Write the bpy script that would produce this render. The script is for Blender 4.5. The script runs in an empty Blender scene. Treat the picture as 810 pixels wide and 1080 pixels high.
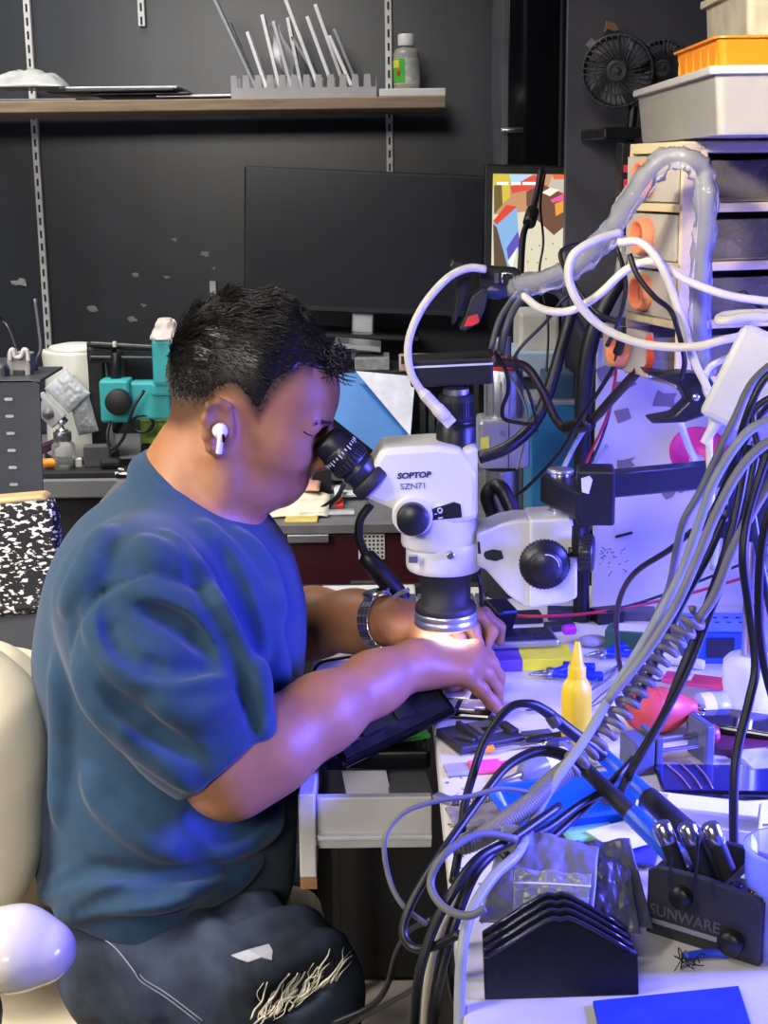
import bpy, math, random, bmesh
import numpy as np
from mathutils import Vector as V, Matrix as MX, noise as NZ, Euler
PI = math.pi
random.seed(7)
SC = bpy.context.scene
COL = SC.collection
# ------------------------------------------------------------------ camera
FPX, PITCH, ROLL, CAMZ = 1520.0, math.radians(13.2), math.radians(0.7), 1.36
TZ = 0.75                                   # bench top height
_F = V((0, math.cos(PITCH), -math.sin(PITCH)))
_R0 = V((1, 0, 0)); _U0 = V((0, math.sin(PITCH), math.cos(PITCH)))
_R = math.cos(ROLL)*_R0 - math.sin(ROLL)*_U0
_U = math.sin(ROLL)*_R0 + math.cos(ROLL)*_U0
CAMP = V((0, 0, CAMZ))
def ray(px, py): return _F + _R*((px-405)/FPX) + _U*(-(py-540)/FPX)
def P(px, py, Y):                            # the point at depth Y behind pixel px,py
    d = ray(px, py); return CAMP + d*(Y/d.y)
def PZ(px, py, z=TZ):                        # the point at height z behind pixel px,py
    d = ray(px, py); return CAMP + d*((z-CAMZ)/d.z)
def S(n, Y): return n*Y/FPX*1.0              # n pixels at depth Y, in metres
cd = bpy.data.cameras.new('camera'); cam = bpy.data.objects.new('camera', cd); COL.objects.link(cam)
cd.sensor_fit = 'HORIZONTAL'; cd.sensor_width = 36; cd.lens = FPX/810*36; cd.clip_start = .02
m = MX.Identity(4)
for i in range(3):
    m[i][0] = _R[i]; m[i][1] = _U[i]; m[i][2] = -_F[i]; m[i][3] = CAMP[i]
cam.matrix_world = m
SC.camera = cam
# ------------------------------------------------------------------ materials
def lin(h):
    if isinstance(h, str):
        h = h.lstrip('#'); c = [int(h[i:i+2], 16)/255 for i in (0, 2, 4)]
    else: c = h
    return tuple((x/12.92 if x <= .04045 else ((x+.055)/1.055)**2.4) for x in c)
_M = {}
def mat(key, col='808080', rough=.5, metal=0, var=.12, scale=30, bump=0, bscale=None, alpha=1, coat=0,
        emis=None, estr=1, trans=0, stretch=None, sss=0, col2=None, lo=.35, hi=.65, attr=None, sheen=0, spec=.5, detail=4):
    if key in _M: return _M[key]
    M = bpy.data.materials.new(key); M.use_nodes = True
    nt = M.node_tree; N = nt.nodes; L = nt.links
    b = N['Principled BSDF']; out = N['Material Output']
    c = lin(col)
    tc = N.new('ShaderNodeTexCoord'); mp = N.new('ShaderNodeMapping'); L.new(tc.outputs['Object'], mp.inputs[0])
    if stretch: mp.inputs['Scale'].default_value = stretch
    nz = N.new('ShaderNodeTexNoise'); nz.inputs['Scale'].default_value = scale; nz.inputs['Detail'].default_value = detail
    L.new(mp.outputs[0], nz.inputs[0])
    rp = N.new('ShaderNodeValToRGB'); L.new(nz.outputs['Fac'], rp.inputs[0])
    e = rp.color_ramp.elements; e[0].position = lo; e[1].position = hi
    if col2: c2 = lin(col2); e[0].color = (*c2, 1); e[1].color = (*c, 1)
    else:
        e[0].color = (*[x*(1-var) for x in c], 1); e[1].color = (*[min(1, x*(1+var)) for x in c], 1)
    csock = rp.outputs[0]
    if attr:
        a = N.new('ShaderNodeVertexColor'); a.layer_name = attr
        mx = N.new('ShaderNodeMixRGB'); mx.blend_type = 'MULTIPLY'; mx.inputs[0].default_value = 1
        L.new(csock, mx.inputs[1]); L.new(a.outputs[0], mx.inputs[2]); csock = mx.outputs[0]
    L.new(csock, b.inputs['Base Color'])
    b.inputs['Roughness'].default_value = rough; b.inputs['Metallic'].default_value = metal
    b.inputs['Specular IOR Level'].default_value = spec
    if coat: b.inputs['Coat Weight'].default_value = coat; b.inputs['Coat Roughness'].default_value = .12
    if sheen: b.inputs['Sheen Weight'].default_value = sheen
    if sss:
        b.inputs['Subsurface Weight'].default_value = sss; b.inputs['Subsurface Radius'].default_value = (.012, .005, .003)
        b.inputs['Subsurface Scale'].default_value = 1
    if trans: b.inputs['Transmission Weight'].default_value = trans; b.inputs['IOR'].default_value = 1.3
    if emis: b.inputs['Emission Color'].default_value = (*lin(emis), 1); b.inputs['Emission Strength'].default_value = estr
    if bump:
        bp = N.new('ShaderNodeBump'); bp.inputs['Strength'].default_value = bump; bp.inputs['Distance'].default_value = .002
        n2 = N.new('ShaderNodeTexNoise'); n2.inputs['Scale'].default_value = bscale or scale*3; n2.inputs['Detail'].default_value = 3
        L.new(mp.outputs[0], n2.inputs[0]); L.new(n2.outputs['Fac'], bp.inputs['Height']); L.new(bp.outputs[0], b.inputs['Normal'])
    if alpha < 1:                              # thin clear or frosted plastic: part of the light goes straight through
        t = N.new('ShaderNodeBsdfTransparent'); ms = N.new('ShaderNodeMixShader'); ms.inputs[0].default_value = alpha
        t.inputs[0].default_value = (*[.75+.25*x for x in c], 1)
        fr = N.new('ShaderNodeFresnel'); fr.inputs[0].default_value = 1.35
        ad = N.new('ShaderNodeMath'); ad.operation = 'MAXIMUM'; ad.inputs[0].default_value = alpha
        L.new(fr.outputs[0], ad.inputs[1]); L.new(ad.outputs[0], ms.inputs[0])
        L.new(t.outputs[0], ms.inputs[1]); L.new(b.outputs[0], ms.inputs[2]); L.new(ms.outputs[0], out.inputs[0])
    _M[key] = M
    return M
# ------------------------------------------------------------------ objects
def tag(o, label=None, cat=None, group=None, kind=None):
    if label: o['label'] = label
    if cat: o['category'] = cat
    if group: o['group'] = group
    if kind: o['kind'] = kind
    return o
def empty(name, loc, label=None, cat=None, group=None, rot=None):
    o = bpy.data.objects.new(name, None); COL.objects.link(o); o.empty_display_size = .05
    o.location = loc
    if rot is not None: o.rotation_euler = rot if not isinstance(rot, (int, float)) else (0, 0, rot)
    tag(o, label, cat, group); return o
def mw(o):
    if o is None: return MX.Identity(4)
    b = MX.LocRotScale(o.location, o.rotation_euler, o.scale)
    return mw(o.parent) @ b
def children(o): return [c for c in bpy.data.objects if c.parent == o]
def copy_tree(o, parent=None):
    c = o.copy(); COL.objects.link(c); c.parent = parent
    for ch in [x for x in bpy.data.objects if x.parent == o]: copy_tree(ch, c)
    return c
def spline(pts, res=6):
    pts = [V(p) for p in pts]
    if len(pts) < 3: return pts
    q = [2*pts[0]-pts[1]] + pts + [2*pts[-1]-pts[-2]]
    out = []
    for i in range(1, len(q)-2):
        p0, p1, p2, p3 = q[i-1], q[i], q[i+1], q[i+2]
        for j in range(res):
            t = j/res
            out.append(.5*((2*p1)+(p2-p0)*t+(2*p0-5*p1+4*p2-p3)*t*t+(3*p1-p0-3*p2+p3)*t**3))
    out.append(pts[-1]); return out
def frame(z, up=None):
    z = V(z).normalized(); up = V(up) if up is not None else (V((0, 0, 1)) if abs(z.z) < .95 else V((0, 1, 0)))
    x = up.cross(z).normalized(); y = z.cross(x)
    return MX((x, y, z)).transposed()
class MB:
    def __init__(s, T=None): s.v = []; s.f = []; s.m = []; s.sm = []; s.T = T or MX.Identity(4); s.mi = 0
    def add(s, vs, fs, smooth=False):
        n = len(s.v); s.v += [s.T @ V(p) for p in vs]
        for f in fs: s.f.append([i+n for i in f]); s.m.append(s.mi); s.sm.append(smooth)
        return s
    def bm(s, b, smooth=False):
        b.verts.index_update()
        s.add([v.co.copy() for v in b.verts], [[v.index for v in f.verts] for f in b.faces], smooth); b.free(); return s
    def box(s, c, d, rot=None, bev=0, seg=2, taper=None):
        b = bmesh.new(); bmesh.ops.create_cube(b, size=1)
        for v in b.verts:
            k = 1
            if taper and v.co.z < 0: v.co.x *= taper; v.co.y *= taper
            v.co = V((v.co.x*d[0], v.co.y*d[1], v.co.z*d[2]))
        if bev: bmesh.ops.bevel(b, geom=b.edges[:], offset=min(bev, min(d)*.49), segments=seg, profile=.5, affect='EDGES')
        R = MX.Identity(4)
        if rot is not None:
            R = rot.to_4x4() if isinstance(rot, MX) else Euler(rot if not isinstance(rot, (int, float)) else (0, 0, rot)).to_matrix().to_4x4()
        b.transform(MX.Translation(V(c)) @ R); return s.bm(b)
    def lathe(s, prof, o=(0, 0, 0), axis=(0, 0, 1), n=28, up=None, smooth=True, cap=True):
        R = frame(axis, up); o = V(o); vs = []; fs = []
        for r, z in prof:
            for i in range(n):
                a = 2*PI*i/n; vs.append(o + R @ V((max(r, 1e-5)*math.cos(a), max(r, 1e-5)*math.sin(a), z)))
        for j in range(len(prof)-1):
            for i in range(n):
                k = (i+1) % n; fs.append([j*n+i, j*n+k, (j+1)*n+k, (j+1)*n+i])
        s.add(vs, fs, smooth)
        if cap:
            k = len(prof)-1
            s.add([vs[i] for i in range(n)], [list(range(n))[::-1]]); s.add([vs[k*n+i] for i in range(n)], [list(range(n))])
        return s
    def cyl(s, p0, p1, r0, r1=None, n=24, bev=0, smooth=True):
        p0 = V(p0); p1 = V(p1); r1 = r0 if r1 is None else r1; L = (p1-p0).length
        if bev: pr = [(r0-bev, 0), (r0-bev*.3, bev*.3), (r0, bev), (r1, L-bev), (r1-bev*.3, L-bev*.3), (r1-bev, L)]
        else: pr = [(r0, 0), (r1, L)]
        return s.lathe(pr, p0, p1-p0, n, smooth=smooth)
    def tube(s, pts, r, n=8, res=6, smooth=True, flat=1, raw=False):
        c = [V(p) for p in pts] if raw else spline(pts, res); N = len(c)
        rr = r if callable(r) else (lambda t: r)
        vs = []; fs = []; t0 = (c[1]-c[0]).normalized(); R = frame(t0); x = R.col[0].copy()
        for i in range(N):
            t = (c[min(i+1, N-1)]-c[max(i-1, 0)]).normalized()
            x = (x - t*x.dot(t)).normalized(); y = t.cross(x); q = rr(i/(N-1))
            for j in range(n):
                a = 2*PI*j/n; vs.append(c[i] + x*(q*math.cos(a)) + y*(q*flat*math.sin(a)))
        for i in range(N-1):
            for j in range(n):
                k = (j+1) % n; fs.append([i*n+j, i*n+k, (i+1)*n+k, (i+1)*n+j])
        fs.append(list(range(n))[::-1]); fs.append([(N-1)*n+j for j in range(n)])
        return s.add(vs, fs, smooth)
    def prism(s, poly, h, o=(0, 0, 0), R=None, bev=0, smooth=False):
        """polygon in the local xy plane, thickness h along local z"""
        b = bmesh.new(); vs = [b.verts.new((x, y, 0)) for x, y in poly]; f = b.faces.new(vs)
        r = bmesh.ops.extrude_face_region(b, geom=[f]); bmesh.ops.translate(b, verts=[g for g in r['geom'] if isinstance(g, bmesh.types.BMVert)], vec=(0, 0, h))
        bmesh.ops.recalc_face_normals(b, faces=b.faces[:])
        if bev: bmesh.ops.bevel(b, geom=b.edges[:], offset=bev, segments=2, profile=.5, affect='EDGES')
        R = (R.to_4x4() if R is not None else MX.Identity(4)); b.transform(MX.Translation(V(o)) @ R); return s.bm(b, smooth)
    def slab(s, pts, h, bev=0, flip=False):
        """four or more coplanar 3-d corner points given thickness h away from the viewer side"""
        pts = [V(p) for p in pts]; n = (pts[1]-pts[0]).cross(pts[-1]-pts[0]).normalized()
        if flip: n = -n
        k = len(pts); b = bmesh.new(); A = [b.verts.new(p) for p in pts]; B = [b.verts.new(p+n*h) for p in pts]
        b.faces.new(A); b.faces.new(B[::-1])
        for i in range(k): b.faces.new([A[i], B[i], B[(i+1) % k], A[(i+1) % k]])
        bmesh.ops.recalc_face_normals(b, faces=b.faces[:])
        if bev: bmesh.ops.bevel(b, geom=b.edges[:], offset=bev, segments=2, profile=.5, affect='EDGES')
        return s.bm(b)
    def ell(s, c, r, rot=None, n=20, m=12):
        b = bmesh.new(); bmesh.ops.create_uvsphere(b, u_segments=n, v_segments=m, radius=1)
        if not hasattr(r, '__len__'): r = (r, r, r)
        R = (rot.to_4x4() if isinstance(rot, MX) else Euler(rot or (0, 0, 0)).to_matrix().to_4x4())
        b.transform(MX.Translation(V(c)) @ R @ MX.Diagonal((*r, 1))); return s.bm(b, True)
    def sheet(s, fn, nu, nv, th=0, smooth=True):
        """surface fn(u,v) for u,v in 0..1, thickness th"""
        vs = [V(fn(i/nu, j/nv)) for j in range(nv+1) for i in range(nu+1)]; w = nu+1
        fs = [[j*w+i, j*w+i+1, (j+1)*w+i+1, (j+1)*w+i] for j in range(nv) for i in range(nu)]
        if not th: return s.add(vs, fs, smooth)
        me = bmesh.new(); q = [me.verts.new(p) for p in vs]
        for f in fs: me.faces.new([q[i] for i in f])
        me.normal_update(); nr = [v.normal.copy() for v in q]; me.free()
        K = len(vs); v2 = [p-n*th for p, n in zip(vs, nr)]
        bd = [i for i in range(w)] + [j*w+nu for j in range(1, nv+1)] + [nv*w+i for i in range(nu-1, -1, -1)] + [j*w for j in range(nv-1, 0, -1)]
        ff = fs + [[i+K for i in f[::-1]] for f in fs] + [[bd[i], bd[i]+K, bd[(i+1) % len(bd)]+K, bd[(i+1) % len(bd)]] for i in range(len(bd))]
        ff = ff[:2*len(fs)] + [f[::-1] for f in ff[2*len(fs):]]
        return s.add(vs+v2, ff, smooth)
    def build(s, name, mats, parent=None, label=None, cat=None, group=None, kind=None, world=True, origin='base', angle=None):
        if not isinstance(mats, (list, tuple)): mats = [mats]
        vs = s.v
        o = bpy.data.objects.new(name, bpy.data.meshes.new(name)); COL.objects.link(o)
        if parent is not None:
            o.parent = parent
            if world: I = mw(parent).inverted(); vs = [I @ p for p in vs]
        elif origin == 'base' and vs:
            lo = [min(p[i] for p in vs) for i in range(3)]; hi = [max(p[i] for p in vs) for i in range(3)]
            c = V(((lo[0]+hi[0])/2, (lo[1]+hi[1])/2, lo[2])); vs = [p-c for p in vs]; o.location = c
        me = o.data; me.from_pydata([tuple(p) for p in vs], [], s.f); me.update()
        for mm in mats: me.materials.append(mm)
        me.polygons.foreach_set('material_index', s.m); me.polygons.foreach_set('use_smooth', s.sm)
        b = bmesh.new(); b.from_mesh(me); bmesh.ops.recalc_face_normals(b, faces=b.faces[:]); b.to_mesh(me); b.free()
        tag(o, label, cat, group, kind); return o
def text(body, size, o, R, m, parent, name='lettering', th=.0003, align='CENTER', shear=0, sx=1, bold=0):
    c = bpy.data.curves.new(name, 'FONT'); c.body = body; c.size = size; c.extrude = th; c.align_x = align; c.align_y = 'CENTER'; c.shear = shear
    if bold: c.offset = bold
    t = bpy.data.objects.new(name, c); COL.objects.link(t)
    dg = bpy.context.evaluated_depsgraph_get(); me = bpy.data.meshes.new_from_object(t.evaluated_get(dg))
    bpy.data.objects.remove(t)
    q = bpy.data.objects.new(name, me); COL.objects.link(q); me.materials.clear(); me.materials.append(m)
    T = MX.Translation(V(o)) @ R.to_4x4() @ MX.Diagonal((sx, 1, 1, 1))
    if parent is not None: q.parent = parent; T = mw(parent).inverted() @ T
    me.transform(T); return q
def axes(x, y):
    """rotation whose local x runs along x and local y near y"""
    x = V(x).normalized(); z = x.cross(V(y)).normalized(); y = z.cross(x)
    return MX((x, y, z)).transposed()
def cable(name, pts, r, m, label, cat='cable', group=None, res=7, n=8):
    q = [p if isinstance(p, V) else P(*p) for p in pts]
    return MB().tube(q, r, n=n, res=res).build(name, m, None, label, cat, group)
# ------------------------------------------------------------------ smooth solids (fields meshed by surface nets)
class Field:
    def __init__(s, lo, hi, h):
        s.lo = np.array(lo, float); s.h = h; s.n = np.ceil((np.array(hi)-s.lo)/h).astype(int)+1
        s.d = np.full(s.n, 1.0, np.float32)
    def sub(s, lo, hi):
        a = np.clip(np.floor((np.array(lo)-s.lo)/s.h).astype(int), 0, s.n); b = np.clip(np.ceil((np.array(hi)-s.lo)/s.h).astype(int)+1, 0, s.n)
        if (b <= a).any(): return None
        ax = [(s.lo[i]+s.h*np.arange(a[i], b[i])).astype(np.float32) for i in range(3)]
        return tuple(slice(a[i], b[i]) for i in range(3)), np.meshgrid(*ax, indexing='ij')
    def op(s, lo, hi, fn, k=.01, mode='u'):
        pad = k+3*s.h
        q = s.sub(np.array(lo)-pad, np.array(hi)+pad)
        if q is None: return
        sl, X = q; e = fn(*X).astype(np.float32); d = s.d[sl]
        if mode == 'u': h = np.maximum(k-np.abs(d-e), 0)/k; s.d[sl] = np.minimum(d, e)-h*h*k/4
        elif mode == 's': e = -e; h = np.maximum(k-np.abs(d-e), 0)/k; s.d[sl] = np.maximum(d, e)+h*h*k/4
        elif mode == 'add': s.d[sl] = d+e
        return s
    def cone(s, a, b, r0, r1, k=.01, mode='u', sq=None):
        """tapered capsule a..b; sq=(axis vector, factor) flattens it along that direction"""
        a = np.array(a, float); b = np.array(b, float); ab = b-a; L = max(ab@ab, 1e-12); R = max(r0, r1)*1.15
        if sq is not None: ax = np.array(sq[0], float); ax /= np.linalg.norm(ax); f = sq[1]; R *= max(1, f)
        def fn(x, y, z):
            t = np.clip(((x-a[0])*ab[0]+(y-a[1])*ab[1]+(z-a[2])*ab[2])/L, 0, 1)
            dx = x-a[0]-t*ab[0]; dy = y-a[1]-t*ab[1]; dz = z-a[2]-t*ab[2]; r = r0+(r1-r0)*t
            if sq is not None:
                w = dx*ax[0]+dy*ax[1]+dz*ax[2]; g = w/f-w
                dx = dx+g*ax[0]; dy = dy+g*ax[1]; dz = dz+g*ax[2]
                return (np.sqrt(dx*dx+dy*dy+dz*dz)-r)*min(1, f)
            return np.sqrt(dx*dx+dy*dy+dz*dz)-r
        return s.op(np.minimum(a, b)-R, np.maximum(a, b)+R, fn, k, mode)
    def path(s, pts, r, k=.01, mode='u', sq=None):
        for i in range(len(pts)-1):
            ra = r[i] if hasattr(r, '__len__') else r; rb = r[i+1] if hasattr(r, '__len__') else r
            s.cone(pts[i], pts[i+1], ra, rb, k, mode, sq)
        return s
    def ell(s, c, r, R=None, k=.01, mode='u'):
        c = np.array(c, float); r = np.array(r, float); B = r.max()*1.02
        Rm = np.array(R) if R is not None else np.eye(3)
        def fn(x, y, z):
            x = x-c[0]; y = y-c[1]; z = z-c[2]
            u = (Rm[0, 0]*x+Rm[1, 0]*y+Rm[2, 0]*z); v = (Rm[0, 1]*x+Rm[1, 1]*y+Rm[2, 1]*z); w = (Rm[0, 2]*x+Rm[1, 2]*y+Rm[2, 2]*z)
            k0 = np.sqrt((u/r[0])**2+(v/r[1])**2+(w/r[2])**2); k1 = np.sqrt((u/r[0]**2)**2+(v/r[1]**2)**2+(w/r[2]**2)**2)+1e-9
            return k0*(k0-1)/k1
        return s.op(c-B, c+B, fn, k, mode)
    def plane(s, lo, hi, p, n, k=.002):
        """cuts away everything on the side n points to"""
        p = np.array(p, float); n = np.array(n, float); n /= np.linalg.norm(n)
        return s.op(lo, hi, lambda x, y, z: -((x-p[0])*n[0]+(y-p[1])*n[1]+(z-p[2])*n[2]), k, 's')
    def mesh(s, smooth=2):
        d = s.d; S_ = d < 0; n = np.array(d.shape)
        c = np.zeros(n-1, np.uint8)
        for i in (0, 1):
            for j in (0, 1):
                for k in (0, 1): c += S_[i:n[0]-1+i, j:n[1]-1+j, k:n[2]-1+k]
        I = np.argwhere((c > 0) & (c < 8)); idx = np.full(n-1, -1, np.int32); idx[tuple(I.T)] = np.arange(len(I))
        acc = np.zeros((len(I), 3)); cnt = np.zeros(len(I))
        for ax in range(3):
            o1, o2 = [a for a in range(3) if a != ax]
            for b1 in (0, 1):
                for b2 in (0, 1):
                    A = I.copy(); A[:, o1] += b1; A[:, o2] += b2; B = A.copy(); B[:, ax] += 1
                    da = d[tuple(A.T)]; db = d[tuple(B.T)]; mk = (da < 0) != (db < 0)
                    t = np.zeros(len(I)); t[mk] = da[mk]/(da[mk]-db[mk])
                    p = A.astype(float); p[:, ax] += t; acc[mk] += p[mk]; cnt[mk] += 1
        vs = acc/np.maximum(cnt, 1)[:, None]*s.h+s.lo
        F = []
        for ax in range(3):
            o1, o2 = (ax+1) % 3, (ax+2) % 3
            a = [slice(None)]*3; b = [slice(None)]*3; a[ax] = slice(0, -1); b[ax] = slice(1, None)
            for o in (o1, o2): a[o] = slice(1, -1); b[o] = slice(1, -1)
            sa = S_[tuple(a)]; sb = S_[tuple(b)]
            for flip, mk in ((0, sa & ~sb), (1, ~sa & sb)):
                E = np.argwhere(mk)
                if not len(E): continue
                E[:, o1] += 1; E[:, o2] += 1
                q = []
                for u, w in ((-1, -1), (0, -1), (0, 0), (-1, 0)):
                    G = E.copy(); G[:, o1] += u; G[:, o2] += w; q.append(idx[tuple(G.T)])
                q = np.stack(q, 1); F.append(q[:, ::-1] if flip else q)
        F = np.concatenate(F); F = F[(F >= 0).all(1)]
        e = np.concatenate([F[:, [i, (i+1) % 4]] for i in range(4)]); e = np.concatenate([e, e[:, ::-1]])
        for _ in range(smooth):
            sm = np.zeros_like(vs); ct = np.bincount(e[:, 0], minlength=len(vs))
            for k in range(3): sm[:, k] = np.bincount(e[:, 0], vs[e[:, 1], k], len(vs))
            ok = ct > 0; vs[ok] = .5*vs[ok]+.5*sm[ok]/ct[ok][:, None]
        return vs, F
    def build(s, name, m, parent=None, smooth=2, **kw):
        vs, F = s.mesh(smooth)
        return np_mesh(name, vs, F, m, parent, **kw)
def np_mesh(name, vs, F, m, parent=None, label=None, cat=None, group=None):
    me = bpy.data.meshes.new(name); o = bpy.data.objects.new(name, me); COL.objects.link(o)
    if parent is not None:
        o.parent = parent; I = np.array(mw(parent).inverted()); v = vs @ I[:3, :3].T+I[:3, 3]
    else:
        c = (vs.min(0)+vs.max(0))/2; c[2] = vs[:, 2].min(); v = vs-c; o.location = c
    k = F.shape[1]
    me.vertices.add(len(v)); me.vertices.foreach_set('co', v.astype(np.float32).ravel())
    me.loops.add(F.size); me.loops.foreach_set('vertex_index', F.astype(np.int32).ravel())
    me.polygons.add(len(F)); me.polygons.foreach_set('loop_start', np.arange(0, F.size, k, dtype=np.int32))
    me.update(calc_edges=True); me.validate()
    me.polygons.foreach_set('use_smooth', np.ones(len(me.polygons), bool))
    me.materials.append(m); tag(o, label, cat, group); return o
def fb(x0, y0, x1, y1, Y, d):
    """centre and size of an upright box whose front face covers these pixels at depth Y and that is d deep"""
    xm, ym = (x0+x1)/2, (y0+y1)/2
    l = P(x0, ym, Y).x; r = P(x1, ym, Y).x; t = P(xm, y0, Y).z; b = P(xm, y1, Y).z
    return V(((l+r)/2, Y+d/2, (t+b)/2)), V((r-l, d, t-b))
def tbox(o_px, size, rz=0, z=TZ):
    p = PZ(*o_px, z); return V((p.x, p.y, z+size[2]/2))
# ------------------------------------------------------------------ materials
blackwall = mat('glossy black laminate', '30353d', .3, var=.25, scale=3, bump=.05, bscale=2.0, stretch=(2.2, 1, .35), spec=.6)
blackpaint = mat('matte black paint', '58585e', .5, var=.18, scale=6, bump=.06, bscale=60, spec=.35)
gloss = mat('black gloss panel', '101216', .08, var=.1, spec=.6)
blk = mat('black plastic', '17181b', .38, var=.15, bump=.03, bscale=300)
blkm = mat('black matte plastic', '1c1d20', .6, var=.15, bump=.05, bscale=400)
blkg = mat('black glossy plastic', '0f1012', .15, var=.1)
dgrey = mat('dark grey steel', '3c3f44', .42, .2, var=.12, scale=14)
mgrey = mat('grey laminate', '75787b', .5, var=.08, scale=9)
chrome = mat('brushed chrome', 'c4c6ca', .22, .95, var=.06)
steel = mat('worn steel', '9b9da2', .33, .9, var=.12, scale=18)
alu = mat('aluminium', 'b4b6ba', .36, .85, var=.07, stretch=(1, 1, 12))
white = mat('white plastic', 'dcdbd6', .38, var=.05)
whitep = mat('white painted board', 'cfcdc6', .45, var=.1, scale=9, bump=.05)
cream = mat('cream plastic', 'dcc9a0', .4, var=.05, scale=8)
paper = mat('white paper', 'dedee0', .8, var=.04)
wood = mat('raw wood edge', '9a7048', .6, var=.25, scale=12, stretch=(1, 8, 8))
teal = mat('turquoise enamel', '3aa9ad', .4, var=.06)
orange = mat('orange plastic', 'f0901e', .4, var=.05)
redp = mat('red plastic', 'd8352c', .4, var=.08)
clear = mat('clear plastic', 'e6e6e2', .12, alpha=.22)
frost = mat('frosted plastic', 'e4e1da', .35, alpha=.55, var=.05)
film = mat('thin plastic film', 'e8e9ee', .15, alpha=.3, bump=.5, bscale=90)
glass = mat('clear glass', 'eef2f2', .05, alpha=.16)
rubber = mat('black cable rubber', '16171b', .42, var=.1)
cgrey = mat('grey cable jacket', '6a6c72', .5, var=.1)
clgrey = mat('pale grey cable jacket', '9aa0ac', .45, var=.08)
cwhite = mat('white cable jacket', 'd9d4c8', .45, var=.06)
# ------------------------------------------------------------------ room shell
X0, X1, Y0, Y1, ZC = -2.2, 1.7, -2.2, 3.5, 2.75
floorm = mat('beige vinyl floor', '9a938a', .5, var=.15, scale=5)
MB().box((( X0+X1)/2, (Y0+Y1)/2, -.05), (X1-X0+.2, Y1-Y0+.2, .1)).build('floor', floorm, kind='structure')
MB().box(((X0+X1)/2, (Y0+Y1)/2, ZC+.05), (X1-X0+.2, Y1-Y0+.2, .1)).build('ceiling', mat('ceiling paint', 'c9c9c6', .8), kind='structure')
MB().box(((X0+X1)/2, Y1+.05, ZC/2), (X1-X0+.2, .1, ZC)).build('wall_back', blackwall, kind='structure')
MB().box((X0-.05, (Y0+Y1)/2, ZC/2), (.1, Y1-Y0, ZC)).build('wall_left', mat('grey wall paint', '8d8d8b', .7), kind='structure')
MB().box((X1+.05, (Y0+Y1)/2, ZC/2), (.1, Y1-Y0, ZC)).build('wall_right', blackpaint, kind='structure')
MB().box(((X0+X1)/2, Y0-.05, ZC/2), (X1-X0+.2, .1, ZC)).build('wall_front', mat('pale shop wall', 'b9b7b2', .7), kind='structure')
# scuffs where tape tore the laminate
random.seed(3)
sc_m = mat('torn paper scrap', 'b0aea8', .8, var=.3, scale=90)
for i, (x, y, w) in enumerate([(184, 253, 9), (216, 268, 12), (20, 298, 20), (143, 290, 9), (176, 292, 8), (98, 325, 13), (140, 337, 12), (152, 322, 8), (225, 283, 6)]):
    c = P(x, y, 3.497); r = S(w, 3.5)/2; k = 9; q = []
    for j in range(k):
        a = 2*PI*j/k; rr = r*random.uniform(.35, 1.1); q.append((rr*math.cos(a), rr*.6*math.sin(a)))
    MB().prism(q, .0015, c, MX(((1, 0, 0), (0, 0, -1), (0, 1, 0)))).build('tape_scrap', sc_m, None,
        ['torn white tape scrap, the higher of two below the wall shelf', 'torn pale tape scrap, larger and lower of two left of the monitor',
         'long torn tape scrap on the black wall at the far left edge', 'small torn scrap on the black wall right of the steel standard',
         'small torn scrap on the black wall above the tissue', 'wide torn scrap on the black wall above the white kettle',
         'torn scrap on the black wall above the black instrument rods', 'small torn scrap on the black wall left of the tissue',
         'tiny torn scrap on the black wall close to the monitor edge'][i], 'tape', 'tape scraps on the black wall')
# slotted wall standards
def standard(x_t, y_t, x_b, y_b, label):
    a = P(x_t, y_t, 3.488); b = P(x_b, y_b, 3.488); mb = MB(); w = .016
    x = (a.x+b.x)/2; z0, z1 = b.z, a.z
    mb.box((x, 3.488, (z0+z1)/2), (w, .018, z1-z0), bev=.002); mb.mi = 1
    z = z0+.012
    while z < z1-.01:
        mb.box((x, 3.4785, z), (.0045, .002, .017)); z += .03
    mb.build('shelf_standard', [mat('zinc standard', 'e6e6e4', .4, .1), blkm], None, label, 'shelf rail', 'slotted shelf standards on the back wall')
standard(26, -40, 52, 372, 'long slotted steel shelf standard nearest the left edge of the black wall')
standard(147, -40, 150, 28, 'short slotted steel standard ending above the wall shelf')
standard(409, -40, 411, 182, 'slotted steel shelf standard running down behind the big monitor')
standard(225, 296, 225, 318, 'tiny stub of slotted steel standard just above the man\'s hair')
# ------------------------------------------------------------------ wall shelf and what lies on it
SHY = 3.16
zs = P(235, 104, SHY).z
l = P(-60, 108, SHY).x; r = P(470, 100, SHY).x
MB().box(((l+r)/2, (SHY+3.48)/2, zs-.012), (r-l, 3.48-SHY, .024), bev=.002).build('wall_shelf', [mat('shelf board', '8d7a62', .55, var=.2, scale=10, stretch=(1, 10, 10))], None, 'long wooden wall shelf on the black wall with plastic bag and panels on it', 'shelf')
c, d = fb(400, 94.5, 470, 103, SHY+.004, .2); c.z = zs+d.z/2
MB().box(c, d, bev=.002).build('shelf_offcut', white, None, 'short white board lying on the right end of the wall shelf', 'board')
ztop = zs+d.z
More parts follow.
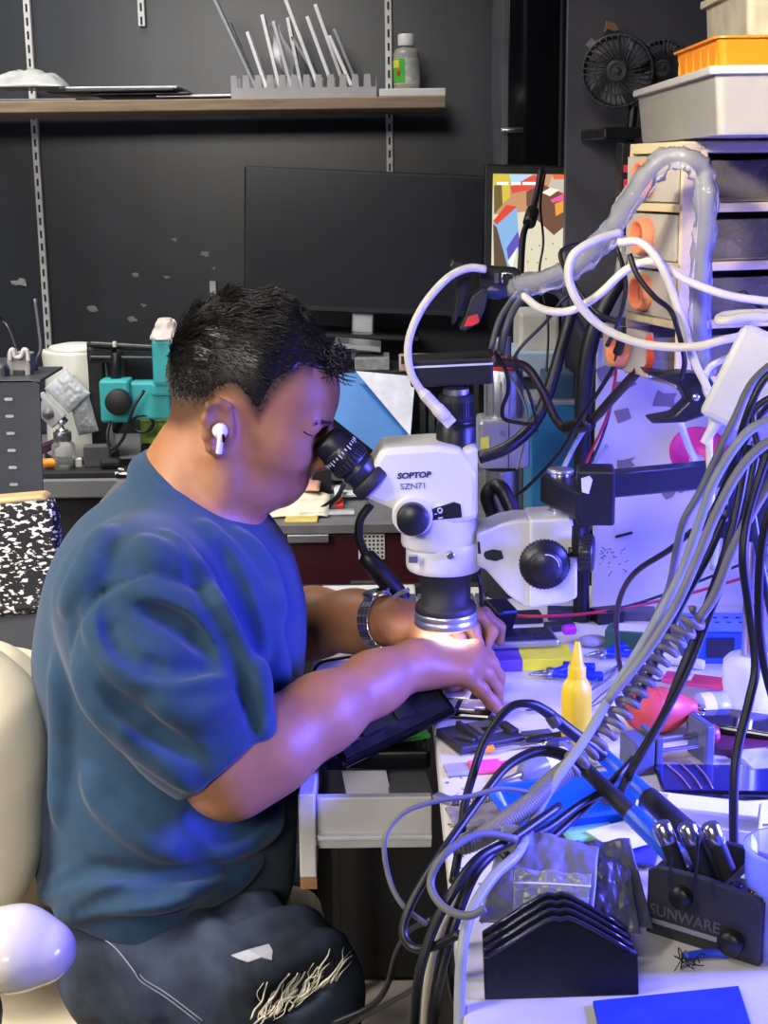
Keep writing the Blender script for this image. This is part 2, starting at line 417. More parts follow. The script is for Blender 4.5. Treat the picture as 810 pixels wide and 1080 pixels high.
# bottle
t = empty('bottle', (P(429, 92, SHY+.08).x, SHY+.08, ztop), 'small white-capped bottle with green and orange label on the shelf end', 'bottle')
MB().lathe([(.026, 0), (.028, .004), (.028, .075), (.024, .084), (.015, .088), (.015, .094)]).build('body', mat('amber grey bottle', '9d9a92', .3), t, world=False)
MB().lathe([(.0185, .092), (.0185, .113), (.0165, .116)]).build('cap', white, t, world=False)
lb = MB(); lb.lathe([(.0285, .012), (.0285, .066)], cap=False); lb.build('label', mat('grey printed label', 'b8bcb4', .5, var=.2, scale=70), t, world=False)
g = MB()
def arcpatch(mb, r, a0, a1, z0, z1, n=8):
    vs = []; 
    for i in range(n+1):
        a = a0+(a1-a0)*i/n; vs += [(r*math.cos(a), r*math.sin(a), z0), (r*math.cos(a), r*math.sin(a), z1)]
    mb.add(vs, [[2*i, 2*i+2, 2*i+3, 2*i+1] for i in range(n)], True)
arcpatch(g, .0289, math.radians(185), math.radians(262), .014, .064)
g.mi = 1; arcpatch(g, .0292, math.radians(190), math.radians(235), .046, .062)
g.mi = 2; g.ell((.0285*math.cos(math.radians(232)), .0285*math.sin(math.radians(232)), .036), (.004, .004, .008))
g.build('label_print', [mat('green print', '4fae3a', .5), mat('yellow print', 'd8d84a', .5), redp], t, world=False)
# plate rack with panels
ry = SHY+.05
rx0, rx1 = P(245, 95, ry).x, P(397, 95, ry).x; rz = zs
t = empty('plate_rack', ((rx0+rx1)/2, ry, rz), 'grey plastic slotted rack holding upright panels on the wall shelf', 'rack')
grey_r = mat('grey rack plastic', 'a9aaac', .5, var=.06)
W = rx1-rx0; n = 12
MB().box((0, .03, .010), (W, .11, .02), bev=.003).build('base', grey_r, t, world=False)
for s_ in (-.02, .075):
    poly = [(-W/2, 0)]; 
    for i in range(n):
        a = -W/2+W*i/n; w = W/n
        poly += [(a, .048), (a+w*.5, .048), (a+w*.56, .022), (a+w*.94, .022)]
    poly += [(W/2, .048), (W/2, 0)]
    MB().prism(poly, .008, (0, s_, 0), MX(((1, 0, 0), (0, 0, -1), (0, 1, 0)))).build('comb', grey_r, t, world=False)
pan = [(272, 92, 225, -6, 'd'), (270, 90, 240, 22, 'd'), (283, 92, 263, 36, 'w'), (295, 92, 276, 15, 'w'), (309, 92, 290, 25, 'p'), (318, 92, 303, 18, 'w'),
       (337, 90, 300, -5, 'w'), (342, 92, 307, 38, 'd'), (352, 92, 325, 20, 'w'), (364, 90, 332, 4, 'w'), (371, 88, 348, 40, 'w'), (378, 92, 352, 30, 'd')]
pmats = {'d': mat('dark tablet glass', '8d9094', .3), 'w': mat('pale panel edge', 'ebebec', .35), 'p': mat('silver panel', 'b9bbc0', .3)}
plab = ['longest dark leaning panel, leftmost in the grey rack', 'dark thin panel leaning behind the leftmost one in the rack', 'pale thin panel third from the left in the rack',
        'pale panel fourth from the left in the grey rack', 'silver panel wrapped in clear film in the rack', 'pale thin panel right of the film-wrapped one in the rack',
        'tallest pale panel in the middle of the rack', 'dark panel behind the tallest one in the rack', 'pale thin panel right of the middle in the rack',
        'tall pale panel fourth from the right in the rack', 'shorter pale panel second from the right in the rack', 'dark panel at the right end of the grey rack']
for i, (xb, yb, xt, yt, k) in enumerate(pan):
    a = P(xb, yb+4, ry+.03); b = P(xt, yt, ry+.03); a.z = max(a.z, rz+.022); u = (b-a); L = u.length; u.normalize(); nrm = u.cross(V((0, 1, 0)))
    R = MX((V((0, 1, 0)), nrm, u)).transposed()
    MB().box(a+u*L/2+V((0, (-.028, .034)[i % 2], 0)), (.056, .0078, L), R, bev=.0015).build('screen_panel', pmats[k], None, plab[i], 'panel', 'panels standing in the grey rack')
a = P(309, 92, ry+.02); b = P(288, 26, ry+.02); u = (b-a).normalized()
mb = MB(); 
w_ = lambda s, t_: a+(b-a)*t_+V((.016*(s-.5)*2+.008*math.sin(9*t_+3*s), .075*(abs(s-.5))-.01, .004*math.sin(20*s+7*t_)))
mb.sheet(w_, 8, 14).build('film_sleeve', film, None, 'crumpled clear film sleeve around a panel in the rack', 'film')
# flat things lying at the left of the shelf
flat = [(-10, 95, 80, 104, 'mid', 'dark tablet lid at the bottom of the pile under the plastic bag', .16), (50, 93, 185, 98, 'blk', 'long black laptop lid across the shelf pile', .2),
        (62, 88, 188, 93, 'sil', 'silver blue laptop lid topmost of the shelf pile', .2), (95, 92, 200, 96, 'blk', 'thin black panel in the middle of the shelf pile', .17),
        (165, 95, 245, 101, 'sil', 'short silver panel at the right end of the shelf pile', .16), (110, 97, 170, 102, 'mid', 'small grey panel low in the shelf pile', .14), (170, 100, 246, 103.5, 'blk', 'black panel lying flat beside the grey rack', .15)]
fm = {'mid': mat('grey lid', '6b6d70', .4), 'blk': mat('black lid', '1b1c1f', .3), 'sil': mat('silver lid', 'aeb6c0', .3, .4)}
zz = zs
order = [0, 6, 5, 4, 3, 1, 2]
lev = {0: 0, 6: 0, 5: .0, 4: .007, 3: .0125, 1: .0185, 2: .0245}
for i in order:
    x0, y0, x1, y1, k, lab, dp = flat[i]
    y = SHY+.02+.012*i; xa, xb = P(x0, y1, y).x, P(x1, y1, y).x
    h = .0058
    MB().box(((xa+xb)/2, y+dp/2, zs+lev[i]+h/2), (xb-xa, dp, h), (0, random.uniform(-.004, .004), random.uniform(-.03, .03)), bev=.002).build('laptop_lid', fm[k], None, lab, 'panel', 'flat lids piled on the wall shelf')
c = P(28, 90, SHY+.1); c.z = zs+.031
def bag(u, v):
    x = (u-.5)*.19; y = (v-.5)*.16; e = max(0, 1-(2*abs(u-.5))**2.5)*max(0, 1-(2*abs(v-.5))**2.5)
    n = NZ.noise(V((u*6, v*6, 1)))*.012+NZ.noise(V((u*15, v*13, 4)))*.005
    return V((c.x+x, c.y+y, c.z+max(0, e*(.030+.014*u)+n*e)))
b_ = MB(); b_.sheet(bag, 36, 24, .001); b_.build('plastic_bag', mat('milky bag film', 'c8cbc8', .2, alpha=.6, bump=.6, bscale=60), None, 'crumpled milky plastic bag lying on the shelf pile', 'bag')
# ------------------------------------------------------------------ big monitor
def monitor(name, tl, tr, bl, br, th, bez, chin, body_m, scr_m, label):
    n = (tr-tl).cross(bl-tl).normalized()
    if n.y > 0: n = -n
    ctr = (tl+tr+bl+br)/4
    root = empty(name, (ctr.x, ctr.y, bl.z), label, 'monitor')
    x = ((tr-tl)+(br-bl)).normalized(); z = ((tl-bl)+(tr-br)).normalized(); y = z.cross(x).normalized()
    R = MX((x, y, z)).transposed(); W = ((tr-tl).length+(br-bl).length)/2; H = ((tl-bl).length+(tr-br).length)/2
    MB().box(ctr+y*th/2, (W, th, H), R, bev=.004).build('housing', body_m, root)
    MB().box(ctr+y*(th+.02), (W*.6, .04, H*.6), R, bev=.015).build('back_cover', body_m, root)
    return root, ctr, R, W, H
tl, tr, bl, br = P(258, 176, 3.2), P(513, 184, 3.2), P(257, 325, 3.2), P(508, 337, 3.2)
root, ctr, R, W, H = monitor('monitor', tl, tr, bl, br, .012, 0, 0, blk, None, 'large switched-off black flat monitor behind the man\'s head')
y = R.col[1]; z = R.col[2]; x = R.col[0]
MB().box(ctr-y*.001+z*.004, (W-.012, .002, H-.022), R).build('screen', mat('dark screen', '202329', .22, var=.05, spec=.6), root)
MB().box(ctr+y*.05-z*(H/2+.04)-x*.0, (.05, .02, .2), R, bev=.004).build('stand_neck', alu, root)
ft = ctr+y*.06; MB().box((ft.x, ft.y, TZ+.26), (.24, .17, .012), R, bev=.004).build('stand_foot', blk, root)
# ------------------------------------------------------------------ glossy wall cabinet and the matte partition
c, d = fb(536, -60, 589, 176, 3.0, .3)
t = empty('wall_cabinet', (c.x, 3.0, c.z-d.z/2), 'tall glossy black wall cabinet reflecting the shelf bottle', 'cabinet')
MB().box((c.x, 3.16, c.z), (d.x+.02, .3, d.z), bev=.002).build('carcass', blackpaint, t)
MB().box((c.x, 3.0, c.z), (d.x, .016, d.z-.004), bev=.0015).build('door', gloss, t)
h = MB(); hp = P(541, 137, 2.975); h.cyl(hp-V((.024, 0, 0)), hp+V((.02, 0, 0)), .0055, bev=.001); h.cyl(hp+V((.012, 0, 0)), hp+V((.012, .025, 0)), .003)
h.build('handle', chrome, t)
MB().box(*fb(520, 176, 600, 181, 3.0, .25), bev=.001).build('cabinet_shelf', blkm, None, 'thin black ledge under the glossy cabinet above the security screen', 'shelf')
PY = 2.6
c, d = fb(597, -40, 720, 420, PY, .03); zb = c.z-d.z/2
MB().box((c.x+.42, PY+.015, ZC/2), (d.x+.84, .03, ZC)).build('wall_partition', blackpaint, kind='structure')
# security screen
tl, tr, bl, br = P(521, 179, 2.75), P(598, 182, 2.75), P(518, 300, 2.75), P(597, 300, 2.75)
root, ctr, R, W, H = monitor('security_monitor', P(512, 172, 2.75), P(612, 176, 2.75), P(509, 306, 2.75), P(610, 306, 2.75), .02, 0, 0, blk, None, 'lit monitor showing a shop camera view, right of the big dark monitor')
root['category'] = 'monitor'
MB().box(ctr+R.col[1]*.05-R.col[2]*(H/2+.12), (.05, .02, .34), R, bev=.004).build('stand_neck', blk, root)
q = MB(); cols = []
def scr(pts, col, lift):
    name = 'screen glow '+col
    if name not in cols: cols.append(name); mat(name, '050505', .3, emis=col, estr=.9)
    q.mi = cols.index(name); off = R.col[1]*(-.0012-lift*.0001)
    vs = [P(x, y, 2.75)+off for x, y in pts]
    # keep the picture flat on the screen plane
    vs = [v-R.col[1]*((v-ctr).dot(R.col[1]))+off for v in vs]
    q.add(vs, [list(range(len(vs)))])
scr([(520, 183), (597, 184), (597, 287), (518, 287)], 'cfc8ae', 0)
scr([(520, 183), (597, 184), (597, 215), (560, 222), (534, 226), (521, 226)], 'b98a63', 1)
scr([(520, 184), (538, 184), (538, 208), (521, 222)], 'c9b53f', 2)
scr([(521, 196), (529, 193), (530, 216), (521, 226)], '6a5a30', 3)
scr([(537, 184), (562, 184), (540, 197)], 'a9c9df', 3)
scr([(538, 197), (562, 185), (574, 184), (574, 190), (560, 200), (540, 204)], 'cf4a3f', 4)
scr([(555, 202), (572, 194), (597, 206), (596, 238), (584, 248), (562, 228), (555, 216)], '6b4a3a', 4)
scr([(571, 203), (580, 198), (590, 200), (580, 207)], 'e6dccb', 5)
scr([(580, 211), (597, 203), (597, 210), (583, 214)], 'e0559a', 6)
scr([(585, 215), (597, 210), (597, 222), (586, 228)], 'd9953f', 6)
scr([(582, 186), (597, 186), (597, 204), (578, 198)], 'b9b2a6', 4)
scr([(582, 184), (597, 184), (597, 189), (584, 189)], 'd9673a', 5)
scr([(520, 234), (535, 216), (545, 220), (548, 260), (536, 284), (527, 276)], '7fa9d2', 4)
scr([(520, 233), (534, 216), (545, 218), (524, 237)], 'd0452f', 5)
scr([(534, 262), (546, 244), (549, 256), (537, 279)], '5a4fb0', 6)
scr([(535, 276), (546, 260), (540, 283)], 'dfe4f4', 7)
scr([(520, 236), (524, 240), (536, 284), (521, 284)], '5b4638', 5)
for a, b in ((524, 536), (539, 549), (551, 566)): scr([(a, 192), (b, 192), (b, 195), (a, 195)], 'ffffff', 9)
for (a, b) in ((568, 258), (575, 272), (590, 262), (566, 276), (582, 256), (560, 262), (592, 276), (556, 275)):
    scr([(a, b), (a+1.6, b), (a+1.6, b+2), (a, b+2)], '8f8a72', 8)
q.build('picture', [_M[k] for k in cols], root)
# ------------------------------------------------------------------ the man
YH = 1.60
def H(px, py, dy=0):
    p = P(px, py, YH); return np.array((p.x, p.y+dy, p.z))
def Q(px, py, Y): return np.array(P(px, py, Y))
skin = mat('warm brown skin', '9c6a49', .5, var=.07, scale=45, bump=.12, bscale=420, attr='tint', sss=.08, spec=.4)
shirtm = mat('navy cotton jersey', '213b55', .85, var=.06, scale=60, bump=.15, bscale=900, sheen=.12, spec=.25)
jeanm = mat('faded dark denim', '384458', .85, scale=11, col2='12161e', lo=.34, hi=.68, bump=.35, bscale=700, spec=.25)
hairm = mat('black hair', '100d0c', .38, var=.3, scale=80, spec=.5)
man = empty('person', tuple(Q(175, 1010, 1.6)*np.array((1, 1, 0))+np.array((0, 0, .40))), 'person in navy t-shirt and ripped jeans leaning to look into the microscope', 'person')
B = Field((-.47, 1.12, .36), (.20, 2.06, 1.25), .0025)
# torso inside the shirt, thighs inside the jeans
B.path([H(205, 560), H(185, 640), H(180, 760), H(180, 900)], [.085, .115, .125, .13], .03, sq=((0, 1, 0), 1.2))
SHR, SHL = Q(142, 632, 1.435), Q(196, 606, 1.775)
B.cone(H(196, 562), SHR, .044, .056, .05); B.cone(H(196, 562), SHL, .044, .055, .05)
B.path([Q(172, 1000, 1.51), Q(300, 1046, 1.40), Q(292, 1180, 1.40)], [.082, .058, .05], .03)
B.path([Q(178, 975, 1.69), Q(290, 945, 1.94)], [.085, .06], .03)
# neck
B.path([H(190, 556), H(211, 502), H(236, 454)], [.062, .0565, .060], .03, sq=((0, 1, 0), 1.02))
B.cone(H(222, 535), H(244, 503), .028, .028, .03)
# skull and face
B.ell(H(265, 400), (.089, .074, .091), None, .02)
B.ell(H(312, 416), (.045, .060, .048), None, .03)
B.ell(H(284, 466), (.043, .054, .058), None, .03)
for s in (-1, 1):
    B.ell(H(296, 468, s*.040), (.030, .018, .024), None, .04)
    B.path([H(238, 470, s*.058), H(243, 503, s*.052), H(272, 511, s*.036), H(298, 512, s*.010)], [.016, .016, .016, .013], .028)
    B.cone(H(334, 444, s*.018), H(330, 442, s*.045), .012, .010, .014)
    B.ell(H(341, 457, s*.031), (.013, .016, .009), None, .014, 's')
    B.ell(H(325, 456, s*.033), (.0125, .0145, .0115), None, .004)
    B.ell(H(334, 487, s*.0125), (.010, .007, .0065), None, .008)
    B.ell(H(314, 498, s*.02), (.010, .012, .016), None, .02)
B.ell(H(268, 496), (.045, .044, .030), None, .03)
B.ell(H(297, 498), (.018, .030, .026), None, .020)
B.ell(H(297, 516), (.0125, .018, .0115), None, .012)
B.path([H(340, 446), H(341, 464), H(346, 483)], [.0075, .0085, .0105], .012)
B.cone(H(338, 489), H(328, 491), .006, .008, .01)
B.ell(H(320, 499), (.0105, .019, .0060), None, .0035); B.ell(H(316, 509), (.0095, .017, .0058), None, .0035)
B.path([H(309, 507, -.026), H(322, 504, -.014), H(330, 504, 0), H(322, 504, .014), H(309, 507, .026)], .0030, .003, 's')
# ears
for s in (-1, 1):
    ea = s*.080
    B.ell(H(242, 438, s*.073), (.013, .012, .024), None, .012)
    B.path([H(250, 428, ea), H(248, 416, ea*1.04), H(240, 411, ea*1.08), H(230, 415, ea*1.12), H(226, 428, ea*1.13), H(227, 445, ea*1.1), H(231, 458, ea*1.05), H(238, 463, ea)], [.0042, .0042, .0043, .0045, .0045, .0045, .0052, .0062], .005)
    B.ell(H(236, 432, ea*1.02), (.009, .006, .016), None, .008)
    B.ell(H(241, 440, s*.092), (.0075, .010, .0115), None, .005, 's')
    B.cone(H(250, 436, ea), H(249, 444, ea), .0045, .0045, .004)
# near (right) arm
B.path([SHR, Q(205, 745, 1.395), Q(243, 812, 1.385)], [.056, .050, .047], .03)
B.path([Q(243, 812, 1.385), Q(285, 788, 1.40), Q(340, 752, 1.44), Q(395, 720, 1.50), Q(434, 700, 1.535)], [.046, .0445, .0385, .031, .0265], .025)
# far (left) arm
B.path([SHL, Q(232, 690, 1.90), Q(330, 657, 1.78), Q(375, 655, 1.725), Q(412, 654, 1.685)], [.055, .047, .041, .034, .027], .03)
# right hand: back of the hand, four fingers, thumb on the far side
K = dict(p=Q(488, 711, 1.540), r=Q(496, 702, 1.555), m=Q(501, 693, 1.575), i=Q(500, 686, 1.598))
W = Q(436, 700, 1.54)
for k, o in (('p', (438, 705, 1.530)), ('r', (440, 702, 1.540)), ('m', (441, 699, 1.552)), ('i', (441, 696, 1.562))):
    B.cone(Q(*o), K[k], .0175, .0125, .02)
B.cone(Q(446, 703, 1.55), Q(478, 706, 1.57), .02, .018, .02)
B.path([K['p'], Q(507, 727, 1.543), Q(519, 741, 1.548), Q(529, 752, 1.552)], [.0105, .0088, .0078, .0062], .006)
B.path([K['r'], Q(513, 711, 1.566), Q(523, 726, 1.573), Q(526, 742, 1.577)], [.0110, .0092, .0082, .0066], .006)
B.path([K['m'], Q(517, 700, 1.592), Q(525, 714, 1.602), Q(523, 733, 1.606)], [.0112, .0095, .0085, .0068], .006)
B.path([K['i'], Q(513, 692, 1.625), Q(517, 709, 1.643), Q(511, 727, 1.650)], [.0112, .0095, .0085, .0066], .006)
B.path([Q(450, 706, 1.575), Q(474, 716, 1.615), Q(490, 724, 1.640), Q(501, 729, 1.652)], [.0175, .0125, .0105, .0078], .012)
# left hand closing round the phone under the lens
for o, e, r in (((414, 650, 1.70), (478, 649, 1.715), .0125), ((416, 655, 1.69), (476, 655, 1.695), .0125), ((416, 660, 1.68), (470, 662, 1.678), .0125)):
    B.cone(Q(*o), Q(*e), .0175, r, .02)
B.path([Q(476, 650, 1.71), Q(506, 652, 1.712), Q(518, 666, 1.703), Q(512, 684, 1.694)], [.0112, .0095, .0085, .0068], .006)
B.path([Q(478, 647, 1.728), Q(510, 648, 1.735), Q(526, 662, 1.738), Q(527, 676, 1.735)], [.0112, .0095, .0082, .0066], .006)
B.path([Q(474, 656, 1.69), Q(498, 663, 1.682), Q(503, 680, 1.672), Q(492, 692, 1.665)], [.0112, .0095, .0082, .0066], .006)
B.path([Q(466, 662, 1.675), Q(484, 674, 1.662), Q(484, 690, 1.655), Q(474, 697, 1.652)], [.0105, .0088, .0076, .0062], .006)
B.path([Q(424, 662, 1.672), Q(446, 672, 1.650), Q(466, 678, 1.640), Q(482, 682, 1.636)], [.017, .0125, .0105, .0078], .012)
body = B.build('body', skin, man, smooth=1)
# skin tint: lips, shaved beard, close-cropped fade round the hairline
def prof(v):
    """world points to photograph profile coordinates (for laying out the hairline on the head)"""
    d = v-np.array(CAMP); F_, R_, U_ = (np.array(a) for a in (_F, _R, _U)); z = d@F_
    return 405+FPX*(d@R_)/z, 540-FPX*(d@U_)/z
HX = np.array([150, 176, 190, 206, 220, 232, 246, 256, 264, 272, 278, 288, 302, 318, 330, 342, 356, 380, 400])
HY = np.array([425, 438, 444, 436, 424, 410, 405, 412, 424, 437, 428, 412, 398, 384, 388, 391, 392, 390, 390])
me = body.data; nv = len(me.vertices); co = np.zeros(nv*3, np.float32); me.vertices.foreach_get('co', co); co = co.reshape(-1, 3)+np.array(man.location)
u, v = prof(co); tint = np.ones((nv, 4), np.float32)
def sm(x, a, b): t = np.clip((x-a)/(b-a), 0, 1); return t*t*(3-2*t)
head = (co[:, 2] > H(240, 545)[2])
lipw = head*(1-sm(np.hypot((u-321)/9, (v-505)/10), .6, 1.1))
tint[:, :3] *= 1-lipw[:, None]*np.array((.22, .42, .40))
ny = np.hypot((u-280)/46, (v-512)/26); bd = head*(1-sm(ny, .75, 1.1))*(v > 478)*.16
mo = head*(1-sm(np.hypot((u-322)/10, (v-497)/6), .6, 1.1))*.2
hl = np.interp(u, HX, HY); fade = head*(u < 330)*(1-sm(v-hl, -2, 20))*.72
kk = 1-np.clip(bd+mo+fade, 0, .85); tint[:, :3] *= kk[:, None]
ca = me.color_attributes.new('tint', 'FLOAT_COLOR', 'POINT'); ca.data.foreach_set('color', tint.ravel())
# ---- t-shirt
T = Field((-.50, 1.20, .44), (.06, 2.06, 1.14), .0035)
T.path([H(200, 572), H(193, 612), H(181, 700), H(178, 820), H(176, 905), H(176, 950)], [.076, .116, .147, .149, .148, .146], .03, sq=((0, 1, 0), 1.22))
T.ell(H(235, 640), (.085, .15, .10), None, .05); T.ell(H(120, 640), (.07, .16, .11), None, .05)
T.cone(H(190, 558), SHR, .056, .074, .05); T.cone(H(190, 558), SHL, .056, .07, .05)
RC = H(203, 514); RE = H(251, 546)-RC; RN = np.cross(RE, (0, -1, 0)); RN /= np.linalg.norm(RN); RN = RN if RN[2] > 0 else -RN
ring = [RC+RE*math.cos(t)+np.array((0, .074, 0))*math.sin(t) for t in np.linspace(0, 2*PI, 25)]
T.path([p-RN*.012-(p-RC)*.06 for p in ring], .008, .022)
CU = Q(240, 800, 1.388)
SL = Field((-.50, 1.20, .44), (.06, 2.06, 1.14), .0035)
SL.path([SHR, Q(162, 700, 1.405), Q(206, 762, 1.392), Q(262, 824, 1.380)], [.078, .077, .067, .058], .03)
cd_ = Q(250, 812, 1.384)-Q(206, 762, 1.392); cd_ /= np.linalg.norm(cd_)
SL.plane(CU-.16, CU+.16, CU, cd_, .004)
SL.cone(CU-cd_*.06, CU+cd_*.03, .049, .0515, .003, 's')
LC = Q(232, 690, 1.90); ld = LC-SHL; ld /= np.linalg.norm(ld)
SL.cone(SHL, LC, .075, .066, .03); SL.plane(LC-.10, LC+.10, LC, ld, .004)
h_ = np.maximum(.03-np.abs(T.d-SL.d), 0)/.03; T.d = np.minimum(T.d, SL.d)-h_*h_*.03/4; del SL
def surf(f, px, py, y0=1.25):
    y = y0
    while y < 2.0:
        p = Q(px, py, y); i = np.round((p-f.lo)/f.h).astype(int)
        if (i >= 0).all() and (i < f.n).all() and f.d[tuple(i)] < 0: return p
        y += .002
    return None
def fold(f, pts, r, depth=.45, mode='u', k=.02, res=5):
    q = [V((a, b, 0)) for a, b in pts]; q = spline(q, res); s = [surf(f, a.x, a.y) for a in q]; n = len(s)
    w = []; rr = []
    for i, p in enumerate(s):
        if p is None: continue
        t = i/(n-1); e = max(.25, math.sin(PI*min(1, max(0, t)))**.6); w.append(p+np.array((0, 1, 0))*r*e*depth); rr.append(r*e)
    if len(w) > 1: f.path(w, rr, k, mode)
for pts, r in [([(97, 640), (112, 680), (140, 708), (200, 724), (250, 716)], .011), ([(136, 620), (188, 640), (216, 664), (240, 700)], .010),
               ([(86, 690), (100, 728), (120, 756), (146, 792)], .011), ([(178, 566), (208, 612), (236, 668), (268, 736), (282, 790)], .009),
               ([(216, 556), (246, 598), (270, 640), (291, 700), (296, 760)], .009), ([(250, 566), (276, 600), (296, 650)], .007),
               ([(40, 948), (92, 930), (160, 938), (228, 936), (270, 910)], .010), ([(60, 972), (106, 950), (170, 948), (230, 925)], .009),
               ([(60, 700), (66, 780), (60, 860)], .008), ([(96, 815), (112, 845), (150, 880), (190, 900)], .009), ([(150, 575), (165, 590), (205, 600)], .007),
               ([(165, 740), (205, 752), (246, 742)], .008), ([(128, 760), (160, 790), (200, 826)], .009), ([(292, 860), (270, 880), (230, 900)], .009),
               ([(240, 600), (262, 660), (280, 740)], .006), ([(110, 560), (95, 600), (70, 640)], .008)]:
    fold(T, pts, r)
for pts, r in [([(110, 650), (130, 686), (170, 706), (230, 704)], .007), ([(150, 640), (190, 660), (222, 690)], .007), ([(196, 580), (222, 640), (252, 705), (268, 770)], .007),
               ([(232, 575), (256, 630), (276, 690)], .006), ([(50, 938), (100, 918), (170, 924), (240, 918)], .006), ([(80, 962), (130, 946), (190, 940)], .006),
               ([(210, 800), (160, 770), (110, 730)], .006), ([(200, 860), (240, 880), (290, 850)], .007)]:
    fold(T, pts, r, .1, 's', .012)
for pts in ([(157, 606), (130, 614), (104, 630), (84, 654), (76, 680), (80, 712)],):
    fold(T, pts, .0028, 0, 's', .003, 8)
# cuffs, hem and neckline are cut open
hp, hn = Q(185, 962, 1.50), np.array((-.20, .05, -1.0))
T.plane((-.5, 1.2, .40), (.1, 2.06, .64), hp, hn, .004)
NC = H(208, 524)
T.path([RC-RN*.03, RC+RN*.02, RC+RN*.10], [.058, .058, .085], .006, 's', sq=((0, 1, 0), 1.22))
shirt = T.build('shirt', shirtm, man, smooth=2)
# ribbed collar band round the neckline
MB().tube([V(p) for p in ring], .0072, n=12, res=3, flat=1.0).build('collar', shirtm, man)
# ---- jeans
J = Field((-.52, 1.10, .34), (.10, 2.10, .66), .004)
J.ell(H(180, 985), (.135, .18, .10), None, .04)
J.path([Q(165, 1005, 1.50), Q(302, 1048, 1.40), Q(294, 1180, 1.40)], [.105, .076, .07], .04)
J.path([Q(178, 975, 1.69), Q(292, 945, 1.95)], [.105, .075], .04)
J.cone(Q(292, 945, 1.95), Q(296, 1060, 1.98), .072, .06, .03)
for pts, r in [([(300, 895), (330, 930), (345, 960)], .009), ([(235, 960), (290, 950), (335, 930)], .008), ([(250, 985), (300, 975), (350, 965)], .008), ([(260, 1040), (310, 1010), (360, 990)], .009),
               ([(120, 1000), (150, 1040), (165, 1078)], .006), ([(200, 960), (240, 1000), (300, 1040)], .007)]:
    fold(J, pts, r)
fold(J, [(103, 986), (122, 1000), (140, 1022), (150, 1036), (175, 1052), (212, 1080)], .003, .2, 'u', .003, 8)
RIP = [(268, 1064), (290, 1056), (312, 1046), (332, 1034), (350, 1018)]
fold(J, RIP, .016, -.25, 's', .006)
jeans = J.build('jeans', jeanm, man, smooth=2)
# dark rip over the knee and its pale frayed threads
random.seed(11); fr = MB(); hole = MB()
def rip_patch(pts):
    p = [surf(J, a, b, 1.1) for a, b in pts]; p = [V(q+np.array((0, -.0035, .0025))) for q in p if q is not None]
    c = sum(p, V())/len(p); n = len(p); hole.add(p+[c+V((0, -.001, .001))], [[i, (i+1) % n, n] for i in range(n)], True)
rip_patch([(272, 1072), (288, 1052), (304, 1040), (322, 1024), (340, 1012), (352, 1010), (352, 1022), (338, 1040), (318, 1056), (300, 1068), (286, 1077)])
rip_patch([(326, 898), (332, 894), (338, 902), (341, 916), (336, 924), (330, 914)])
hole.build('rip_opening', mat('dark denim inside', '0e1118', .9), jeans)['kind'] = 'stuff'
for i in range(44):
    t = random.random(); a = V((266+88*t+random.uniform(-5, 5), 1078-48*t+random.uniform(-2, 9), 0)); b = (a.x+random.uniform(10, 34), a.y-random.uniform(22, 44))
    pts_ = []
    for k in range(5):
        f = k/4; w = math.sin(PI*f)
        q = surf(J, a.x+(b[0]-a.x)*f+w*random.uniform(-5, 5), a.y+(b[1]-a.y)*f+w*random.uniform(-3, 3), 1.1)
        if q is not None: pts_.append(V(q+np.array((0, -.004-.008*w, .003+.005*w))))
    if len(pts_) < 4: continue
    r_ = random.choice((.0006, .0007, .0009, .0013, .0018)); fr.tube(pts_, lambda q, r_=r_: r_*(1-.5*q), n=5, res=4)
for i in range(14):
    a = (331+random.uniform(-6, 8), 898+random.uniform(-8, 20)); b = (a[0]+random.uniform(-6, 10), a[1]+random.uniform(10, 26)); p0 = surf(J, *a, 1.1); p1 = surf(J, *b, 1.1)
    if p0 is None or p1 is None: continue
    fr.tube([V(p0), V((p0+p1)/2+np.array((0, -.01, .004))), V(p1)], .0009, n=4, res=3)
fr.build('frayed_threads', mat('bleached cotton thread', 'c9c3b0', .85, var=.1), jeans)['kind'] = 'stuff'
pt = [surf(J, a, b, 1.1) for a, b in ((244, 1008), (262, 1002), (284, 996), (288, 1003), (287, 1013), (276, 1010), (262, 1015), (252, 1012))]
if all(p is not None for p in pt):
    MB().slab([V(p+np.array((0, -.004, .003))) for p in pt], .0012).build('torn_patch', mat('white torn lining', '9fa2ac', .85, var=.12), jeans)
st = MB()
for off in (0, 3.5):
    s = [surf(J, a+off*.5, b-off, 1.1) for a, b in ((103, 986), (122, 1000), (140, 1022), (150, 1036), (175, 1052), (212, 1080))]
    s = [V(p+np.array((0, -.0015, .001))) for p in s if p is not None]
    if len(s) > 2: st.tube(s, .0009, n=5, res=5)
st.build('pocket_stitching', mat('grey stitching thread', '7d8490', .8), jeans)
